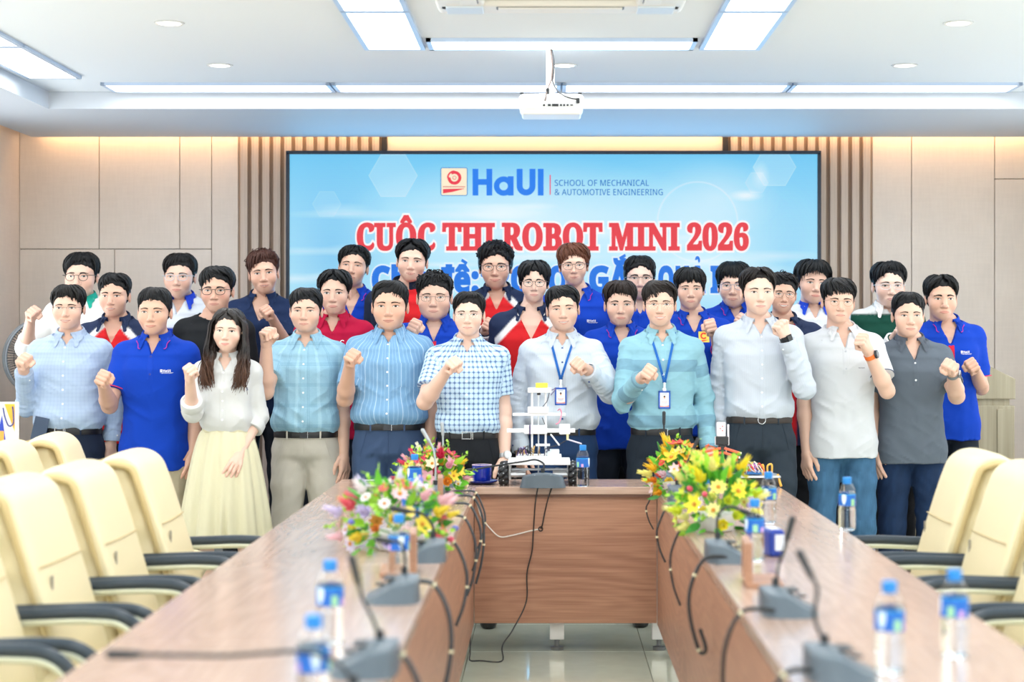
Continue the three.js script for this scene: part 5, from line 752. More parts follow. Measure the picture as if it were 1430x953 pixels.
function lanyard(c, f, fz, o, nr, ny, nz) {
  const { root, sy, g } = c, L = new THREE.Group(); L.name = 'lanyard'; root.add(L);
  const yV = sy + o.vy * g, xV = o.x ?? 0, hw = 0.0085, mB = cloth(0x1b62b4, null, 0.7);
  for (const sg of [-1, 1]) mesh('ribbon', sheet(4, 26, (u, v) => { const q = v, x0 = sg * (nr + 0.004), y0 = ny + 0.004, px = lerp(x0, xV + sg * 0.004, Math.pow(q, 0.92)), py = lerp(y0, yV, q), off = (u - 0.5) * 2 * hw, xx = px + off * 0.86, yy = py + off * 0.45 * sg; const z = fz(xx, yy); return [xx, yy, Math.max(z, q < 0.12 ? 0.0 : z) + 0.004 + 0.0022 * Math.sin(q * PI)]; }), mB, L);
  const z = fz(xV, yV) + 0.008;
  mesh('stitched_end', box(0.02, 0.018, 0.005, xV, yV - 0.004, z, 0.002), cloth(0x15549c, null, 0.7), L);
  mesh('strap_clip', [box(0.011, 0.034, 0.003, xV, yV - 0.028, z + 0.001, 0.001), box(0.017, 0.014, 0.003, xV, yV - 0.047, z + 0.002, 0.002)], std(0xe8eef2, 0.2, { transparent: false }), L);
  const bw = 0.060, bh = 0.090, by = yV - 0.052 - bh / 2, bz = Math.max(fz(xV, by), fz(xV + 0.02, by - 0.03), fz(xV - 0.02, by + 0.03)) + 0.006, B = mesh('badge_holder', [box(bw, 0.010, 0.006, xV, by + bh / 2 - 0.005, bz, 0.002), box(bw, 0.009, 0.006, xV, by - bh / 2 + 0.0045, bz, 0.002), box(0.008, bh, 0.006, xV - bw / 2 + 0.004, by, bz, 0.002), box(0.008, bh, 0.006, xV + bw / 2 - 0.004, by, bz, 0.002), box(bw - 0.006, bh - 0.006, 0.003, xV, by, bz - 0.001)], std(0x1c5bc0, 0.35), L);
  const p = new THREE.PlaneGeometry(bw - 0.014, bh - 0.016).translate(xV, by, bz + 0.0012); mesh('badge_card', p, std(0xffffff, 0.4, { map: BADGE }), L);
}
const BADGE = (() => { const k = canvas(128, 192), q = k.getContext('2d'); q.fillStyle = '#f4f6fb'; q.fillRect(0, 0, 128, 192); q.fillStyle = '#fff'; q.fillRect(34, 34, 60, 76); q.fillStyle = '#d8a68c'; q.beginPath(); q.ellipse(64, 66, 13, 17, 0, 0, 7); q.fill(); q.fillStyle = '#1b1a1e'; q.beginPath(); q.ellipse(64, 54, 15, 10, 0, 0, 7); q.fill(); q.fillStyle = '#dfe6f0'; q.beginPath(); q.ellipse(64, 106, 26, 22, 0, PI, 0); q.fill(); q.fillStyle = '#9fb4d8'; q.fillRect(24, 14, 80, 6); q.fillRect(34, 24, 60, 4); q.fillStyle = '#e06a5a'; q.fillRect(20, 124, 88, 5); q.fillStyle = '#8a94a8'; q.fillRect(30, 136, 68, 4); q.fillRect(38, 146, 52, 4); q.fillStyle = '#f0a08c'; q.beginPath(); q.moveTo(0, 192); q.lineTo(0, 168); q.quadraticCurveTo(64, 190, 128, 164); q.lineTo(128, 192); q.fill(); return canvasTex(k); })();
TEX.denim = dataTex(256, 256, (u, v, x, y) => { const s = (x + y) % 4 < 2 ? 6 : -6, n = noiseT(u * 60, v * 8, 60) * 6 + noiseT(u * 7, v * 5, 7, 3) * 12; return [225 + s + n, 228 + s + n, 232 + s + n]; }, true, [0.12, 0.25]);
// ------------------------------------------------------------------ the group
const printTex = (w, h, draw) => { const k = canvas(w, h), q = k.getContext('2d'); q.clearRect(0, 0, w, h); draw(q, w, h); return canvasTex(k); };
const POLO_PRINT = printTex(256, 96, (q) => { q.fillStyle = '#ffffff'; q.fillRect(4, 10, 44, 48); q.fillStyle = '#2f58c8'; q.beginPath(); q.arc(26, 30, 12, 0, 7); q.fill(); q.fillStyle = '#fff'; q.beginPath(); q.arc(26, 30, 6, 0, 7); q.fill(); q.font = 'bold 60px sans-serif'; q.fillText('HaUI', 58, 58); q.fillRect(4, 70, 244, 5); q.fillRect(30, 82, 200, 4); });
const NAME_PRINT = printTex(256, 48, (q) => { q.fillStyle = '#3a4768'; q.font = 'bold 34px sans-serif'; q.fillText('Van Quan', 6, 36); });
const S_PRINT = printTex(64, 96, (q) => { q.fillStyle = '#2b4a7a'; q.font = 'bold 80px sans-serif'; q.fillText('S', 6, 80); });
const CARD_PRINT = printTex(96, 96, (q) => { q.fillStyle = '#ffd45a'; q.fillRect(2, 2, 92, 92); q.strokeStyle = '#e8402a'; q.lineWidth = 13; q.beginPath(); q.arc(46, 40, 22, 0.6, 5.6); q.stroke(); q.fillStyle = '#e8402a'; q.beginPath(); q.moveTo(8, 78); q.lineTo(88, 72); q.lineTo(30, 90); q.fill(); });
const RED_C = printTex(64, 64, (q) => { q.strokeStyle = '#fff'; q.lineWidth = 9; q.beginPath(); q.arc(32, 32, 22, 0.7, 5.7); q.stroke(); });
const WING_PRINT = printTex(128, 128, (q) => { q.strokeStyle = '#e8edf4'; q.lineWidth = 9; q.lineCap = 'round'; for (let i = 0; i < 5; i++) { q.beginPath(); q.moveTo(70 - i * 10, 18 + i * 20); q.quadraticCurveTo(50 - i * 8, 60 + i * 10, 100 - i * 12, 84 + i * 8); q.stroke(); } });
const BLUE = 0x053cb0, PINK = 0xb82a9a;
const shirt = (o) => ({ name: 'shirt', sleeve: 'short', tuck: true, collar: 'leaf', placket: 'full', open: 0.22, point: 0.024, leaf: 0.043, flare: 0.03, v: 0.822, ...o });
const polo = (o) => ({ name: 'polo_shirt', sleeve: 'short', color: BLUE, collar: 'leaf', placket: 'short', open: 0.36, point: 0.022, leaf: 0.044, v: 0.80, vs: 0.42, hem: 0.465, ease: 0.016, len: 0.70, rough: 0.9, ...o });
const bluePolo = (o) => polo({ buttonColor: 0x0a2a90, piping: PINK, band2: 0xc8305e, print: [{ tex: POLO_PRINT, x: 0.083, y: -0.085, w: 0.066, h: 0.0248, name: 'chest_logo' }], ...o });
const RED = 0xd01c22, NAVY = 0x1d2a4a, OFFW = 0xf0efec;
const blend = (k, ...s) => { let c = new THREE.Color(s[0]).toArray(); for (let i = 1; i < s.length; i += 2) c = mix3(c, new THREE.Color(s[i + 1]).toArray(), smooth(s[i] - 0.006, s[i] + 0.006, k)); return c; };
const jacketPaint = (x, y, z, q) => q ? NAVY : blend(Math.abs(x) * 0.9 + y * 0.85, RED, 0.078, OFFW, 0.118, NAVY);
const jacket = (o) => ({ name: 'jacket', sleeve: 'long', paint: jacketPaint, collar: 'leaf', collarColor: NAVY, leaf: 0.058, point: 0.012, open: 0.42, band: 0.042, spread: 0.14, v: 0.775, vs: 0.46, zip: true, hem: 0.455, ease: 0.022, wrinkle: 0.007, neckR: 0.066, ...o });
const F = 9.5, M = 10.12, B = 10.78;
const SIDE = { n: 150, front: 0.78, side: 1.55, back: 2.1, lift: 0.010, sweep: 0.35, part: 0.35 };
const LIST = [
  // ---- front row
  { fine: true, x: 97, top: 396, chin: 460, Z: 9.58, build: 1.0, belly: 0.02, label: 'man in pale blue long-sleeved shirt and thin glasses, fist low beside the standing fan', head: { w: 1.03, jaw: 1.04, fat: 0.5, smile: 0.7, open: 0.5, yaw: 0.06, seed: 11 },
    hair: { fr: 1.32, ...SIDE, front: 0.92, sweep: -0.35, part: -0.4, side: 1.66, lift: 0.013, color: 0x14110f }, glasses: { color: 0x7a6a60, metal: true, half: true, ry: 0.0145, r: 0.001 }, arms: { R: { e: [40, 566], f: [50, 506] }, L: { e: [155, 550], h: [150, 632], dz: 0.02 } },
    wear: shirt({ sleeve: 'long', map: 'faint', blouse: 1.3, pocket: [0.085, -0.12, 0.1, 0.11] }), lower: { color: 0x1b2840, belt: 'black', buckle: 'frame', buckleX: -0.02 } },
  { fine: true, x: 217, top: 399, chin: 468, Z: 9.42, build: 0.98, label: 'young man in bright blue polo with magenta-edged collar and beige trousers, fist at chest', head: { w: 0.99, jaw: 0.98, tone: 1, smile: 0.2, seed: 12 },
    hair: { fr: 1.3, ...SIDE, front: 0.98, sweep: 0.1, part: 0, n: 190, wd: 0.006, lift: 0.008, layer: 0.6, side: 1.45, color: 0x17181b }, arms: { R: { e: [158, 566], f: [165, 528] }, L: { h: [268, 640] } }, wear: bluePolo({ v: 0.803, placketColor: BLUE, hem: 0.455 }), lower: { color: 0xb9ae95, loose: 0.004 } },
  { fine: true, woman: true, x: 320, bx: 316, top: 428, chin: 491, Z: 9.2, build: 0.9, label: 'young woman with long brown-tipped hair in white blouse and long cream skirt', head: { w: 0.97, jaw: 0.90, fat: 0.2, chin: 0.001, nose: 0.86, tone: 2, flush: 1, lipRed: 0.12, smile: 0.35, mouth: 0.86, eye: 1.15, browThick: 0.7, lash: 0.0013, seed: 13, roll: -0.05 },
    hair: { curtain: 1.25, curtainAt: -0.12, front: 1.5, side: 1.9, back: 2.3, n: 140, lift: 0.010, long: true, color: 0x1a1311, dye: 0x5a3a28, line: 0.078, wd: 0.009 }, arms: { R: { e: [277, 575], f: [284, 519], palm: [0.5, 0, -0.8] }, L: { e: [359, 582], h: [331, 655], dz: 0.20, back: -0.2, palm: [-0.2, 0.1, -1] } },
    wear: { name: 'blouse', sleeve: 'three', color: 0xd3d5d5, tuck: true, ease: 0.013, wrinkle: 0.009, collar: 'leaf', leaf: 0.046, point: 0.034, open: 0.30, v: 0.81, placket: 'full', blouse: 1.6, print: [{ tex: S_PRINT, x: 0.125, y: -0.085, w: 0.014, h: 0.022, name: 'embroidered_letter' }] }, lower: { skirt: true, waist: 0.625 } },
  { fine: true, x: 428, top: 400, chin: 464, Z: 9.58, build: 0.98, belly: 0.025, label: 'man in light blue checked short-sleeved shirt and pale grey trousers', head: { w: 1.05, jaw: 1.06, fat: 0.7, eye: 0.75, tone: 0, seed: 14 },
    hair: { ...SIDE, front: 0.95, sweep: 0.5, part: -0.3, side: 1.6, lift: 0.011, color: 0x17191d }, arms: { R: { e: [379, 546], f: [384, 470] }, L: { e: [476, 570], h: [481, 648], dz: 0.06 } }, wear: shirt({ map: 'window', len: 0.62, open: 0.34, blouse: 1.1 }), lower: { color: 0xd0cbbf, belt: 'black', loose: 0.006, waist: 0.57 } },
  { fine: true, x: 545, bx: 544, top: 390, chin: 461, Z: 9.48, build: 1.05, belly: 0.03, label: 'man in mid-blue striped short-sleeved shirt and slate trousers, fist by his shoulder', head: { w: 1.06, jaw: 1.08, fat: 0.6, tone: 1, seed: 15, smile: 0.2, open: 0.2 },
    hair: { ...SIDE, front: 0.62, sweep: -0.6, part: 0.5, side: 1.55, lift: 0.009, line: 0.078, n: 170, wd: 0.0065, color: 0x121214 }, arms: { R: { e: [485, 556], f: [499, 500] }, L: { h: [600, 640] } }, wear: shirt({ map: 'stripe', len: 0.78, open: 0.32, blouse: 1.5, pocket: [0.085, -0.13, 0.105, 0.12] }), lower: { color: 0x40567a, belt: 'black', waist: 0.585, loose: 0.006 } },
  { fine: true, x: 655, bx: 653, top: 405, chin: 469, Z: 9.32, build: 0.97, label: 'man in white and navy checked short-sleeved shirt with rimless glasses', head: { w: 1.0, jaw: 0.98, tone: 2, smile: 0.15, seed: 16, yaw: -0.05 },
    hair: { ...SIDE, front: 0.60, side: 1.5, lift: 0.009, sweep: 0.2, n: 190, wd: 0.006, spike: 0.006, line: 0.076, color: 0x131214 }, glasses: { color: 0xa8acb0, metal: true, r: 0.0008, ry: 0.017 }, arms: { R: { e: [596, 560], f: [634, 509] }, L: { e: [703, 575], h: [705, 648] } }, watches: [{ arm: 'L', color: 0xb9bcc0, metal: true, caseColor: 0xc4c7ca, face: [0.5, 0, 1], round: true, dial: 0xdadde0 }],
    wear: shirt({ map: 'check', len: 0.70, open: 0.30, placketW: 0.013 }), lower: { color: 0x1a1e25, belt: 'black', buckle: 'frame', waist: 0.585 } },
  { fine: true, x: 786, bx: 785, top: 397, chin: 462, Z: 9.56, build: 1.05, belly: 0.02, label: 'smiling man in white long-sleeved shirt with blue lanyard standing behind the white robot', head: { w: 1.04, jaw: 1.05, fat: 0.4, smile: 0.8, open: 0.8, eye: 0.75, roll: 0.06, seed: 17 },
    hair: { ...SIDE, front: 0.85, sweep: 0.6, part: -0.45, lift: 0.012, spike: 0.004, side: 1.5, color: 0x15171b }, arms: { L: { e: [852, 546], f: [811, 509], palm: [-0.7, 0, 0.6] }, R: { e: [718, 575], h: [730, 650], dz: 0.1 } }, wear: shirt({ sleeve: 'long', map: 'pale', blouse: 1.4, buttonColor: 0x2c4a8a, open: 0.26, lanyard: { vy: -0.125, x: -0.008 }, pocket: [0.09, -0.13, 0.11, 0.12] }), lower: { color: 0x24416c, belt: 'black', waist: 0.575 } },
  { fine: true, x: 921, bx: 924, top: 390, chin: 456, Z: 9.36, build: 0.94, label: 'smiling man in teal long-sleeved shirt with darker bands and blue lanyard', head: { w: 1.0, jaw: 0.98, smile: 0.8, open: 0.8, seed: 18, yaw: -0.04 },
    hair: { ...SIDE, front: 0.98, sweep: 0.75, part: -0.5, side: 1.7, lift: 0.013, color: 0x241d1a }, glasses: { color: 0x8d8378, metal: true, half: true, r: 0.0009, ry: 0.015 }, arms: { R: { e: [868, 560], f: [896, 520] }, L: { e: [984, 560], h: [990, 632], dz: 0.08 } }, wear: shirt({ sleeve: 'long', map: 'bands', open: 0.26, lanyard: { vy: -0.15, x: 0.006 }, blouse: 1.3 }), lower: { color: 0x1e2936, belt: 'black', waist: 0.575 } },
  { fine: true, x: 1058, bx: 1060, top: 372, chin: 440, Z: 9.42, build: 0.97, label: 'tall man in pale grey long-sleeved shirt with black wristwatch, fist at his collar', head: { w: 1.03, jaw: 1.0, tone: 2, seed: 19, yaw: 0.05 },
    hair: { ...SIDE, front: 0.95, curtain: 0.9, curtainAt: 0.12, side: 1.72, lift: 0.014, color: 0x1f1a1a }, arms: { L: { e: [1117, 540], f: [1086, 461], palm: [-0.5, 0, -0.9] }, R: { e: [1006, 545], h: [1003, 628] } }, watches: [{ arm: 'L', color: 0x15161a, face: [0.35, 0.2, 1], wide: 1.25, at: 0.010, over: false }],
    wear: shirt({ sleeve: 'long', map: 'greyline', open: 0.36, v: 0.815, ease: 0.018 }), lower: { color: 0x2c3743, belt: 'brown', buckle: 'ring', waist: 0.585, loose: 0.005 } },
  { fine: true, x: 1170, bx: 1176, top: 387, chin: 452, Z: 9.56, build: 0.93, label: 'man in white polo and blue jeans wearing round glasses and an orange watch strap', head: { w: 1.04, jaw: 0.96, seed: 20, smile: -0.2, browFrown: 0.3, roll: -0.03, tone: 0 },
    hair: { fr: 1.47, ...SIDE, front: 1.02, sweep: 0.55, part: -0.35, side: 1.62, lift: 0.016, n: 170, color: 0x17171a }, glasses: { color: 0xa5866e, metal: true, r: 0.0009, rx: 0.023, ry: 0.0195, square: 2 }, arms: { L: { e: [1231, 545], f: [1194, 480], palm: [-0.75, 0, -0.6] }, R: { e: [1124, 570], h: [1126, 648], dz: 0.06 } }, watches: [{ arm: 'L', color: 0xf0762e, face: [1, 0.1, 0.5], round: true, caseColor: 0x3a3d42, at: -0.02, wide: 1.1 }],
    wear: polo({ color: 0xcbced2, piping: undefined, band2: 0x46506a, v: 0.795, vs: 0.32, print: [{ tex: NAME_PRINT, x: 0.088, y: -0.105, w: 0.055, h: 0.0104, name: 'embroidered_name' }], hem: 0.475, ease: 0.02, buttonColor: 0xb9bec6 }), lower: { jeans: 0x497598, wrinkle: 0.005 } },
  { fine: true, x: 1267, bx: 1272, top: 406, chin: 471, Z: 9.7, build: 1.03, label: 'man in slate grey polo and dark jeans with a steel watch, fist before his chest', head: { w: 1.0, jaw: 1.0, tone: 0, seed: 21, yaw: -0.03 },
    hair: { ...SIDE, front: 0.82, sweep: -0.1, part: 0, side: 1.5, lift: 0.010, n: 180, wd: 0.0065, color: 0x111317 }, arms: { L: { e: [1326, 552], f: [1305, 511], palm: [-0.5, 0, 0.8] }, R: { h: [1222, 640] } }, watches: [{ arm: 'L', color: 0x9a9da2, metal: true, face: [0.7, 0.2, 0.7], caseColor: 0xb2b5ba }],
    wear: polo({ color: 0x5c6570, collarColor: 0x59616c, hem: 0.47, v: 0.79 }), lower: { jeans: 0x1b3355 } },
  // ---- middle row, on the first step
  { x: 161, top: 380, chin: 443, Z: M - 0.02, floor: STEP1, label: 'young man without glasses in red and navy jacket, just behind the bright blue polo', head: { w: 0.99, jaw: 0.98, tone: 1, open: 0.5, seed: 22, browThick: 1.2 }, hair: { ...SIDE, front: 0.85, sweep: 0.45, part: -0.3, lift: 0.013, color: 0x0f1013 }, wear: jacket({ inner: 0x1d2236 }) },
  { x: 304, bx: 298, top: 371, chin: 437, Z: M, floor: STEP1, label: 'young man in plain black T-shirt and dark glasses standing behind the woman', head: { w: 1.0, jaw: 0.97, tone: 1, flush: 1.2, seed: 23 }, hair: { ...SIDE, front: 0.75, sweep: 0.55, part: -0.5, side: 1.72, lift: 0.014, color: 0x101113 }, glasses: { color: 0x2a2422, ry: 0.0185, r: 0.0016 }, wear: { name: 't_shirt', sleeve: 'short', color: 0x16191d, collar: 'none', v: 0, neckR: 0.066, hem: 0.46 } },
  { x: 468, bx: 466, top: 375, chin: 440, Z: M, floor: STEP1, label: 'young man in crimson polo behind the checked and striped shirts', head: { w: 0.96, jaw: 0.9, tone: 0, seed: 24, flush: 0.8, lipRed: 0.08, eye: 1.1 }, hair: { ...SIDE, curtain: 0.85, curtainAt: -0.05, front: 1.1, side: 1.78, lift: 0.014, color: 0x0d0f12 }, wear: polo({ color: 0xb50d3c, v: 0.80, print: [{ tex: RED_C, x: 0.06, y: -0.05, w: 0.028, h: 0.028 }] }) },
  { x: 607, top: 380, chin: 447, Z: M - 0.04, floor: STEP1, build: 1.14, belly: 0.03, label: 'stocky young man in blue polo with red placket and thin glasses, fist by his cheek', head: { w: 1.10, jaw: 1.16, fat: 1, tone: 0, seed: 25, neck: 1.15 }, hair: { ...SIDE, front: 0.92, side: 1.55, lift: 0.014, mop: 90, wd: 0.008, color: 0x111114 }, glasses: { color: 0x6a6660, metal: true, r: 0.0009, ry: 0.0165 }, arms: { R: { e: [578, 505], f: [585, 459] } }, wear: bluePolo({ v: 0.785, placketColor: 0xc02038, piping: undefined, print: undefined }) },
  { x: 746, bx: 742, top: 363, chin: 423, Z: M + 0.04, floor: STEP1, label: 'young man with black curtain fringe and round glasses in open red, white and navy jacket', head: { w: 0.95, jaw: 0.86, tone: 2, seed: 26, lipRed: 0.08 }, hair: { n: 170, curtain: 0.62, curtainAt: 0.05, front: 1.28, side: 1.82, back: 2.2, lift: 0.020, top: 0.02, cap: 0.014, color: 0x0f1216, wd: 0.0075 }, glasses: { color: 0x2b211f, rx: 0.026, ry: 0.0205, square: 2.1, r: 0.0014 }, wear: jacket({ v: 0.76, vs: 0.5 }) },
  { x: 866, bx: 868, top: 391, chin: 456, Z: M - 0.06, floor: STEP1, label: 'young man with brownish cropped fringe in blue polo with red placket between the two lanyards', head: { w: 0.98, jaw: 0.95, tone: 0, seed: 27, lipRed: 0.06 }, hair: { fr: 1.36, n: 190, front: 1.02, side: 1.6, back: 2.1, lift: 0.016, wd: 0.006, ragged: 0.2, layer: 0.55, color: 0x2a1f1b }, wear: bluePolo({ v: 0.785, placketColor: 0xd02038, print: undefined, hem: 0.45 }) },
  { x: 963, bx: 968, top: 372, chin: 432, Z: M + 0.14, floor: STEP1, label: 'young man with long black fringe in blue polo with yellow emblem, fist by his chest', head: { w: 0.97, jaw: 0.95, tone: 0, seed: 28, lipRed: 0.06 }, hair: { fr: 1.55, n: 180, front: 1.2, side: 1.85, back: 2.3, lift: 0.016, cap: 0.012, ragged: 0.2, color: 0x0e1013 }, arms: { L: { e: [1004, 500], f: [985, 459], palm: [-0.9, 0, 0.3] } }, wear: bluePolo({ v: 0.79, placket: undefined, print: [{ tex: CARD_PRINT, x: 0.050, y: -0.035, w: 0.062, h: 0.062, name: 'yellow_emblem' }] }) },
  { x: 1092, bx: 1094, top: 380, chin: 436, Z: M, floor: STEP1, label: 'grinning young man with glasses in navy and red jacket beside the white polo', head: { w: 0.98, jaw: 0.96, tone: 1, smile: 1, open: 1, seed: 29, roll: -0.05 }, hair: { ...SIDE, front: 0.7, sweep: 0.5, part: -0.5, lift: 0.016, mop: 40, color: 0x111113 }, glasses: { color: 0x7a6258, metal: true, r: 0.0011, ry: 0.019, square: 2.1 }, wear: jacket({ paint: (x, y, z, q) => q ? NAVY : blend(Math.abs(x), RED, 0.055, NAVY), hem: 0.45, placketX: 0 }) },
  { x: 1313, bx: 1322, top: 383, chin: 448, Z: M + 0.06, floor: STEP1, label: 'young man in bright blue polo beside the lectern, fist in front of his chest logo', head: { w: 1.0, jaw: 0.98, tone: 1, seed: 30, browThick: 1.4, lipRed: 0.05 }, hair: { ...SIDE, curtain: 0.8, curtainAt: 0, front: 0.92, side: 1.65, lift: 0.016, color: 0x101113 }, arms: { L: { e: [1372, 552], f: [1346, 511], palm: [-0.7, 0, 0.6] } }, wear: bluePolo({ v: 0.775, placketColor: 0xc8203a, len: 0.8 }) },
  // ---- rear row, on the second step
  { x: 115, top: 352, chin: 417, Z: B, floor: STEP2, label: 'young man with round dark glasses in white top with teal collar, near the fan', head: { w: 1.02, jaw: 1.0, tone: 0, seed: 31, fat: 0.3 }, hair: { ...SIDE, front: 0.85, lift: 0.014, n: 170, spike: 0.006, color: 0x111113 }, glasses: { color: 0x1f1c1c, rx: 0.0235, ry: 0.02, square: 2, r: 0.0017 }, arms: { R: { e: [46, 486], f: [68, 440] } }, wear: polo({ color: 0xeef0ee, collarColor: 0x1fa08c, sleeve: 'three', v: 0.81 }) },
  { x: 252, top: 353, chin: 417, Z: B + 0.08, floor: STEP2, label: 'young man with clear glasses in white and royal blue track jacket', head: { w: 1.0, jaw: 0.98, tone: 0, seed: 32, flush: 0.7, lipRed: 0.05 }, hair: { ...SIDE, front: 0.80, lift: 0.013, spike: 0.004, color: 0x131012 }, glasses: { color: 0xb9cfe0, ry: 0.018, r: 0.0012 }, wear: jacket({ paint: (x, y, z, q) => (q ? 0x1436a8 : blend(y, 0x1436a8, -0.085, 0xd3d9e2)), collarColor: 0x1a3fc0, inner: 0x1b2024, v: 0.80, zip: true }) },
  { x: 369, bx: 366, top: 349, chin: 411, Z: B - 0.1, floor: STEP2, label: 'young man with reddish-brown textured hair in dark navy open-necked shirt', head: { w: 0.96, jaw: 0.92, tone: 1, seed: 33, roll: 0.1, yaw: 0.12, smile: 0.4, open: 0.4, nose: 1.05 }, hair: { ...SIDE, front: 0.85, mop: 90, lift: 0.016, spike: 0.006, color: 0x4a2a20 }, arms: { L: { e: [410, 492], f: [389, 439] } }, wear: polo({ color: 0x182a4e, v: 0.765, placket: undefined, leaf: 0.055 }) },
  { x: 494, bx: 492, top: 341, chin: 402, Z: B + 0.16, floor: STEP2, label: 'young man in blue polo with red inner collar looking down, behind the crimson polo', head: { w: 0.98, jaw: 0.97, tone: 1, seed: 34, pitch: -0.12, roll: -0.08, eye: 0.6 }, hair: { ...SIDE, front: 0.78, spike: 0.008, lift: 0.012, color: 0x0f1113 }, wear: bluePolo({ v: 0.77, placketColor: 0xb82038, print: undefined }) },
  { x: 576, bx: 568, top: 333, chin: 394, Z: B - 0.12, floor: STEP2, build: 1.08, label: 'young man with swept-up hair in navy and red jacket with white emblem on its shoulder', head: { w: 1.05, jaw: 1.05, fat: 0.5, tone: 0, seed: 35, roll: -0.06, smile: 0.3 }, hair: { ...SIDE, curtain: 0.9, curtainAt: -0.2, front: 0.72, side: 1.75, lift: 0.016, line: 0.076, color: 0x0f0f11 }, wear: jacket({ paint: (x, y, z, q) => q ? 0x16233c : blend(x, 0x16233c, -0.04, RED), collar: 'stand', collarColor: 0x16233c, open: 0.2, v: 0, zip: false, print: [{ tex: WING_PRINT, x: -0.135, y: -0.03, w: 0.06, h: 0.09, name: 'white_emblem' }] }) },
  { x: 692, bx: 694, top: 335, chin: 404, Z: B + 0.08, floor: STEP2, label: 'young man with curly black hair and dark square glasses in red jacket over grey shirt', hairUp: 0.036, head: { w: 1.0, jaw: 0.94, tone: 1, seed: 36, smile: 0.6, lipRed: 0.03 }, hair: { ...SIDE, front: 0.9, lift: 0.018, top: 0.02, mop: 190, cap: 0.012, side: 1.55, color: 0x141316 }, glasses: { color: 0x2a2428, ry: 0.019, rx: 0.0265, r: 0.0014 }, arms: { R: { e: [668, 500], f: [681, 456] } }, wear: jacket({ inner: 0xb9bcc4, v: 0.785 }) },
  { x: 801, bx: 806, top: 338, chin: 399, Z: B - 0.08, floor: STEP2, label: 'young man with light brown dyed fringe and large glasses in blue polo', hairUp: 0.026, head: { w: 0.98, jaw: 0.93, tone: 0, seed: 37, smile: 0.6, open: 0.2, roll: 0.03 }, hair: { fr: 1.4, n: 190, front: 1.12, side: 1.72, back: 2.2, lift: 0.020, top: 0.02, cap: 0.014, part: -0.3, sweep: 0.4, color: 0x6a3f2c, layer: 0.6 }, glasses: { color: 0x5d544e, rx: 0.027, ry: 0.0205, r: 0.0014 }, wear: bluePolo({ v: 0.80 }) },
  { x: 893, top: 356, chin: 418, Z: B + 0.14, floor: STEP2, label: 'cropped young man with browline glasses in blue polo, half hidden by the teal shirt', head: { w: 0.98, jaw: 0.94, tone: 2, seed: 38 }, hair: { ...SIDE, front: 0.9, sweep: 0, part: 0, n: 190, wd: 0.006, lift: 0.012, cap: 0.011, color: 0x121214 }, glasses: { color: 0x3a3432, half: true, r: 0.0016 }, wear: bluePolo({ v: 0.80, print: undefined }) },
  { x: 1024, bx: 1026, top: 365, chin: 430, Z: B + 0.12, floor: STEP2, label: 'young man with thick hair and glasses, mostly hidden by the tall pale grey shirt', head: { w: 0.97, jaw: 0.93, tone: 0, seed: 39, yaw: -0.15 }, hair: { fr: 1.5, n: 180, front: 1.05, side: 1.75, back: 2.3, lift: 0.016, cap: 0.012, color: 0x0f1012 }, glasses: { color: 0x8c96ac, metal: true, r: 0.0012 }, arms: { R: { e: [1008, 498], f: [1023, 450] } }, wear: bluePolo({ print: undefined, placketColor: 0xc8203a }) },
  { x: 1134, bx: 1136, top: 360, chin: 425, Z: B - 0.14, floor: STEP2, label: 'young man with spiky hair in white polo with royal blue collar, by the screen edge', hairUp: 0.028, head: { w: 1.0, jaw: 0.97, tone: 0, seed: 40, yaw: 0.1, roll: -0.06, lipRed: 0.1 }, hair: { fr: 1.4, ...SIDE, front: 0.98, spike: 0.02, lift: 0.016, ragged: 0.25, n: 180, color: 0x0f1114 }, wear: polo({ color: 0xdfe4ee, collarColor: 0x1a45c8, v: 0.80 }) },
  { x: 1240, top: 365, chin: 430, Z: B - 0.15, floor: STEP2, label: 'young man with clear glasses in dark green sweater with white collar', head: { w: 1.0, jaw: 0.95, tone: 2, seed: 41 }, hair: { ...SIDE, front: 0.72, lift: 0.016, spike: 0.008, sweep: 0.3, color: 0x0f1115 }, glasses: { color: 0xd8dde2, r: 0.0013, ry: 0.016, square: 3 }, arms: { R: { e: [1222, 510], f: [1241, 464] } }, wear: polo({ name: 'sweater', sleeve: 'long', color: 0xffffff, paint: (x, y, z, q) => (q ? 0x0f4638 : blend(y, 0x0f4638, 0.043, 0xdfe1df)), collarColor: 0xf2f3f2, placket: undefined, v: 0.825, leaf: 0.05 }) },
];

for (const P of LIST) { P.lower ??= { color: [0x15181e, 0x1b2230, 0x20242b][LIST.indexOf(P) % 3] }; person(P); }
// ------------------------------------------------------------------ things on the tables
const onTable = (px, py, dy = 0) => { const s = (py - CY) / (EYE - TABLE_Y); return [(px - CX) / s, TABLE_Y + dy, -FPX / s]; };   // a pixel where something meets the table top
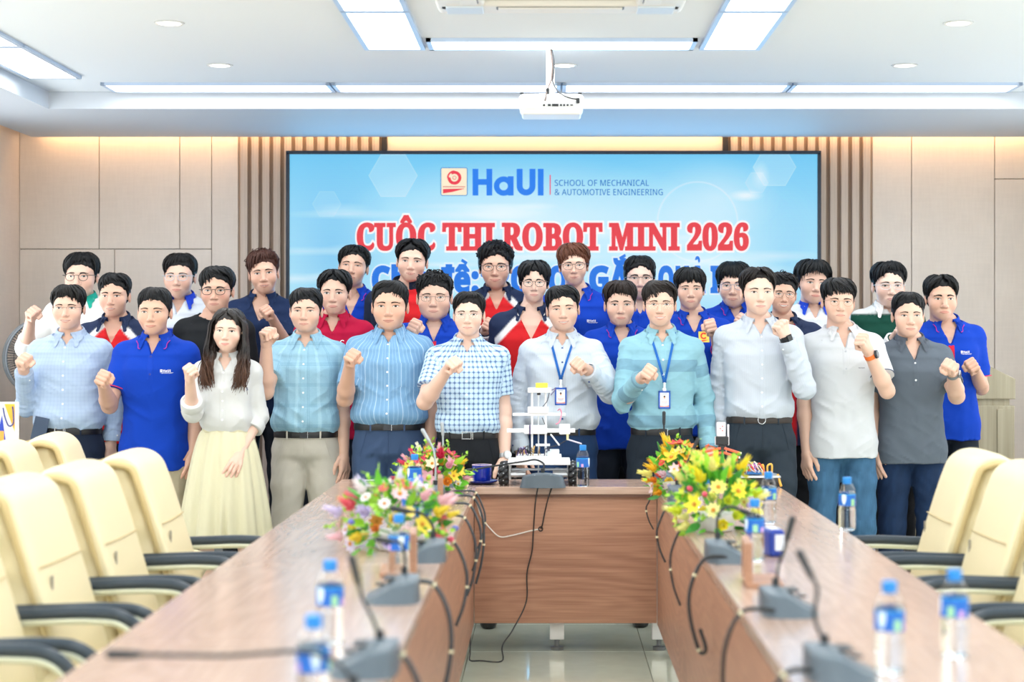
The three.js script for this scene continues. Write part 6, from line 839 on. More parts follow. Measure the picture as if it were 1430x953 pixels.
// water bottle
const LABEL = (() => { const k = canvas(512, 128), q = k.getContext('2d'); q.fillStyle = '#1568c8'; q.fillRect(0, 0, 512, 128); q.fillStyle = '#22a6ea'; q.fillRect(0, 0, 512, 44); for (let i = 0; i < 2; i++) { const x = 128 + i * 256; q.fillStyle = '#dff1fb'; q.beginPath(); q.moveTo(x, 14); q.quadraticCurveTo(x + 46, 60, x, 84); q.quadraticCurveTo(x - 46, 60, x, 14); q.fill(); q.fillStyle = '#2a4fb8'; q.fillRect(x - 60, 92, 120, 12); q.fillStyle = '#eef4fa'; q.fillRect(x - 50, 108, 100, 8); q.fillStyle = '#9fd8a8'; q.fillRect(x + 70, 60, 40, 40); q.fillStyle = '#d9a8d8'; q.fillRect(x - 118, 70, 30, 34); } const t = canvasTex(k); t.wrapS = THREE.RepeatWrapping; return t; })();
const mPET = phys(0xf4fafe, 0.04, { transmission: 1, thickness: 0.06, ior: 1.33, attenuationColor: new THREE.Color(0.86, 0.95, 1), attenuationDistance: 0.4 }), mClear = phys(0xffffff, 0.05, { transmission: 1, thickness: 0, ior: 1.45 }), mCap = std(0x1c86d8, 0.4), mLabel = std(0xffffff, 0.4, { map: LABEL });
function makeBottle() {
  const t = new THREE.Group(), rib = []; for (let i = 0; i <= 16; i++) { const y = 0.008 + i * 0.0042; rib.push([0.0295 + 0.0011 * Math.cos(i * PI), y]); }
  mesh('bottle_body', lathe([[0.0, 0.0], [0.022, 0.0], [0.0285, 0.004], ...rib, [0.0265, 0.080], [0.0298, 0.088], [0.0298, 0.128], [0.028, 0.138], [0.0, 0.139]], 36), mPET, t);
  mesh('bottle_neck', lathe([[0.0285, 0.136], [0.0265, 0.146], [0.020, 0.160], [0.0135, 0.168], [0.0128, 0.176]], 36), mClear, t);
  mesh('label', lathe([[0.0303, 0.088], [0.0307, 0.090], [0.0307, 0.128], [0.0303, 0.130]], 40), mLabel, t);
  mesh('cap', lathe([[0.0152, 0.170], [0.0156, 0.172], [0.0156, 0.186], [0.0145, 0.1885], [0, 0.189]], 32), mCap, t);
  mesh('neck_ring', lathe([[0.0140, 0.164], [0.0160, 0.1655], [0.0160, 0.168], [0.0138, 0.169]], 32), mCap, t);
  return t;
}
const bottle0 = makeBottle();
for (const [px, py, label] of [[814, 679.5, 'small water bottle with blue cap beside the white robot'], [579, 697, 'water bottle behind the far flower bowl on the fan-side table'], [573, 744, 'water bottle with its cap showing among the yellow flowers'], [590, 762, 'water bottle right behind the middle flower bowl, next to the name stand'], [557, 812, 'water bottle in front of the pink and yellow flower bowl'], [461, 900, 'water bottle at the near end of the fan-side table, beside the microphone'], [438, 1005, 'water bottle cut by the lower picture edge beside the near microphone'], [985, 711, 'water bottle between the two flower bowls by the small orange robot'], [1073, 731, 'water bottle behind the flower bowl by the orange-armed robot'], [1054, 783, 'water bottle in front of the colourful flower bowl next to the name stand'], [1183, 741, 'lone water bottle at the outer edge of the lectern-side table, before the jeans'], [1242, 940, 'nearer of the two water bottles at the near end of the lectern-side table'], [1333, 918, 'farther of the two water bottles at the near end of the lectern-side table']]) {
  const b = bottle0.clone(); b.name = numbered('water_bottle'); tag(b, label, 'bottle', 'water bottles on the tables'); b.position.set(...onTable(px, py)); b.rotation.y = px * 0.37; scene.add(b);
}
// desk microphones: wedge base, gooseneck, capsule
const mMic = phys(0x566470, 0.4), mMicDark = std(0x20262c, 0.5), mMicTag = std(0xe6e8ea, 0.5), mSilver = std(0xa9b2ba, 0.35, { metalness: 0.5 });
const micBase = (() => { const g = sheet(24, 20, (u, v) => { const a = u * 2 * PI, cs = Math.cos(a), sn = Math.sin(a), sq = 1 / Math.pow(Math.pow(Math.abs(cs), 4) + Math.pow(Math.abs(sn), 4), 0.25), k = v < 0.45 ? 1 - 0.06 * v : lerp(0.973, 0.0, Math.pow((v - 0.45) / 0.55, 0.85)), x = cs * sq * 0.07 * k, z = sn * sq * 0.105 * lerp(1, 0.72, v) * (k < 0.9 ? k / 0.9 : 1), slope = smooth(-0.075, 0.035, x), h = lerp(0.016, 0.072, slope) * (1 - 0.25 * Math.pow(Math.abs(z) / 0.105, 2)); return [x, v < 0.45 ? h * v / 0.45 * 0.9 : h * lerp(0.9, 1, (v - 0.45) / 0.55), z]; }); return g; })();
function micUnit(px, py, turn, neck, label, extra = {}) {
  const t = thing('desk_microphone', label, 'microphone', onTable(px, py), turn, 'conference microphones'), b = mesh('base', micBase, mMic, t);
  mesh('talk_button', box(0.022, 0.005, 0.03, -0.035, 0.042, 0, 0.002).rotateZ(0), mMicDark, b); mesh('speaker_grille', box(0.03, 0.004, 0.08, -0.01, 0.058, 0, 0.002), mMicDark, b);
  if (extra.tag) mesh('number_tag', box(0.004, 0.018, 0.075, 0.0655, 0.052, 0, 0.001, 1), mMicTag, b);
  if (neck) { const n = neck.map((p) => [...p]); mesh('gooseneck', tube(n, 0.0042, 8, 50), extra.silver ? mSilver : mMicDark, t); const a = V(...n[n.length - 2]), e = V(...n[n.length - 1]), d = e.clone().sub(a).normalize(), q = e.clone().addScaledVector(d, 0.045); mesh('collar', rod(n[0], [n[0][0], n[0][1] + 0.02, n[0][2]], 0.009, 14), mMicDark, t); mesh('capsule', [rod(e.toArray(), q.toArray(), 0.0075, 14, 0.0085), new THREE.SphereGeometry(0.0085, 14, 10).translate(...q.toArray()), rod(e.clone().addScaledVector(d, -0.012).toArray(), e.toArray(), 0.0055, 14, 0.0075)], extra.silver ? mSilver : mMicDark, t); }
  return t;
}
const N0 = [0.03, 0.066, 0];
micUnit(758, 680.5, -PI / 2, [N0, [0.028, 0.105, -0.005], [0.02, 0.125, 0.03], [0.01, 0.118, 0.08], [-0.01, 0.095, 0.22], [-0.02, 0.076, 0.33]], 'microphone on the cross table in front of the white robot, its neck bent level', { tag: true });
micUnit(598, 700, 0, [N0, [0.03, 0.15, 0], [0.02, 0.22, 0], [0.0, 0.255, 0]], 'silver-necked microphone standing up through the far flower bowl', { silver: true });
micUnit(622, 679, 0, [N0, [0.02, 0.10, 0], [-0.005, 0.14, 0], [-0.012, 0.24, 0]], 'slim pale microphone upright beside the far flower bowl on the fan-side table', { silver: true });
micUnit(591, 782, 0.1, [N0, [0.03, 0.10, 0], [0.0, 0.14, 0], [-0.05, 0.15, 0]], 'microphone half hidden under the middle flower bowl, green leaves hanging over it');
micUnit(549, 838, 0.05, [N0, [0.032, 0.11, 0], [0.02, 0.15, 0.02], [-0.01, 0.16, 0.06]], 'grey microphone base with a wooden name stand just behind it on the fan-side table');
micUnit(510, 938, 0, [N0, [0.015, 0.11, 0], [-0.005, 0.15, 0], [-0.016, 0.19, 0]], 'grey microphone beside the near water bottle, its thin neck rising past the bottle');
micUnit(470, 1010, 0, [N0, [0.01, 0.10, 0], [-0.04, 0.125, 0.0], [-0.2, 0.12, 0.0], [-0.36, 0.122, 0]], 'microphone at the near table end, only its level neck showing');
micUnit(935, 676, PI, [N0, [0.028, 0.13, 0], [0.026, 0.22, 0], [0.026, 0.285, 0]], 'tall dark microphone upright behind the yellow flowers, before the teal shirt');
micUnit(956, 700, PI, [N0, [0.012, 0.11, 0], [-0.015, 0.17, 0], [-0.036, 0.215, 0]], 'dark microphone leaning out of the yellow flower bowl on the lectern-side table');
micUnit(1016, 783, PI, [N0, [0.032, 0.12, 0], [0.022, 0.15, 0], [-0.01, 0.165, 0], [-0.05, 0.15, 0]], 'grey microphone in front of the colourful flowers, neck curled over');
micUnit(1100, 856, PI, [N0, [0.022, 0.12, 0], [0.008, 0.16, 0], [0.0, 0.19, 0]], 'grey microphone with upright neck just in front of the wooden name stand');
micUnit(1172, 945, PI, [N0, [0.05, 0.12, 0], [0.045, 0.18, 0], [0.06, 0.21, 0]], 'nearest grey microphone on the lectern-side table, two bottles beside it');
// wooden name stands
const mStand = std(0xffffff, 0.45, { map: woodTex(41, [188, 144, 116], [152, 108, 84], [0.4, 0.2]) });
for (const [px, py, sg, label] of [[1043, 815, 1, 'wooden name stand beside the microphone on the lectern-side table'], [577, 800, -1, 'wooden name stand beside the bottles on the fan-side table'], [615, 708, -1, 'small wooden name stand in front of the far flower bowl']]) {
  const t = thing('name_stand', label, 'name stand', onTable(px, py), -sg * 0.06, 'wooden name stands'); mesh('plate', box(0.022, 0.115, 0.20, 0, 0.066, 0, 0.003), mStand, t); mesh('foot', box(0.10, 0.014, 0.21, sg * 0.045, 0.007, 0, 0.003), mStand, t);
}
// tissue packs
for (const [px, py, label] of [[1079, 776, 'dark blue tissue pack standing behind the bottle on the lectern-side table'], [593, 712, 'dark blue tissue pack behind the small name stand']]) { const t = thing('tissue_pack', label, 'tissue pack', onTable(px, py), 0.2); mesh('wrapper', box(0.05, 0.085, 0.10, 0, 0.0425, 0, 0.012, 3), std(0x1a3a9c, 0.35), t); mesh('printed_panel', box(0.03, 0.05, 0.002, 0.006, 0.045, 0.0505, 0.0008, 1), std(0xdfe6f2, 0.4), t); mesh('opening_flap', box(0.03, 0.003, 0.06, 0, 0.0855, 0, 0.001, 1), std(0xe9ecf2, 0.5), t); }
// cup and saucer
{
  const p = onTable(673, 676.5), blue = phys(0x0a2a9c, 0.22, { clearcoat: 0.5 }), t = thing('cup', 'blue coffee cup on the cross table beside the white robot', 'cup', [p[0], TABLE_Y + 0.011, p[2]]);
  mesh('bowl', lathe([[0, 0.004], [0.034, 0.002], [0.041, 0.008], [0.0455, 0.03], [0.046, 0.078], [0.0445, 0.079], [0.043, 0.076], [0.042, 0.03], [0.036, 0.012], [0, 0.010]], 40), blue, t); mesh('rim', new THREE.TorusGeometry(0.0452, 0.0016, 8, 40).rotateX(PI / 2).translate(0, 0.0785, 0), std(0xd9c4cc, 0.4), t); mesh('handle', tube([[0.0, 0.062, -0.045], [0, 0.066, -0.066], [0, 0.045, -0.078], [0, 0.022, -0.066], [0, 0.02, -0.044]], 0.0052, 8), blue, t);
  const s = thing('saucer', 'blue saucer under the coffee cup', 'saucer', [p[0], TABLE_Y, p[2]]); mesh('plate', lathe([[0, 0.003], [0.038, 0.0], [0.045, 0.003], [0.066, 0.009], [0.076, 0.016], [0.0765, 0.0185], [0.066, 0.0125], [0.045, 0.0075], [0, 0.0085]], 44), blue, s);
}
// notebooks and pen by the far corner
{
  const p = onTable(526, 678), t = thing('notebook', 'dark blue notebook lying at the far corner of the fan-side table', 'notebook', p, 0.15); mesh('cover', box(0.16, 0.004, 0.21, 0, 0.016, 0, 0.0015, 1), std(0x1c2f66, 0.5), t); mesh('pages', box(0.15, 0.011, 0.20, 0.002, 0.0085, 0), std(0xeeeae0, 0.8), t); mesh('back_cover', box(0.16, 0.003, 0.21, 0, 0.0015, 0, 0.001, 1), std(0x1c2f66, 0.5), t);
  const q = thing('pen', 'silver pen lying on the dark blue notebook', 'pen', [p[0] + 0.01, TABLE_Y + 0.0225, p[2]], 0.35); mesh('barrel', rod([-0.065, 0, 0], [0.045, 0, 0], 0.0042, 12), std(0xbfc6d2, 0.3, { metalness: 0.5 }), q); mesh('tip', rod([0.045, 0, 0], [0.066, 0, 0], 0.0042, 12, 0.001), std(0x555b66, 0.3), q); mesh('clip', box(0.04, 0.002, 0.003, -0.04, 0.0052, 0), std(0xd8dde2, 0.25, { metalness: 0.8 }), q);
}
// ------------------------------------------------------------------ flower bowls
const petalGeo = (len, wd, curl) => sheet(4, 6, (u, v) => { const w = wd * Math.sin(Math.pow(v, 0.75) * PI * 0.92 + 0.12), x = (u - 0.5) * 2 * w; return [x, v * v * curl + Math.abs(u - 0.5) * wd * 0.35, v * len]; });
function bloomGeo(n, len, wd, curl, layers = 1) { const out = []; for (let l = 0; l < layers; l++) for (let i = 0; i < n; i++) { const p = petalGeo(len * (1 - l * 0.28), wd * (1 - l * 0.2), curl * (1 + l * 1.2)); p.rotateY((i + l * 0.5) / n * 2 * PI); p.translate(0, l * 0.004, 0); out.push(p); } return merge(out); }
const leafG = [petalGeo(0.075, 0.020, 0.012), petalGeo(0.055, 0.016, -0.006), petalGeo(0.095, 0.018, 0.02)], daisyG = bloomGeo(9, 0.034, 0.0105, 0.004), lilyG = bloomGeo(6, 0.044, 0.014, 0.014), roseG = bloomGeo(6, 0.024, 0.014, 0.018, 3), heartG = new THREE.SphereGeometry(0.009, 12, 8).scale(1, 0.6, 1), budG = lathe([[0, 0], [0.008, 0.003], [0.0115, 0.012], [0.0095, 0.021], [0.005, 0.026], [0, 0.027]], 12), sprigG = (() => { const o = []; for (let i = 0; i < 7; i++) { const l = petalGeo(0.02, 0.007, 0.002); l.rotateX(-0.7); l.rotateY(i * 2.4); l.translate(0, 0.012 * i, 0); o.push(l); } return merge(o); })();
const dbl = { side: THREE.DoubleSide }, petalMats = {}; const petalMat = (c) => petalMats[c] ??= phys(c, 0.6, { transmission: 0.25, thickness: 0, ...dbl }); const leafMats = [0x4fae2a, 0x6cc832, 0x358c2a, 0xa4dc3e].map((c) => phys(c, 0.5, { transmission: 0.2, thickness: 0, ...dbl })), mStem = std(0x5c9a3a, 0.6);
function flowerBowl(px, py, label, seed, scale, pal, potColor, rx, ry) {
  const t = thing('flower_arrangement', label, 'flowers', onTable(px, py), seed, 'flower bowls'), r = rng(seed * 97 + 5); t.scale.setScalar(scale);
  mesh('bowl', lathe([[0, 0.0], [0.05, 0.0], [0.056, 0.006], [0.072, 0.045], [0.078, 0.06], [0.074, 0.062], [0.068, 0.05], [0, 0.048]], 36), std(potColor, 0.4), t);
  const put = (name, g, m, dir, dist, s = 1, spin = r() * 6.28) => { const o = mesh(name, g, m, t); o.position.set(0, 0.055, 0).addScaledVector(dir, dist); o.quaternion.setFromUnitVectors(V(0, 1, 0), dir).multiply(new THREE.Quaternion().setFromAxisAngle(V(0, 1, 0), spin)); o.scale.setScalar(s); return o; };
  const dirOf = (lo, hi) => { const a = r() * 2 * PI, e = lo + (hi - lo) * r(); return V(Math.cos(a) * Math.cos(e), Math.sin(e), Math.sin(a) * Math.cos(e) * 0.8).normalize(); };
  const E = (d, k) => V(d.x * rx, d.y * ry, d.z * rx * 0.8).multiplyScalar(k);
  for (let i = 0; i < 90; i++) { const d = dirOf(-0.45, 1.35), l = mesh('leaf', leafG[(r() * 3) | 0], leafMats[(r() * 4) | 0], t); l.position.set(0, 0.06, 0).add(E(d, 0.55 + r() * 0.35)); l.quaternion.setFromUnitVectors(V(0, 0, 1), d).multiply(new THREE.Quaternion().setFromAxisAngle(V(0, 0, 1), r() * 6.28)); l.scale.setScalar(0.55 + r() * 0.4); }
  for (let i = 0; i < 14; i++) { const d = dirOf(0, 1.3); put('sprig', sprigG, leafMats[3], d, 0).position.add(E(d, 0.85)); }
  const n = 58; for (let i = 0; i < n; i++) {
    const g = (i + 0.5) / n, e = Math.asin(clamp(1 - 1.18 * g, -0.25, 1)), a = i * 2.39996 + seed, d = V(Math.cos(a) * Math.cos(e), Math.sin(e), Math.sin(a) * Math.cos(e)).normalize(), kind = r(), col = pal[(r() * pal.length) | 0], P0 = E(d, 0.93 + r() * 0.14);
    if (kind < 0.8) { const f = put('flower', kind < 0.22 ? daisyG : kind < 0.40 ? lilyG : roseG, petalMat(col), d, 0, 0.62 + r() * 0.36); f.position.add(P0); mesh('flower_heart', heartG, petalMat(kind < 0.4 ? 0xd89020 : col), f).position.y = 0.004; }
    else put('bud', budG, petalMat([0xe0507c, 0x7a80dc, 0xc0ace6, 0xea5a78][(r() * 4) | 0]), d, 0, 0.85).position.add(P0);
    if (i % 4 === 0) mesh('stem', rod([0, 0.05, 0], P0.clone().add(V(0, 0.055, 0)).toArray(), 0.0022, 6), mStem, t);
  }
}
flowerBowl(606, 690, 'far flower bowl on the fan-side table, mostly yellow and white with one crimson bloom', 3, 0.95, [0xf8d83a, 0xf8d83a, 0xfff0c8, 0xf4b02e, 0xf0ecdc, 0xd8245a, 0xf2b8cc], 0xe8e4dc, 0.145, 0.145);
flowerBowl(552, 768, 'middle flower bowl on the fan-side table, pale pink and yellow blooms', 7, 1.0, [0xf8d0da, 0xf8e47a, 0xf8d8e0, 0xf4e04a, 0xf4ecf0, 0xf0a84a, 0xe0d8f4, 0xe86a7a], 0xe4e4e2, 0.185, 0.165);
flowerBowl(950, 694, 'far flower bowl on the lectern-side table, yellow and orange sunflowers with a red tulip', 5, 0.98, [0xf8d02a, 0xf8d02a, 0xf6bc22, 0xf08a1e, 0xf4ec8a, 0xe03a30, 0xf2d8e0], 0xe6e2da, 0.145, 0.17);
flowerBowl(1000, 742, 'near flower bowl on the lectern-side table, yellow-green with red and lilac buds', 11, 1.05, [0xf6ec3a, 0xf4f07a, 0xe0ea3a, 0xf6e22e, 0xf4f0a0, 0xd8ec5a], 0xdfe0e4, 0.165, 0.17);
// ------------------------------------------------------------------ cables over the inner table edges
const mCable = std(0x3a4046, 0.5), mCableB = std(0x24282c, 0.5), mTie = std(0xd8cfae, 0.5);
function edgeCable(sg, z, drop, label, r = 0.0045, dz = 0.0, reach = 0.09, double = false) {
  const xi = sg < 0 ? XI_L : XI_R, x0 = xi + sg * reach, xf = xi - sg * 0.012, t = thing('cable', label, 'cable', [0, 0, 0]), y = TABLE_Y + r;
  const o = -sg, B = 0.045 + r * 3, pts = [[x0, y + 0.008, z - dz * 0.3], [xi + sg * 0.035, y + 0.018, z], [xi + o * 0.012, y + 0.012, z + 0.006], [xi + o * B * 0.8, TABLE_Y - 0.045, z + 0.014], [xi + o * B, TABLE_Y - drop * 0.42, z + 0.02], [xi + o * B * 0.82, TABLE_Y - drop * 0.75, z + 0.02 + dz * 0.5], [xi + o * B * 0.45, TABLE_Y - drop, z + 0.02 + dz]];
  if (double) pts.push([xi + o * 0.016, TABLE_Y - drop + 0.012, z + 0.04 + dz], [xi + o * B * 0.5, TABLE_Y - drop * 0.72, z + 0.035 + dz * 0.6]);
  mesh('cord', tube(pts, r, 8, 70), sg < 0 ? mCable : mCableB, t);
  const cv = new THREE.CatmullRomCurve3(pts.map((p) => V(...p)), false, 'centripetal'); for (const q of [0.35, 0.72]) { const c = cv.getPoint(q), d = cv.getTangent(q); mesh('cable_tie', rod(c.clone().addScaledVector(d, -0.004).toArray(), c.clone().addScaledVector(d, 0.004).toArray(), r + 0.002, 10), mTie, t); }
}
edgeCable(1, -8.2, 0.16, 'thin black cable over the lectern-side table edge at the inner corner', 0.0032, 0.03);
edgeCable(1, -7.35, 0.20, 'black cable looped over the lectern-side table edge under the sunflowers', 0.0042, 0.03);
edgeCable(1, -6.55, 0.25, 'black cable over the lectern-side table edge under the yellow-green flowers', 0.0042, 0.05);
edgeCable(1, -5.62, 0.26, 'looped black cable hanging from the lectern-side table by the name stand', 0.006, 0.03, 0.07, true);
edgeCable(1, -4.55, 0.34, 'thick black cable on the lectern-side table below the second nearest microphone', 0.0055, 0.03);
edgeCable(1, -3.72, 0.34, 'nearest black cable over the lectern-side table edge', 0.006, 0.0);
edgeCable(-1, -8.0, 0.22, 'dark cable over the fan-side table edge at the inner corner', 0.004, 0.04, 0.16);
edgeCable(-1, -7.75, 0.34, 'long grey cable hanging down beside the front panel on the fan side', 0.005, 0.02, 0.14);
edgeCable(-1, -7.4, 0.24, 'grey cable with pale ties under the far flower bowl', 0.005, 0.03, 0.12);
edgeCable(-1, -6.9, 0.27, 'grey cable hanging under the middle flower bowl', 0.005, 0.02, 0.1);
edgeCable(-1, -6.1, 0.25, 'dark cable over the fan-side table edge beside the half hidden microphone', 0.0055, 0.05, 0.1);
edgeCable(-1, -5.05, 0.31, 'thick grey cable on the fan-side table beside the wooden name stand', 0.0065, 0.03, 0.08);
edgeCable(-1, -3.95, 0.30, 'nearest grey cable over the fan-side table edge', 0.0065, 0.0, 0.08);
{
  const zf = ZB - 0.012, P = (px, py, z = zf) => { const Z = -z; return [(px - CX) * Z / FPX, EYE - (py - CY) * Z / FPX, z]; };
  let t = thing('cable', 'long black cable from the cross-table microphone down the front panel to the floor', 'cable', [0, 0, 0]);
  mesh('cord', tube([P(756, 678, ZB - 0.09), [P(752, 681)[0], TABLE_Y + 0.006, ZB - 0.01], P(748, 700, ZB + 0.012), P(745, 740), P(743, 770), P(736, 800), P(735, 840, ZB + 0.03), P(716, 880, ZB + 0.12), P(701, 905, ZB + 0.25), [-0.2, 0.01, ZB + 0.25], [-0.3, 0.006, ZB + 0.23], [-0.345, 0.006, ZB + 0.22], [-0.345, 0.03, ZB + 0.2], P(657, 870, ZB + 0.1), P(658, 840, ZB + 0.06), P(652, 800, ZB + 0.03), P(651, 760)], 0.0032, 8, 160), mCableB, t);
  t = thing('cable', 'short black cable from the microphone to the grommet in the front panel', 'cable', [0, 0, 0]);
  mesh('cord', tube([P(776, 678, ZB - 0.09), [P(772, 681)[0], TABLE_Y + 0.006, ZB - 0.01], P(766, 695, ZB + 0.012), P(761, 715), P(757, 735), P(755, 739, ZB - 0.03)], 0.0032, 8, 60), mCableB, t);
  t = thing('cable', 'white cable sagging across the front panel to the grommet', 'cable', [0, 0, 0]);
  mesh('cord', tube([P(650, 686, ZB + 0.02), P(664, 700), P(672, 722), P(684, 738), P(698, 750), P(716, 748), P(740, 742), P(755, 739, ZB - 0.03)], 0.0030, 8, 90), std(0xe6e4dd, 0.5), t);
  mesh('plug', rod(P(652, 688, ZB + 0.02), P(662, 698), 0.006, 10), mCableB, t);
}
// ------------------------------------------------------------------ white wheeled robot on the cross table
{
  const Z = 8.66, s = FPX / Z, t = thing('robot', 'white tower-built robot on black roller wheels in front of the white shirt', 'robot', [(752 - CX) / s, TABLE_Y, -Z]), X = (px) => (px - 752) / s, Yp = (py) => EYE - (py - CY) / s - TABLE_Y, w = std(0xf0f1f3, 0.45), al = std(0xc9ced4, 0.3, { metalness: 0.7 }), blk = std(0x1c1e22, 0.5), B = (x0, x1, y0, y1, d, z = 0, r = 0.002) => box(X(x1) - X(x0), Yp(y0) - Yp(y1), d, (X(x0) + X(x1)) / 2, (Yp(y0) + Yp(y1)) / 2, z, r, 1);
  const wheel = (x, z) => { const g = new THREE.Group(); g.name = 'wheel'; t.add(g); g.position.set(x, 0.05, z); mesh('hub', new THREE.CylinderGeometry(0.034, 0.034, 0.048, 24).rotateZ(PI / 2), blk, g); for (let i = 0; i < 9; i++) { const a = i / 9 * 2 * PI, q = new THREE.CapsuleGeometry(0.0115, 0.03, 4, 10).rotateZ(PI / 2).rotateY(0.0); q.rotateX(0); q.applyMatrix4(new THREE.Matrix4().makeRotationAxis(V(0, Math.cos(a), Math.sin(a)), 0.75)); q.translate(0, Math.cos(a) * 0.038, Math.sin(a) * 0.038); mesh('roller', q, blk, g); mesh('screw', new THREE.SphereGeometry(0.0032, 8, 6).translate(x < 0 ? -0.024 : 0.024, Math.cos(a) * 0.032, Math.sin(a) * 0.032), al, g); mesh('screw', new THREE.SphereGeometry(0.0032, 8, 6).translate(0, Math.cos(a) * 0.0495, Math.sin(a) * 0.0495), al, g); } };
  wheel(X(704), 0.10); wheel(X(800), 0.10); wheel(X(704), -0.10); wheel(X(800), -0.10);
  mesh('base_plate', [B(710, 796, 642, 647, 0.28), B(721, 784, 636, 642, 0.2)], w, t); for (const x of [712.5, 793.5]) mesh('side_post', B(x - 1.4, x + 1.4, 646, 668, 0.2), w, t); mesh('cross_rail', B(712, 794, 656, 659, 0.02, -0.08), al, t);
  mesh('post', B(751, 753, 647, 668, 0.008, 0.06), al, t);
  for (const [x0, x1, z] of [[714, 734, 0.1], [772, 792, 0.1], [714, 734, -0.1], [772, 792, -0.1]]) mesh('motor', [rod([X(x0), 0.05, z], [X(x1), 0.05, z], 0.014, 16), rod([X(x0 + 4), 0.05, z], [X(x0 + 8), 0.05, z], 0.0165, 16)], al, t);
  for (const x of [743, 752, 762]) mesh('lift_rod', rod([X(x), Yp(636), 0.0], [X(x), Yp(546), 0.0], x === 752 ? 0.0036 : 0.005, 12), x === 752 ? al : w, t);
  mesh('lower_beam', [B(708, 803, 598.5, 604, 0.022, 0.02), B(732, 764, 594, 606, 0.045, 0.01)], w, t); mesh('servo', B(781, 796, 592, 606, 0.03, 0.045, 0.004), w, t); mesh('clamp', B(739, 741, 593, 607, 0.05, 0.012), std(0x4a3a6a, 0.5), t);
  mesh('middle_beam', [B(716, 790, 577, 581, 0.02, 0.0), B(737, 766, 568.5, 577, 0.045, 0.0)], w, t); mesh('beam_plate', B(712, 728, 602, 604, 0.08), w, t);
  mesh('top_plate', [B(737, 770, 542, 548.5, 0.06)], w, t); mesh('yellow_block', B(748, 765, 535, 541.8, 0.03, 0, 0.003), std(0xf2d84a, 0.5), t); mesh('motor_coupling', B(750, 755, 549, 552, 0.02), blk, t);
  mesh('gripper_arm', rod([X(769), Yp(606), 0.05], [X(781), Yp(621), 0.07], 0.0035, 8), w, t); mesh('gripper_arm', rod([X(792), Yp(613), 0.05], [X(812), Yp(619), 0.06], 0.0035, 8), std(0xd6d0e2, 0.5), t); mesh('gripper_bracket', B(791, 794, 604, 614, 0.02, 0.045), std(0xf0e6a8, 0.5), t);
  mesh('battery', B(764, 781, 627, 637, 0.06, 0.05, 0.004), std(0xd3e4ea, 0.4), t); mesh('circuit_board', B(748, 768, 620.5, 623, 0.06, 0.0, 0.0008), w, t);
  const wire = (pts, c, r = 0.002) => mesh('wire', tube(pts.map(([x, y, z]) => [X(x), Yp(y), z]), r, 6, 30), std(c, 0.5), t), rr = rng(8), cols = [0x1d2030, 0x24283a, 0x6a4a9c, 0x2c3350, 0xd8b25a, 0x8a6a3a, 0x1a1c26, 0x3a2a5a];
  for (let i = 0; i < 14; i++) { const x = 714 + rr() * 52, x2 = x + (rr() - 0.4) * 22; wire([[x, 636, 0.06 * rr()], [x + 2, 632 - rr() * 10, 0.08 * rr()], [(x + x2) / 2, 624 + rr() * 8, 0.09], [x2, 630 + rr() * 4, 0.06]], cols[i % 8], 0.0022); }
  wire([[767, 549, 0.02], [764, 560, 0.04], [758, 568, 0.03]], 0x2c2f48); wire([[770, 545, 0.02], [776, 543, 0.03], [769, 552, 0.03]], 0x6a5a8a); wire([[757, 583, 0.03], [761, 592, 0.04]], 0x1d2030); wire([[779, 573, 0.03], [782, 571, 0.04], [784, 577, 0.04], [780, 590, 0.05], [776, 592, 0.05]], 0xe88aa8, 0.003); wire([[764, 625, 0.05], [778, 621, 0.06], [790, 615, 0.05]], 0x2a2d38, 0.0026);
}
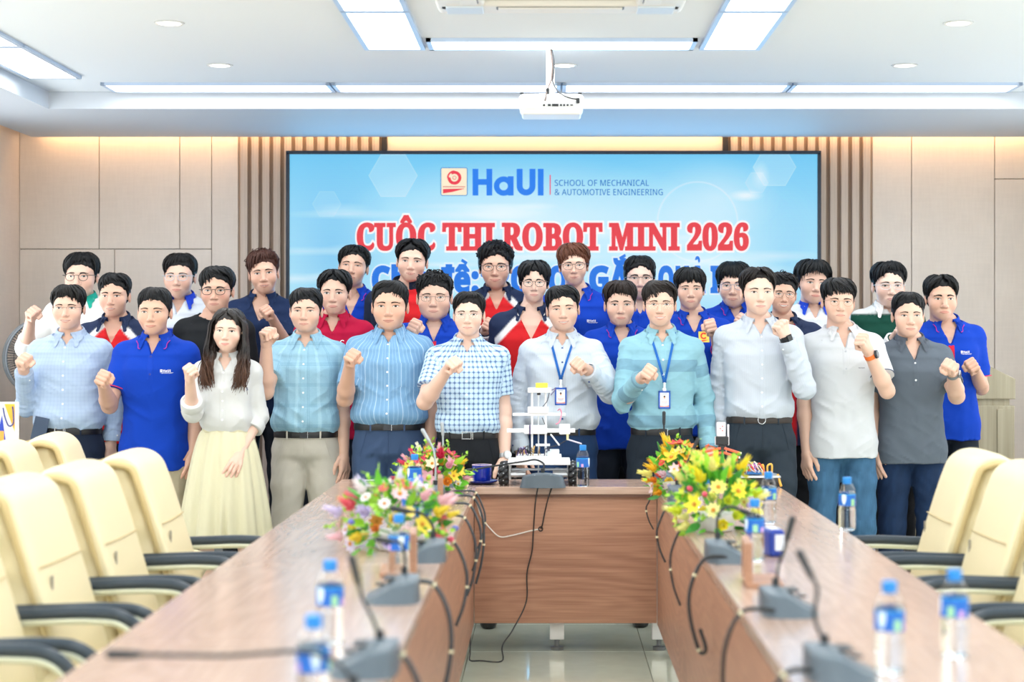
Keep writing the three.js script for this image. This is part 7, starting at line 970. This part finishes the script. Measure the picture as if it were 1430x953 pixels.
// small robot arm with orange links behind the flowers
{
  const Z = 8.52, s = FPX / Z, t = thing('robot', 'small robot on a black chassis with orange scissor arms and loose coloured wires', 'robot', [(1030 - CX) / s, TABLE_Y, -Z]), X = (px) => (px - 1030) / s, Yp = (py) => EYE - (py - CY) / s - TABLE_Y, blk = std(0x202226, 0.45), w = std(0xeeeaf0, 0.4), or = std(0xe86a4a, 0.4), al = std(0xc9ced4, 0.3, { metalness: 0.7 }), red = std(0xc8202a, 0.4), ye = std(0xf0b040, 0.5), B = (x0, x1, y0, y1, d, z = 0, r = 0.002) => box(X(x1) - X(x0), Yp(y0) - Yp(y1), d, (X(x0) + X(x1)) / 2, (Yp(y0) + Yp(y1)) / 2, z, r, 1);
  mesh('chassis', [B(1013, 1085, 667, 672, 0.16), B(1020, 1070, 672, 677, 0.12)], blk, t); mesh('deck', B(1012, 1087, 663, 666, 0.18), al, t); for (const x of [1018, 1080]) for (const z of [-0.075, 0.075]) { const g = new THREE.CylinderGeometry(0.024, 0.024, 0.02, 22).rotateZ(PI / 2).translate(X(x), 0.024, z); mesh('wheel', g, blk, t); }
  mesh('servo_head', B(1001, 1013, 590, 610, 0.03, 0, 0.004), w, t); for (const [x, y] of [[1005.5, 598.5], [1008.5, 595.5], [1008.5, 601.5]]) mesh('screw', rod([X(x), Yp(y), 0.014], [X(x), Yp(y), 0.017], 0.0028, 8), red, t);
  mesh('bracket', B(1015.5, 1018, 593, 622, 0.026), w, t); mesh('bracket', B(998.5, 1000.5, 610, 622, 0.026), w, t); mesh('servo_motor', B(999, 1017, 610, 621.5, 0.034, 0, 0.002), blk, t); mesh('joint_block', B(1003, 1013, 622, 632, 0.03), blk, t);
  for (const [a, b, c, d] of [[1006, 626, 983, 631], [1007, 632, 988, 637], [1011, 626, 1033, 633], [1010, 632, 1031, 639]]) { mesh('arm_link', rod([X(a), Yp(b), 0.012], [X(c), Yp(d), 0.02], 0.0062, 12), or, t); mesh('link_pin', rod([X(c), Yp(d), 0.02], [X(c) + (c > a ? 0.006 : -0.006), Yp(d), 0.02], 0.005, 10), w, t); }
  mesh('gripper', [rod([X(983), Yp(631), 0.02], [X(989), Yp(620), 0.03], 0.004, 8), rod([X(988), Yp(637), 0.02], [X(983), Yp(627), 0.03], 0.004, 8)], or, t);
  mesh('column', [B(1003, 1009, 632, 663, 0.03), B(1030, 1034, 640, 663, 0.03)], blk, t); mesh('sensor_board', B(1000, 1009, 638, 648, 0.006, 0.02), std(0x2a3a5a, 0.5), t); mesh('relay', [B(1034.5, 1040, 647, 660, 0.03), B(1025, 1030, 640, 645, 0.02)], red, t); mesh('connector', [B(1009, 1012, 641, 652, 0.02, 0.02), B(1034, 1038, 657, 666, 0.02, 0.03)], ye, t);
  mesh('controller_board', B(1042, 1062, 658, 662, 0.09), std(0x2c6aa8, 0.5), t);
  const wire = (pts, c, r = 0.0024) => mesh('wire', tube(pts.map(([x, y, z]) => [X(x), Yp(y), z]), r, 6, 30), std(c, 0.5), t), rr = rng(21);
  for (let i = 0; i < 16; i++) { const x = 1040 + rr() * 18; wire([[x, 661, 0.04 * rr()], [x - 2 + rr() * 6, 648 - rr() * 4, 0.05 * rr()], [x + 4 + rr() * 8, 650 + rr() * 8, 0.05], [x + 6 + rr() * 10, 660, 0.04]], [0xe8e4ea, 0xb86ac8, 0xe0453a, 0xf0ead8, 0x2a4a9c, 0xf0c860][i % 6]); }
  wire([[1060, 652, 0.03], [1064, 649, 0.03], [1065, 663, 0.04]], 0xf0b040, 0.005); wire([[1071, 662, 0.03], [1071, 650, 0.03], [1076, 648, 0.03], [1077, 661, 0.03]], 0xf0b850, 0.0045); wire([[1084, 662, 0.06], [1085, 670, 0.09], [1087, 677, 0.1]], 0xf0b040, 0.006); wire([[1005, 628, 0.02], [985, 622, 0.03], [990, 640, 0.02], [1004, 650, 0.02]], 0xd86a3a);
}
// ------------------------------------------------------------------ standing fan, gift bag, lectern, tucked notebook
{
  const Z = 11.45, c = PX(62, 500, Z), t = thing('pedestal_fan', 'large standing fan with dark wire cage behind the man in pale blue', 'fan', [c[0], 0.2, c[2]], 0.45), y = c[1] - 0.2, R = 0.236, m = std(0x9aa1a8, 0.4, { metalness: 0.4 }), dk = std(0x3c4148, 0.5);
  mesh('cage_ring', [new THREE.TorusGeometry(R, 0.009, 10, 64).translate(0, y, 0.03), new THREE.TorusGeometry(R, 0.009, 10, 64).translate(0, y, -0.05)], m, t);
  const bars = []; for (let i = 0; i < 84; i++) { const a = i / 84 * 2 * PI, cs = Math.cos(a), sn = Math.sin(a); bars.push(tube([[cs * 0.055, y + sn * 0.055, 0.105], [cs * 0.13, y + sn * 0.13, 0.095], [cs * R * 0.92, y + sn * R * 0.92, 0.062], [cs * R, y + sn * R, 0.03]], 0.0016, 5, 10), tube([[cs * 0.05, y + sn * 0.05, -0.12], [cs * R * 0.8, y + sn * R * 0.8, -0.10], [cs * R, y + sn * R, -0.05]], 0.0016, 5, 8)); }
  tag(mesh('cage_wires', bars, dk, t), null, null, null, 'stuff'); for (const q of [0.1, 0.15, 0.195]) mesh('cage_hoop', new THREE.TorusGeometry(q, 0.0018, 6, 48).translate(0, y, q < 0.12 ? 0.1 : q < 0.17 ? 0.088 : 0.066), dk, t);
  mesh('cage_badge', new THREE.CylinderGeometry(0.055, 0.055, 0.012, 32).rotateX(PI / 2).translate(0, y, 0.106), m, t); mesh('motor_housing', new THREE.CylinderGeometry(0.06, 0.07, 0.14, 28).rotateX(PI / 2).translate(0, y, -0.16), dk, t);
  for (let i = 0; i < 3; i++) { const a0 = i * 2 * PI / 3; mesh('blade', sheet(10, 10, (u, v) => { const r = lerp(0.035, 0.20, v), a = a0 + (u - 0.5) * 1.25 * (0.6 + 0.4 * v); return [Math.cos(a) * r, y + Math.sin(a) * r, 0.02 + (u - 0.5) * 0.05]; }), std(0x6a7078, 0.4, dbl), t); }
  mesh('pole', cyl(0.014, 0.014, y - 0.05, 0, (y - 0.05) / 2 + 0.03, -0.16), m, t); mesh('fan_base', lathe([[0, 0], [0.2, 0], [0.205, 0.01], [0.19, 0.028], [0.03, 0.045], [0.016, 0.07]], 40).translate(0, 0, -0.16), dk, t);
}
{
  const Z = 7.9, c = PX(-8, 600, Z), BAG = (() => { const k = canvas(256, 320), q = k.getContext('2d'); q.fillStyle = '#f6f6f4'; q.fillRect(0, 0, 256, 320); q.fillStyle = '#f2b83a'; q.beginPath(); q.moveTo(196, 0); q.lineTo(256, 0); q.lineTo(256, 110); q.closePath(); q.fill(); q.fillStyle = '#1c3fb4'; q.beginPath(); q.moveTo(184, 40); q.lineTo(244, 320); q.lineTo(80, 320); q.closePath(); q.fill(); q.fillStyle = '#f0a848'; q.fillRect(168, 104, 27, 44); q.fillStyle = '#dfe6f6'; q.fillRect(160, 160, 44, 10); return canvasTex(k); })();
  const tb = thing('side_table', 'small side table by the wall under the gift bag', 'table', [c[0] - 0.1, 0, c[2]]); mesh('tabletop', box(0.5, 0.03, 0.5, 0, 0.785, 0, 0.004), mTop, tb); for (const [x, z] of [[-1, -1], [1, -1], [-1, 1], [1, 1]]) mesh('leg', box(0.04, 0.77, 0.04, x * 0.2, 0.385, z * 0.2), mLeg, tb);
  const t = thing('gift_bag', 'white paper gift bag with blue peak and yellow corner at the wall side', 'bag', [c[0], 0.80, c[2]], 0.12); mesh('bag_body', box(0.19, 0.36, 0.10, 0, 0.18, 0, 0.004), std(0xf4f4f2, 0.6), t); mesh('printed_front', box(0.186, 0.352, 0.002, 0, 0.18, 0.0512), std(0xffffff, 0.5, { map: BAG }), t).geometry = new THREE.PlaneGeometry(0.186, 0.352).translate(0, 0.18, 0.0516);
  mesh('handle', tube([[0.045, 0.34, 0.053], [0.055, 0.295, 0.058], [0.072, 0.262, 0.06], [0.086, 0.27, 0.058], [0.088, 0.31, 0.056], [0.084, 0.345, 0.053]], 0.0032, 6, 40), std(0x23338a, 0.6), t);
}
{
  const Z = 11.2, x0 = wx(1336, Z), x1 = wx(1404, Z), xm = (x0 + x1) / 2 - 0.16, wood = std(0xffffff, 0.5, { map: dataTex(256, 256, (u, v) => { const n = noiseW(u * 26, v * 2, 26, 2, 3) * 10 + noiseW(u * 90, v * 3, 90, 3, 5) * 6; return [166 + n, 156 + n, 131 + n]; }, true, [0.4, 1.2]) }), y = (py) => EYE - (py - CY) * Z / FPX - 0.2, t = thing('lectern', 'pale wooden lectern with sloping top behind the young man in blue polo', 'lectern', [xm, 0.2, -Z]), w = 0.62, hi = y(579) - 0.0;
  const yt = y(529), yb = y(555), yn = y(565);
  const head = new THREE.Group(); head.name = 'reading_desk'; t.add(head); const sh = new THREE.Shape([[-w / 2, yb], [w / 2, yb], [w / 2, yt], [w / 2 - 0.22, yt + 0.11], [-w / 2 + 0.22, yt + 0.11], [-w / 2, yt]].map(([a, b]) => new THREE.Vector2(a, b))), g = boxUV(new THREE.ExtrudeGeometry(sh, { depth: 0.42, bevelEnabled: true, bevelSize: 0.004, bevelThickness: 0.004, bevelSegments: 2 })); g.translate(0, 0, -0.21); mesh('desk_panel', g, wood, head); mesh('desk_lip', box(w - 0.47, 0.012, 0.40, 0, yt + 0.118, 0, 0.003), wood, head);
  mesh('neck', box(w - 0.05, yb - yn + 0.01, 0.38, 0, (yb + yn) / 2, 0, 0.003), wood, t); mesh('pedestal', box(w, yn - 0.06, 0.42, 0, 0.06 + (yn - 0.06) / 2, 0, 0.005), wood, t); mesh('plinth', box(w - 0.06, 0.06, 0.38, 0, 0.03, 0, 0.003), std(0x6b6353, 0.6), t);
  for (const x of [-w / 2 + 0.06, w / 2 - 0.06]) mesh('corner_board', box(0.09, yn - 0.1, 0.012, x, 0.06 + (yn - 0.06) / 2, 0.212, 0.003), wood, t);
}
{
  const c = PX(56, 598, 9.42), t = thing('notebook', 'dark slate notebook tucked at the belt of the man in pale blue', 'notebook', c, 0.3); t.rotation.z = -0.22; mesh('cover', box(0.07, 0.15, 0.004, 0, -0.02, 0.008, 0.001, 1), std(0x3b4c66, 0.5), t); mesh('pages', box(0.066, 0.146, 0.012, 0, -0.02, 0), std(0xe8e4da, 0.8), t); mesh('back_cover', box(0.07, 0.15, 0.004, 0, -0.02, -0.008, 0.001, 1), std(0x26344a, 0.5), t);
}
scene.traverse((o) => { if (o.isMesh) o.castShadow = o.receiveShadow = true; });
renderer.render(scene, camera);
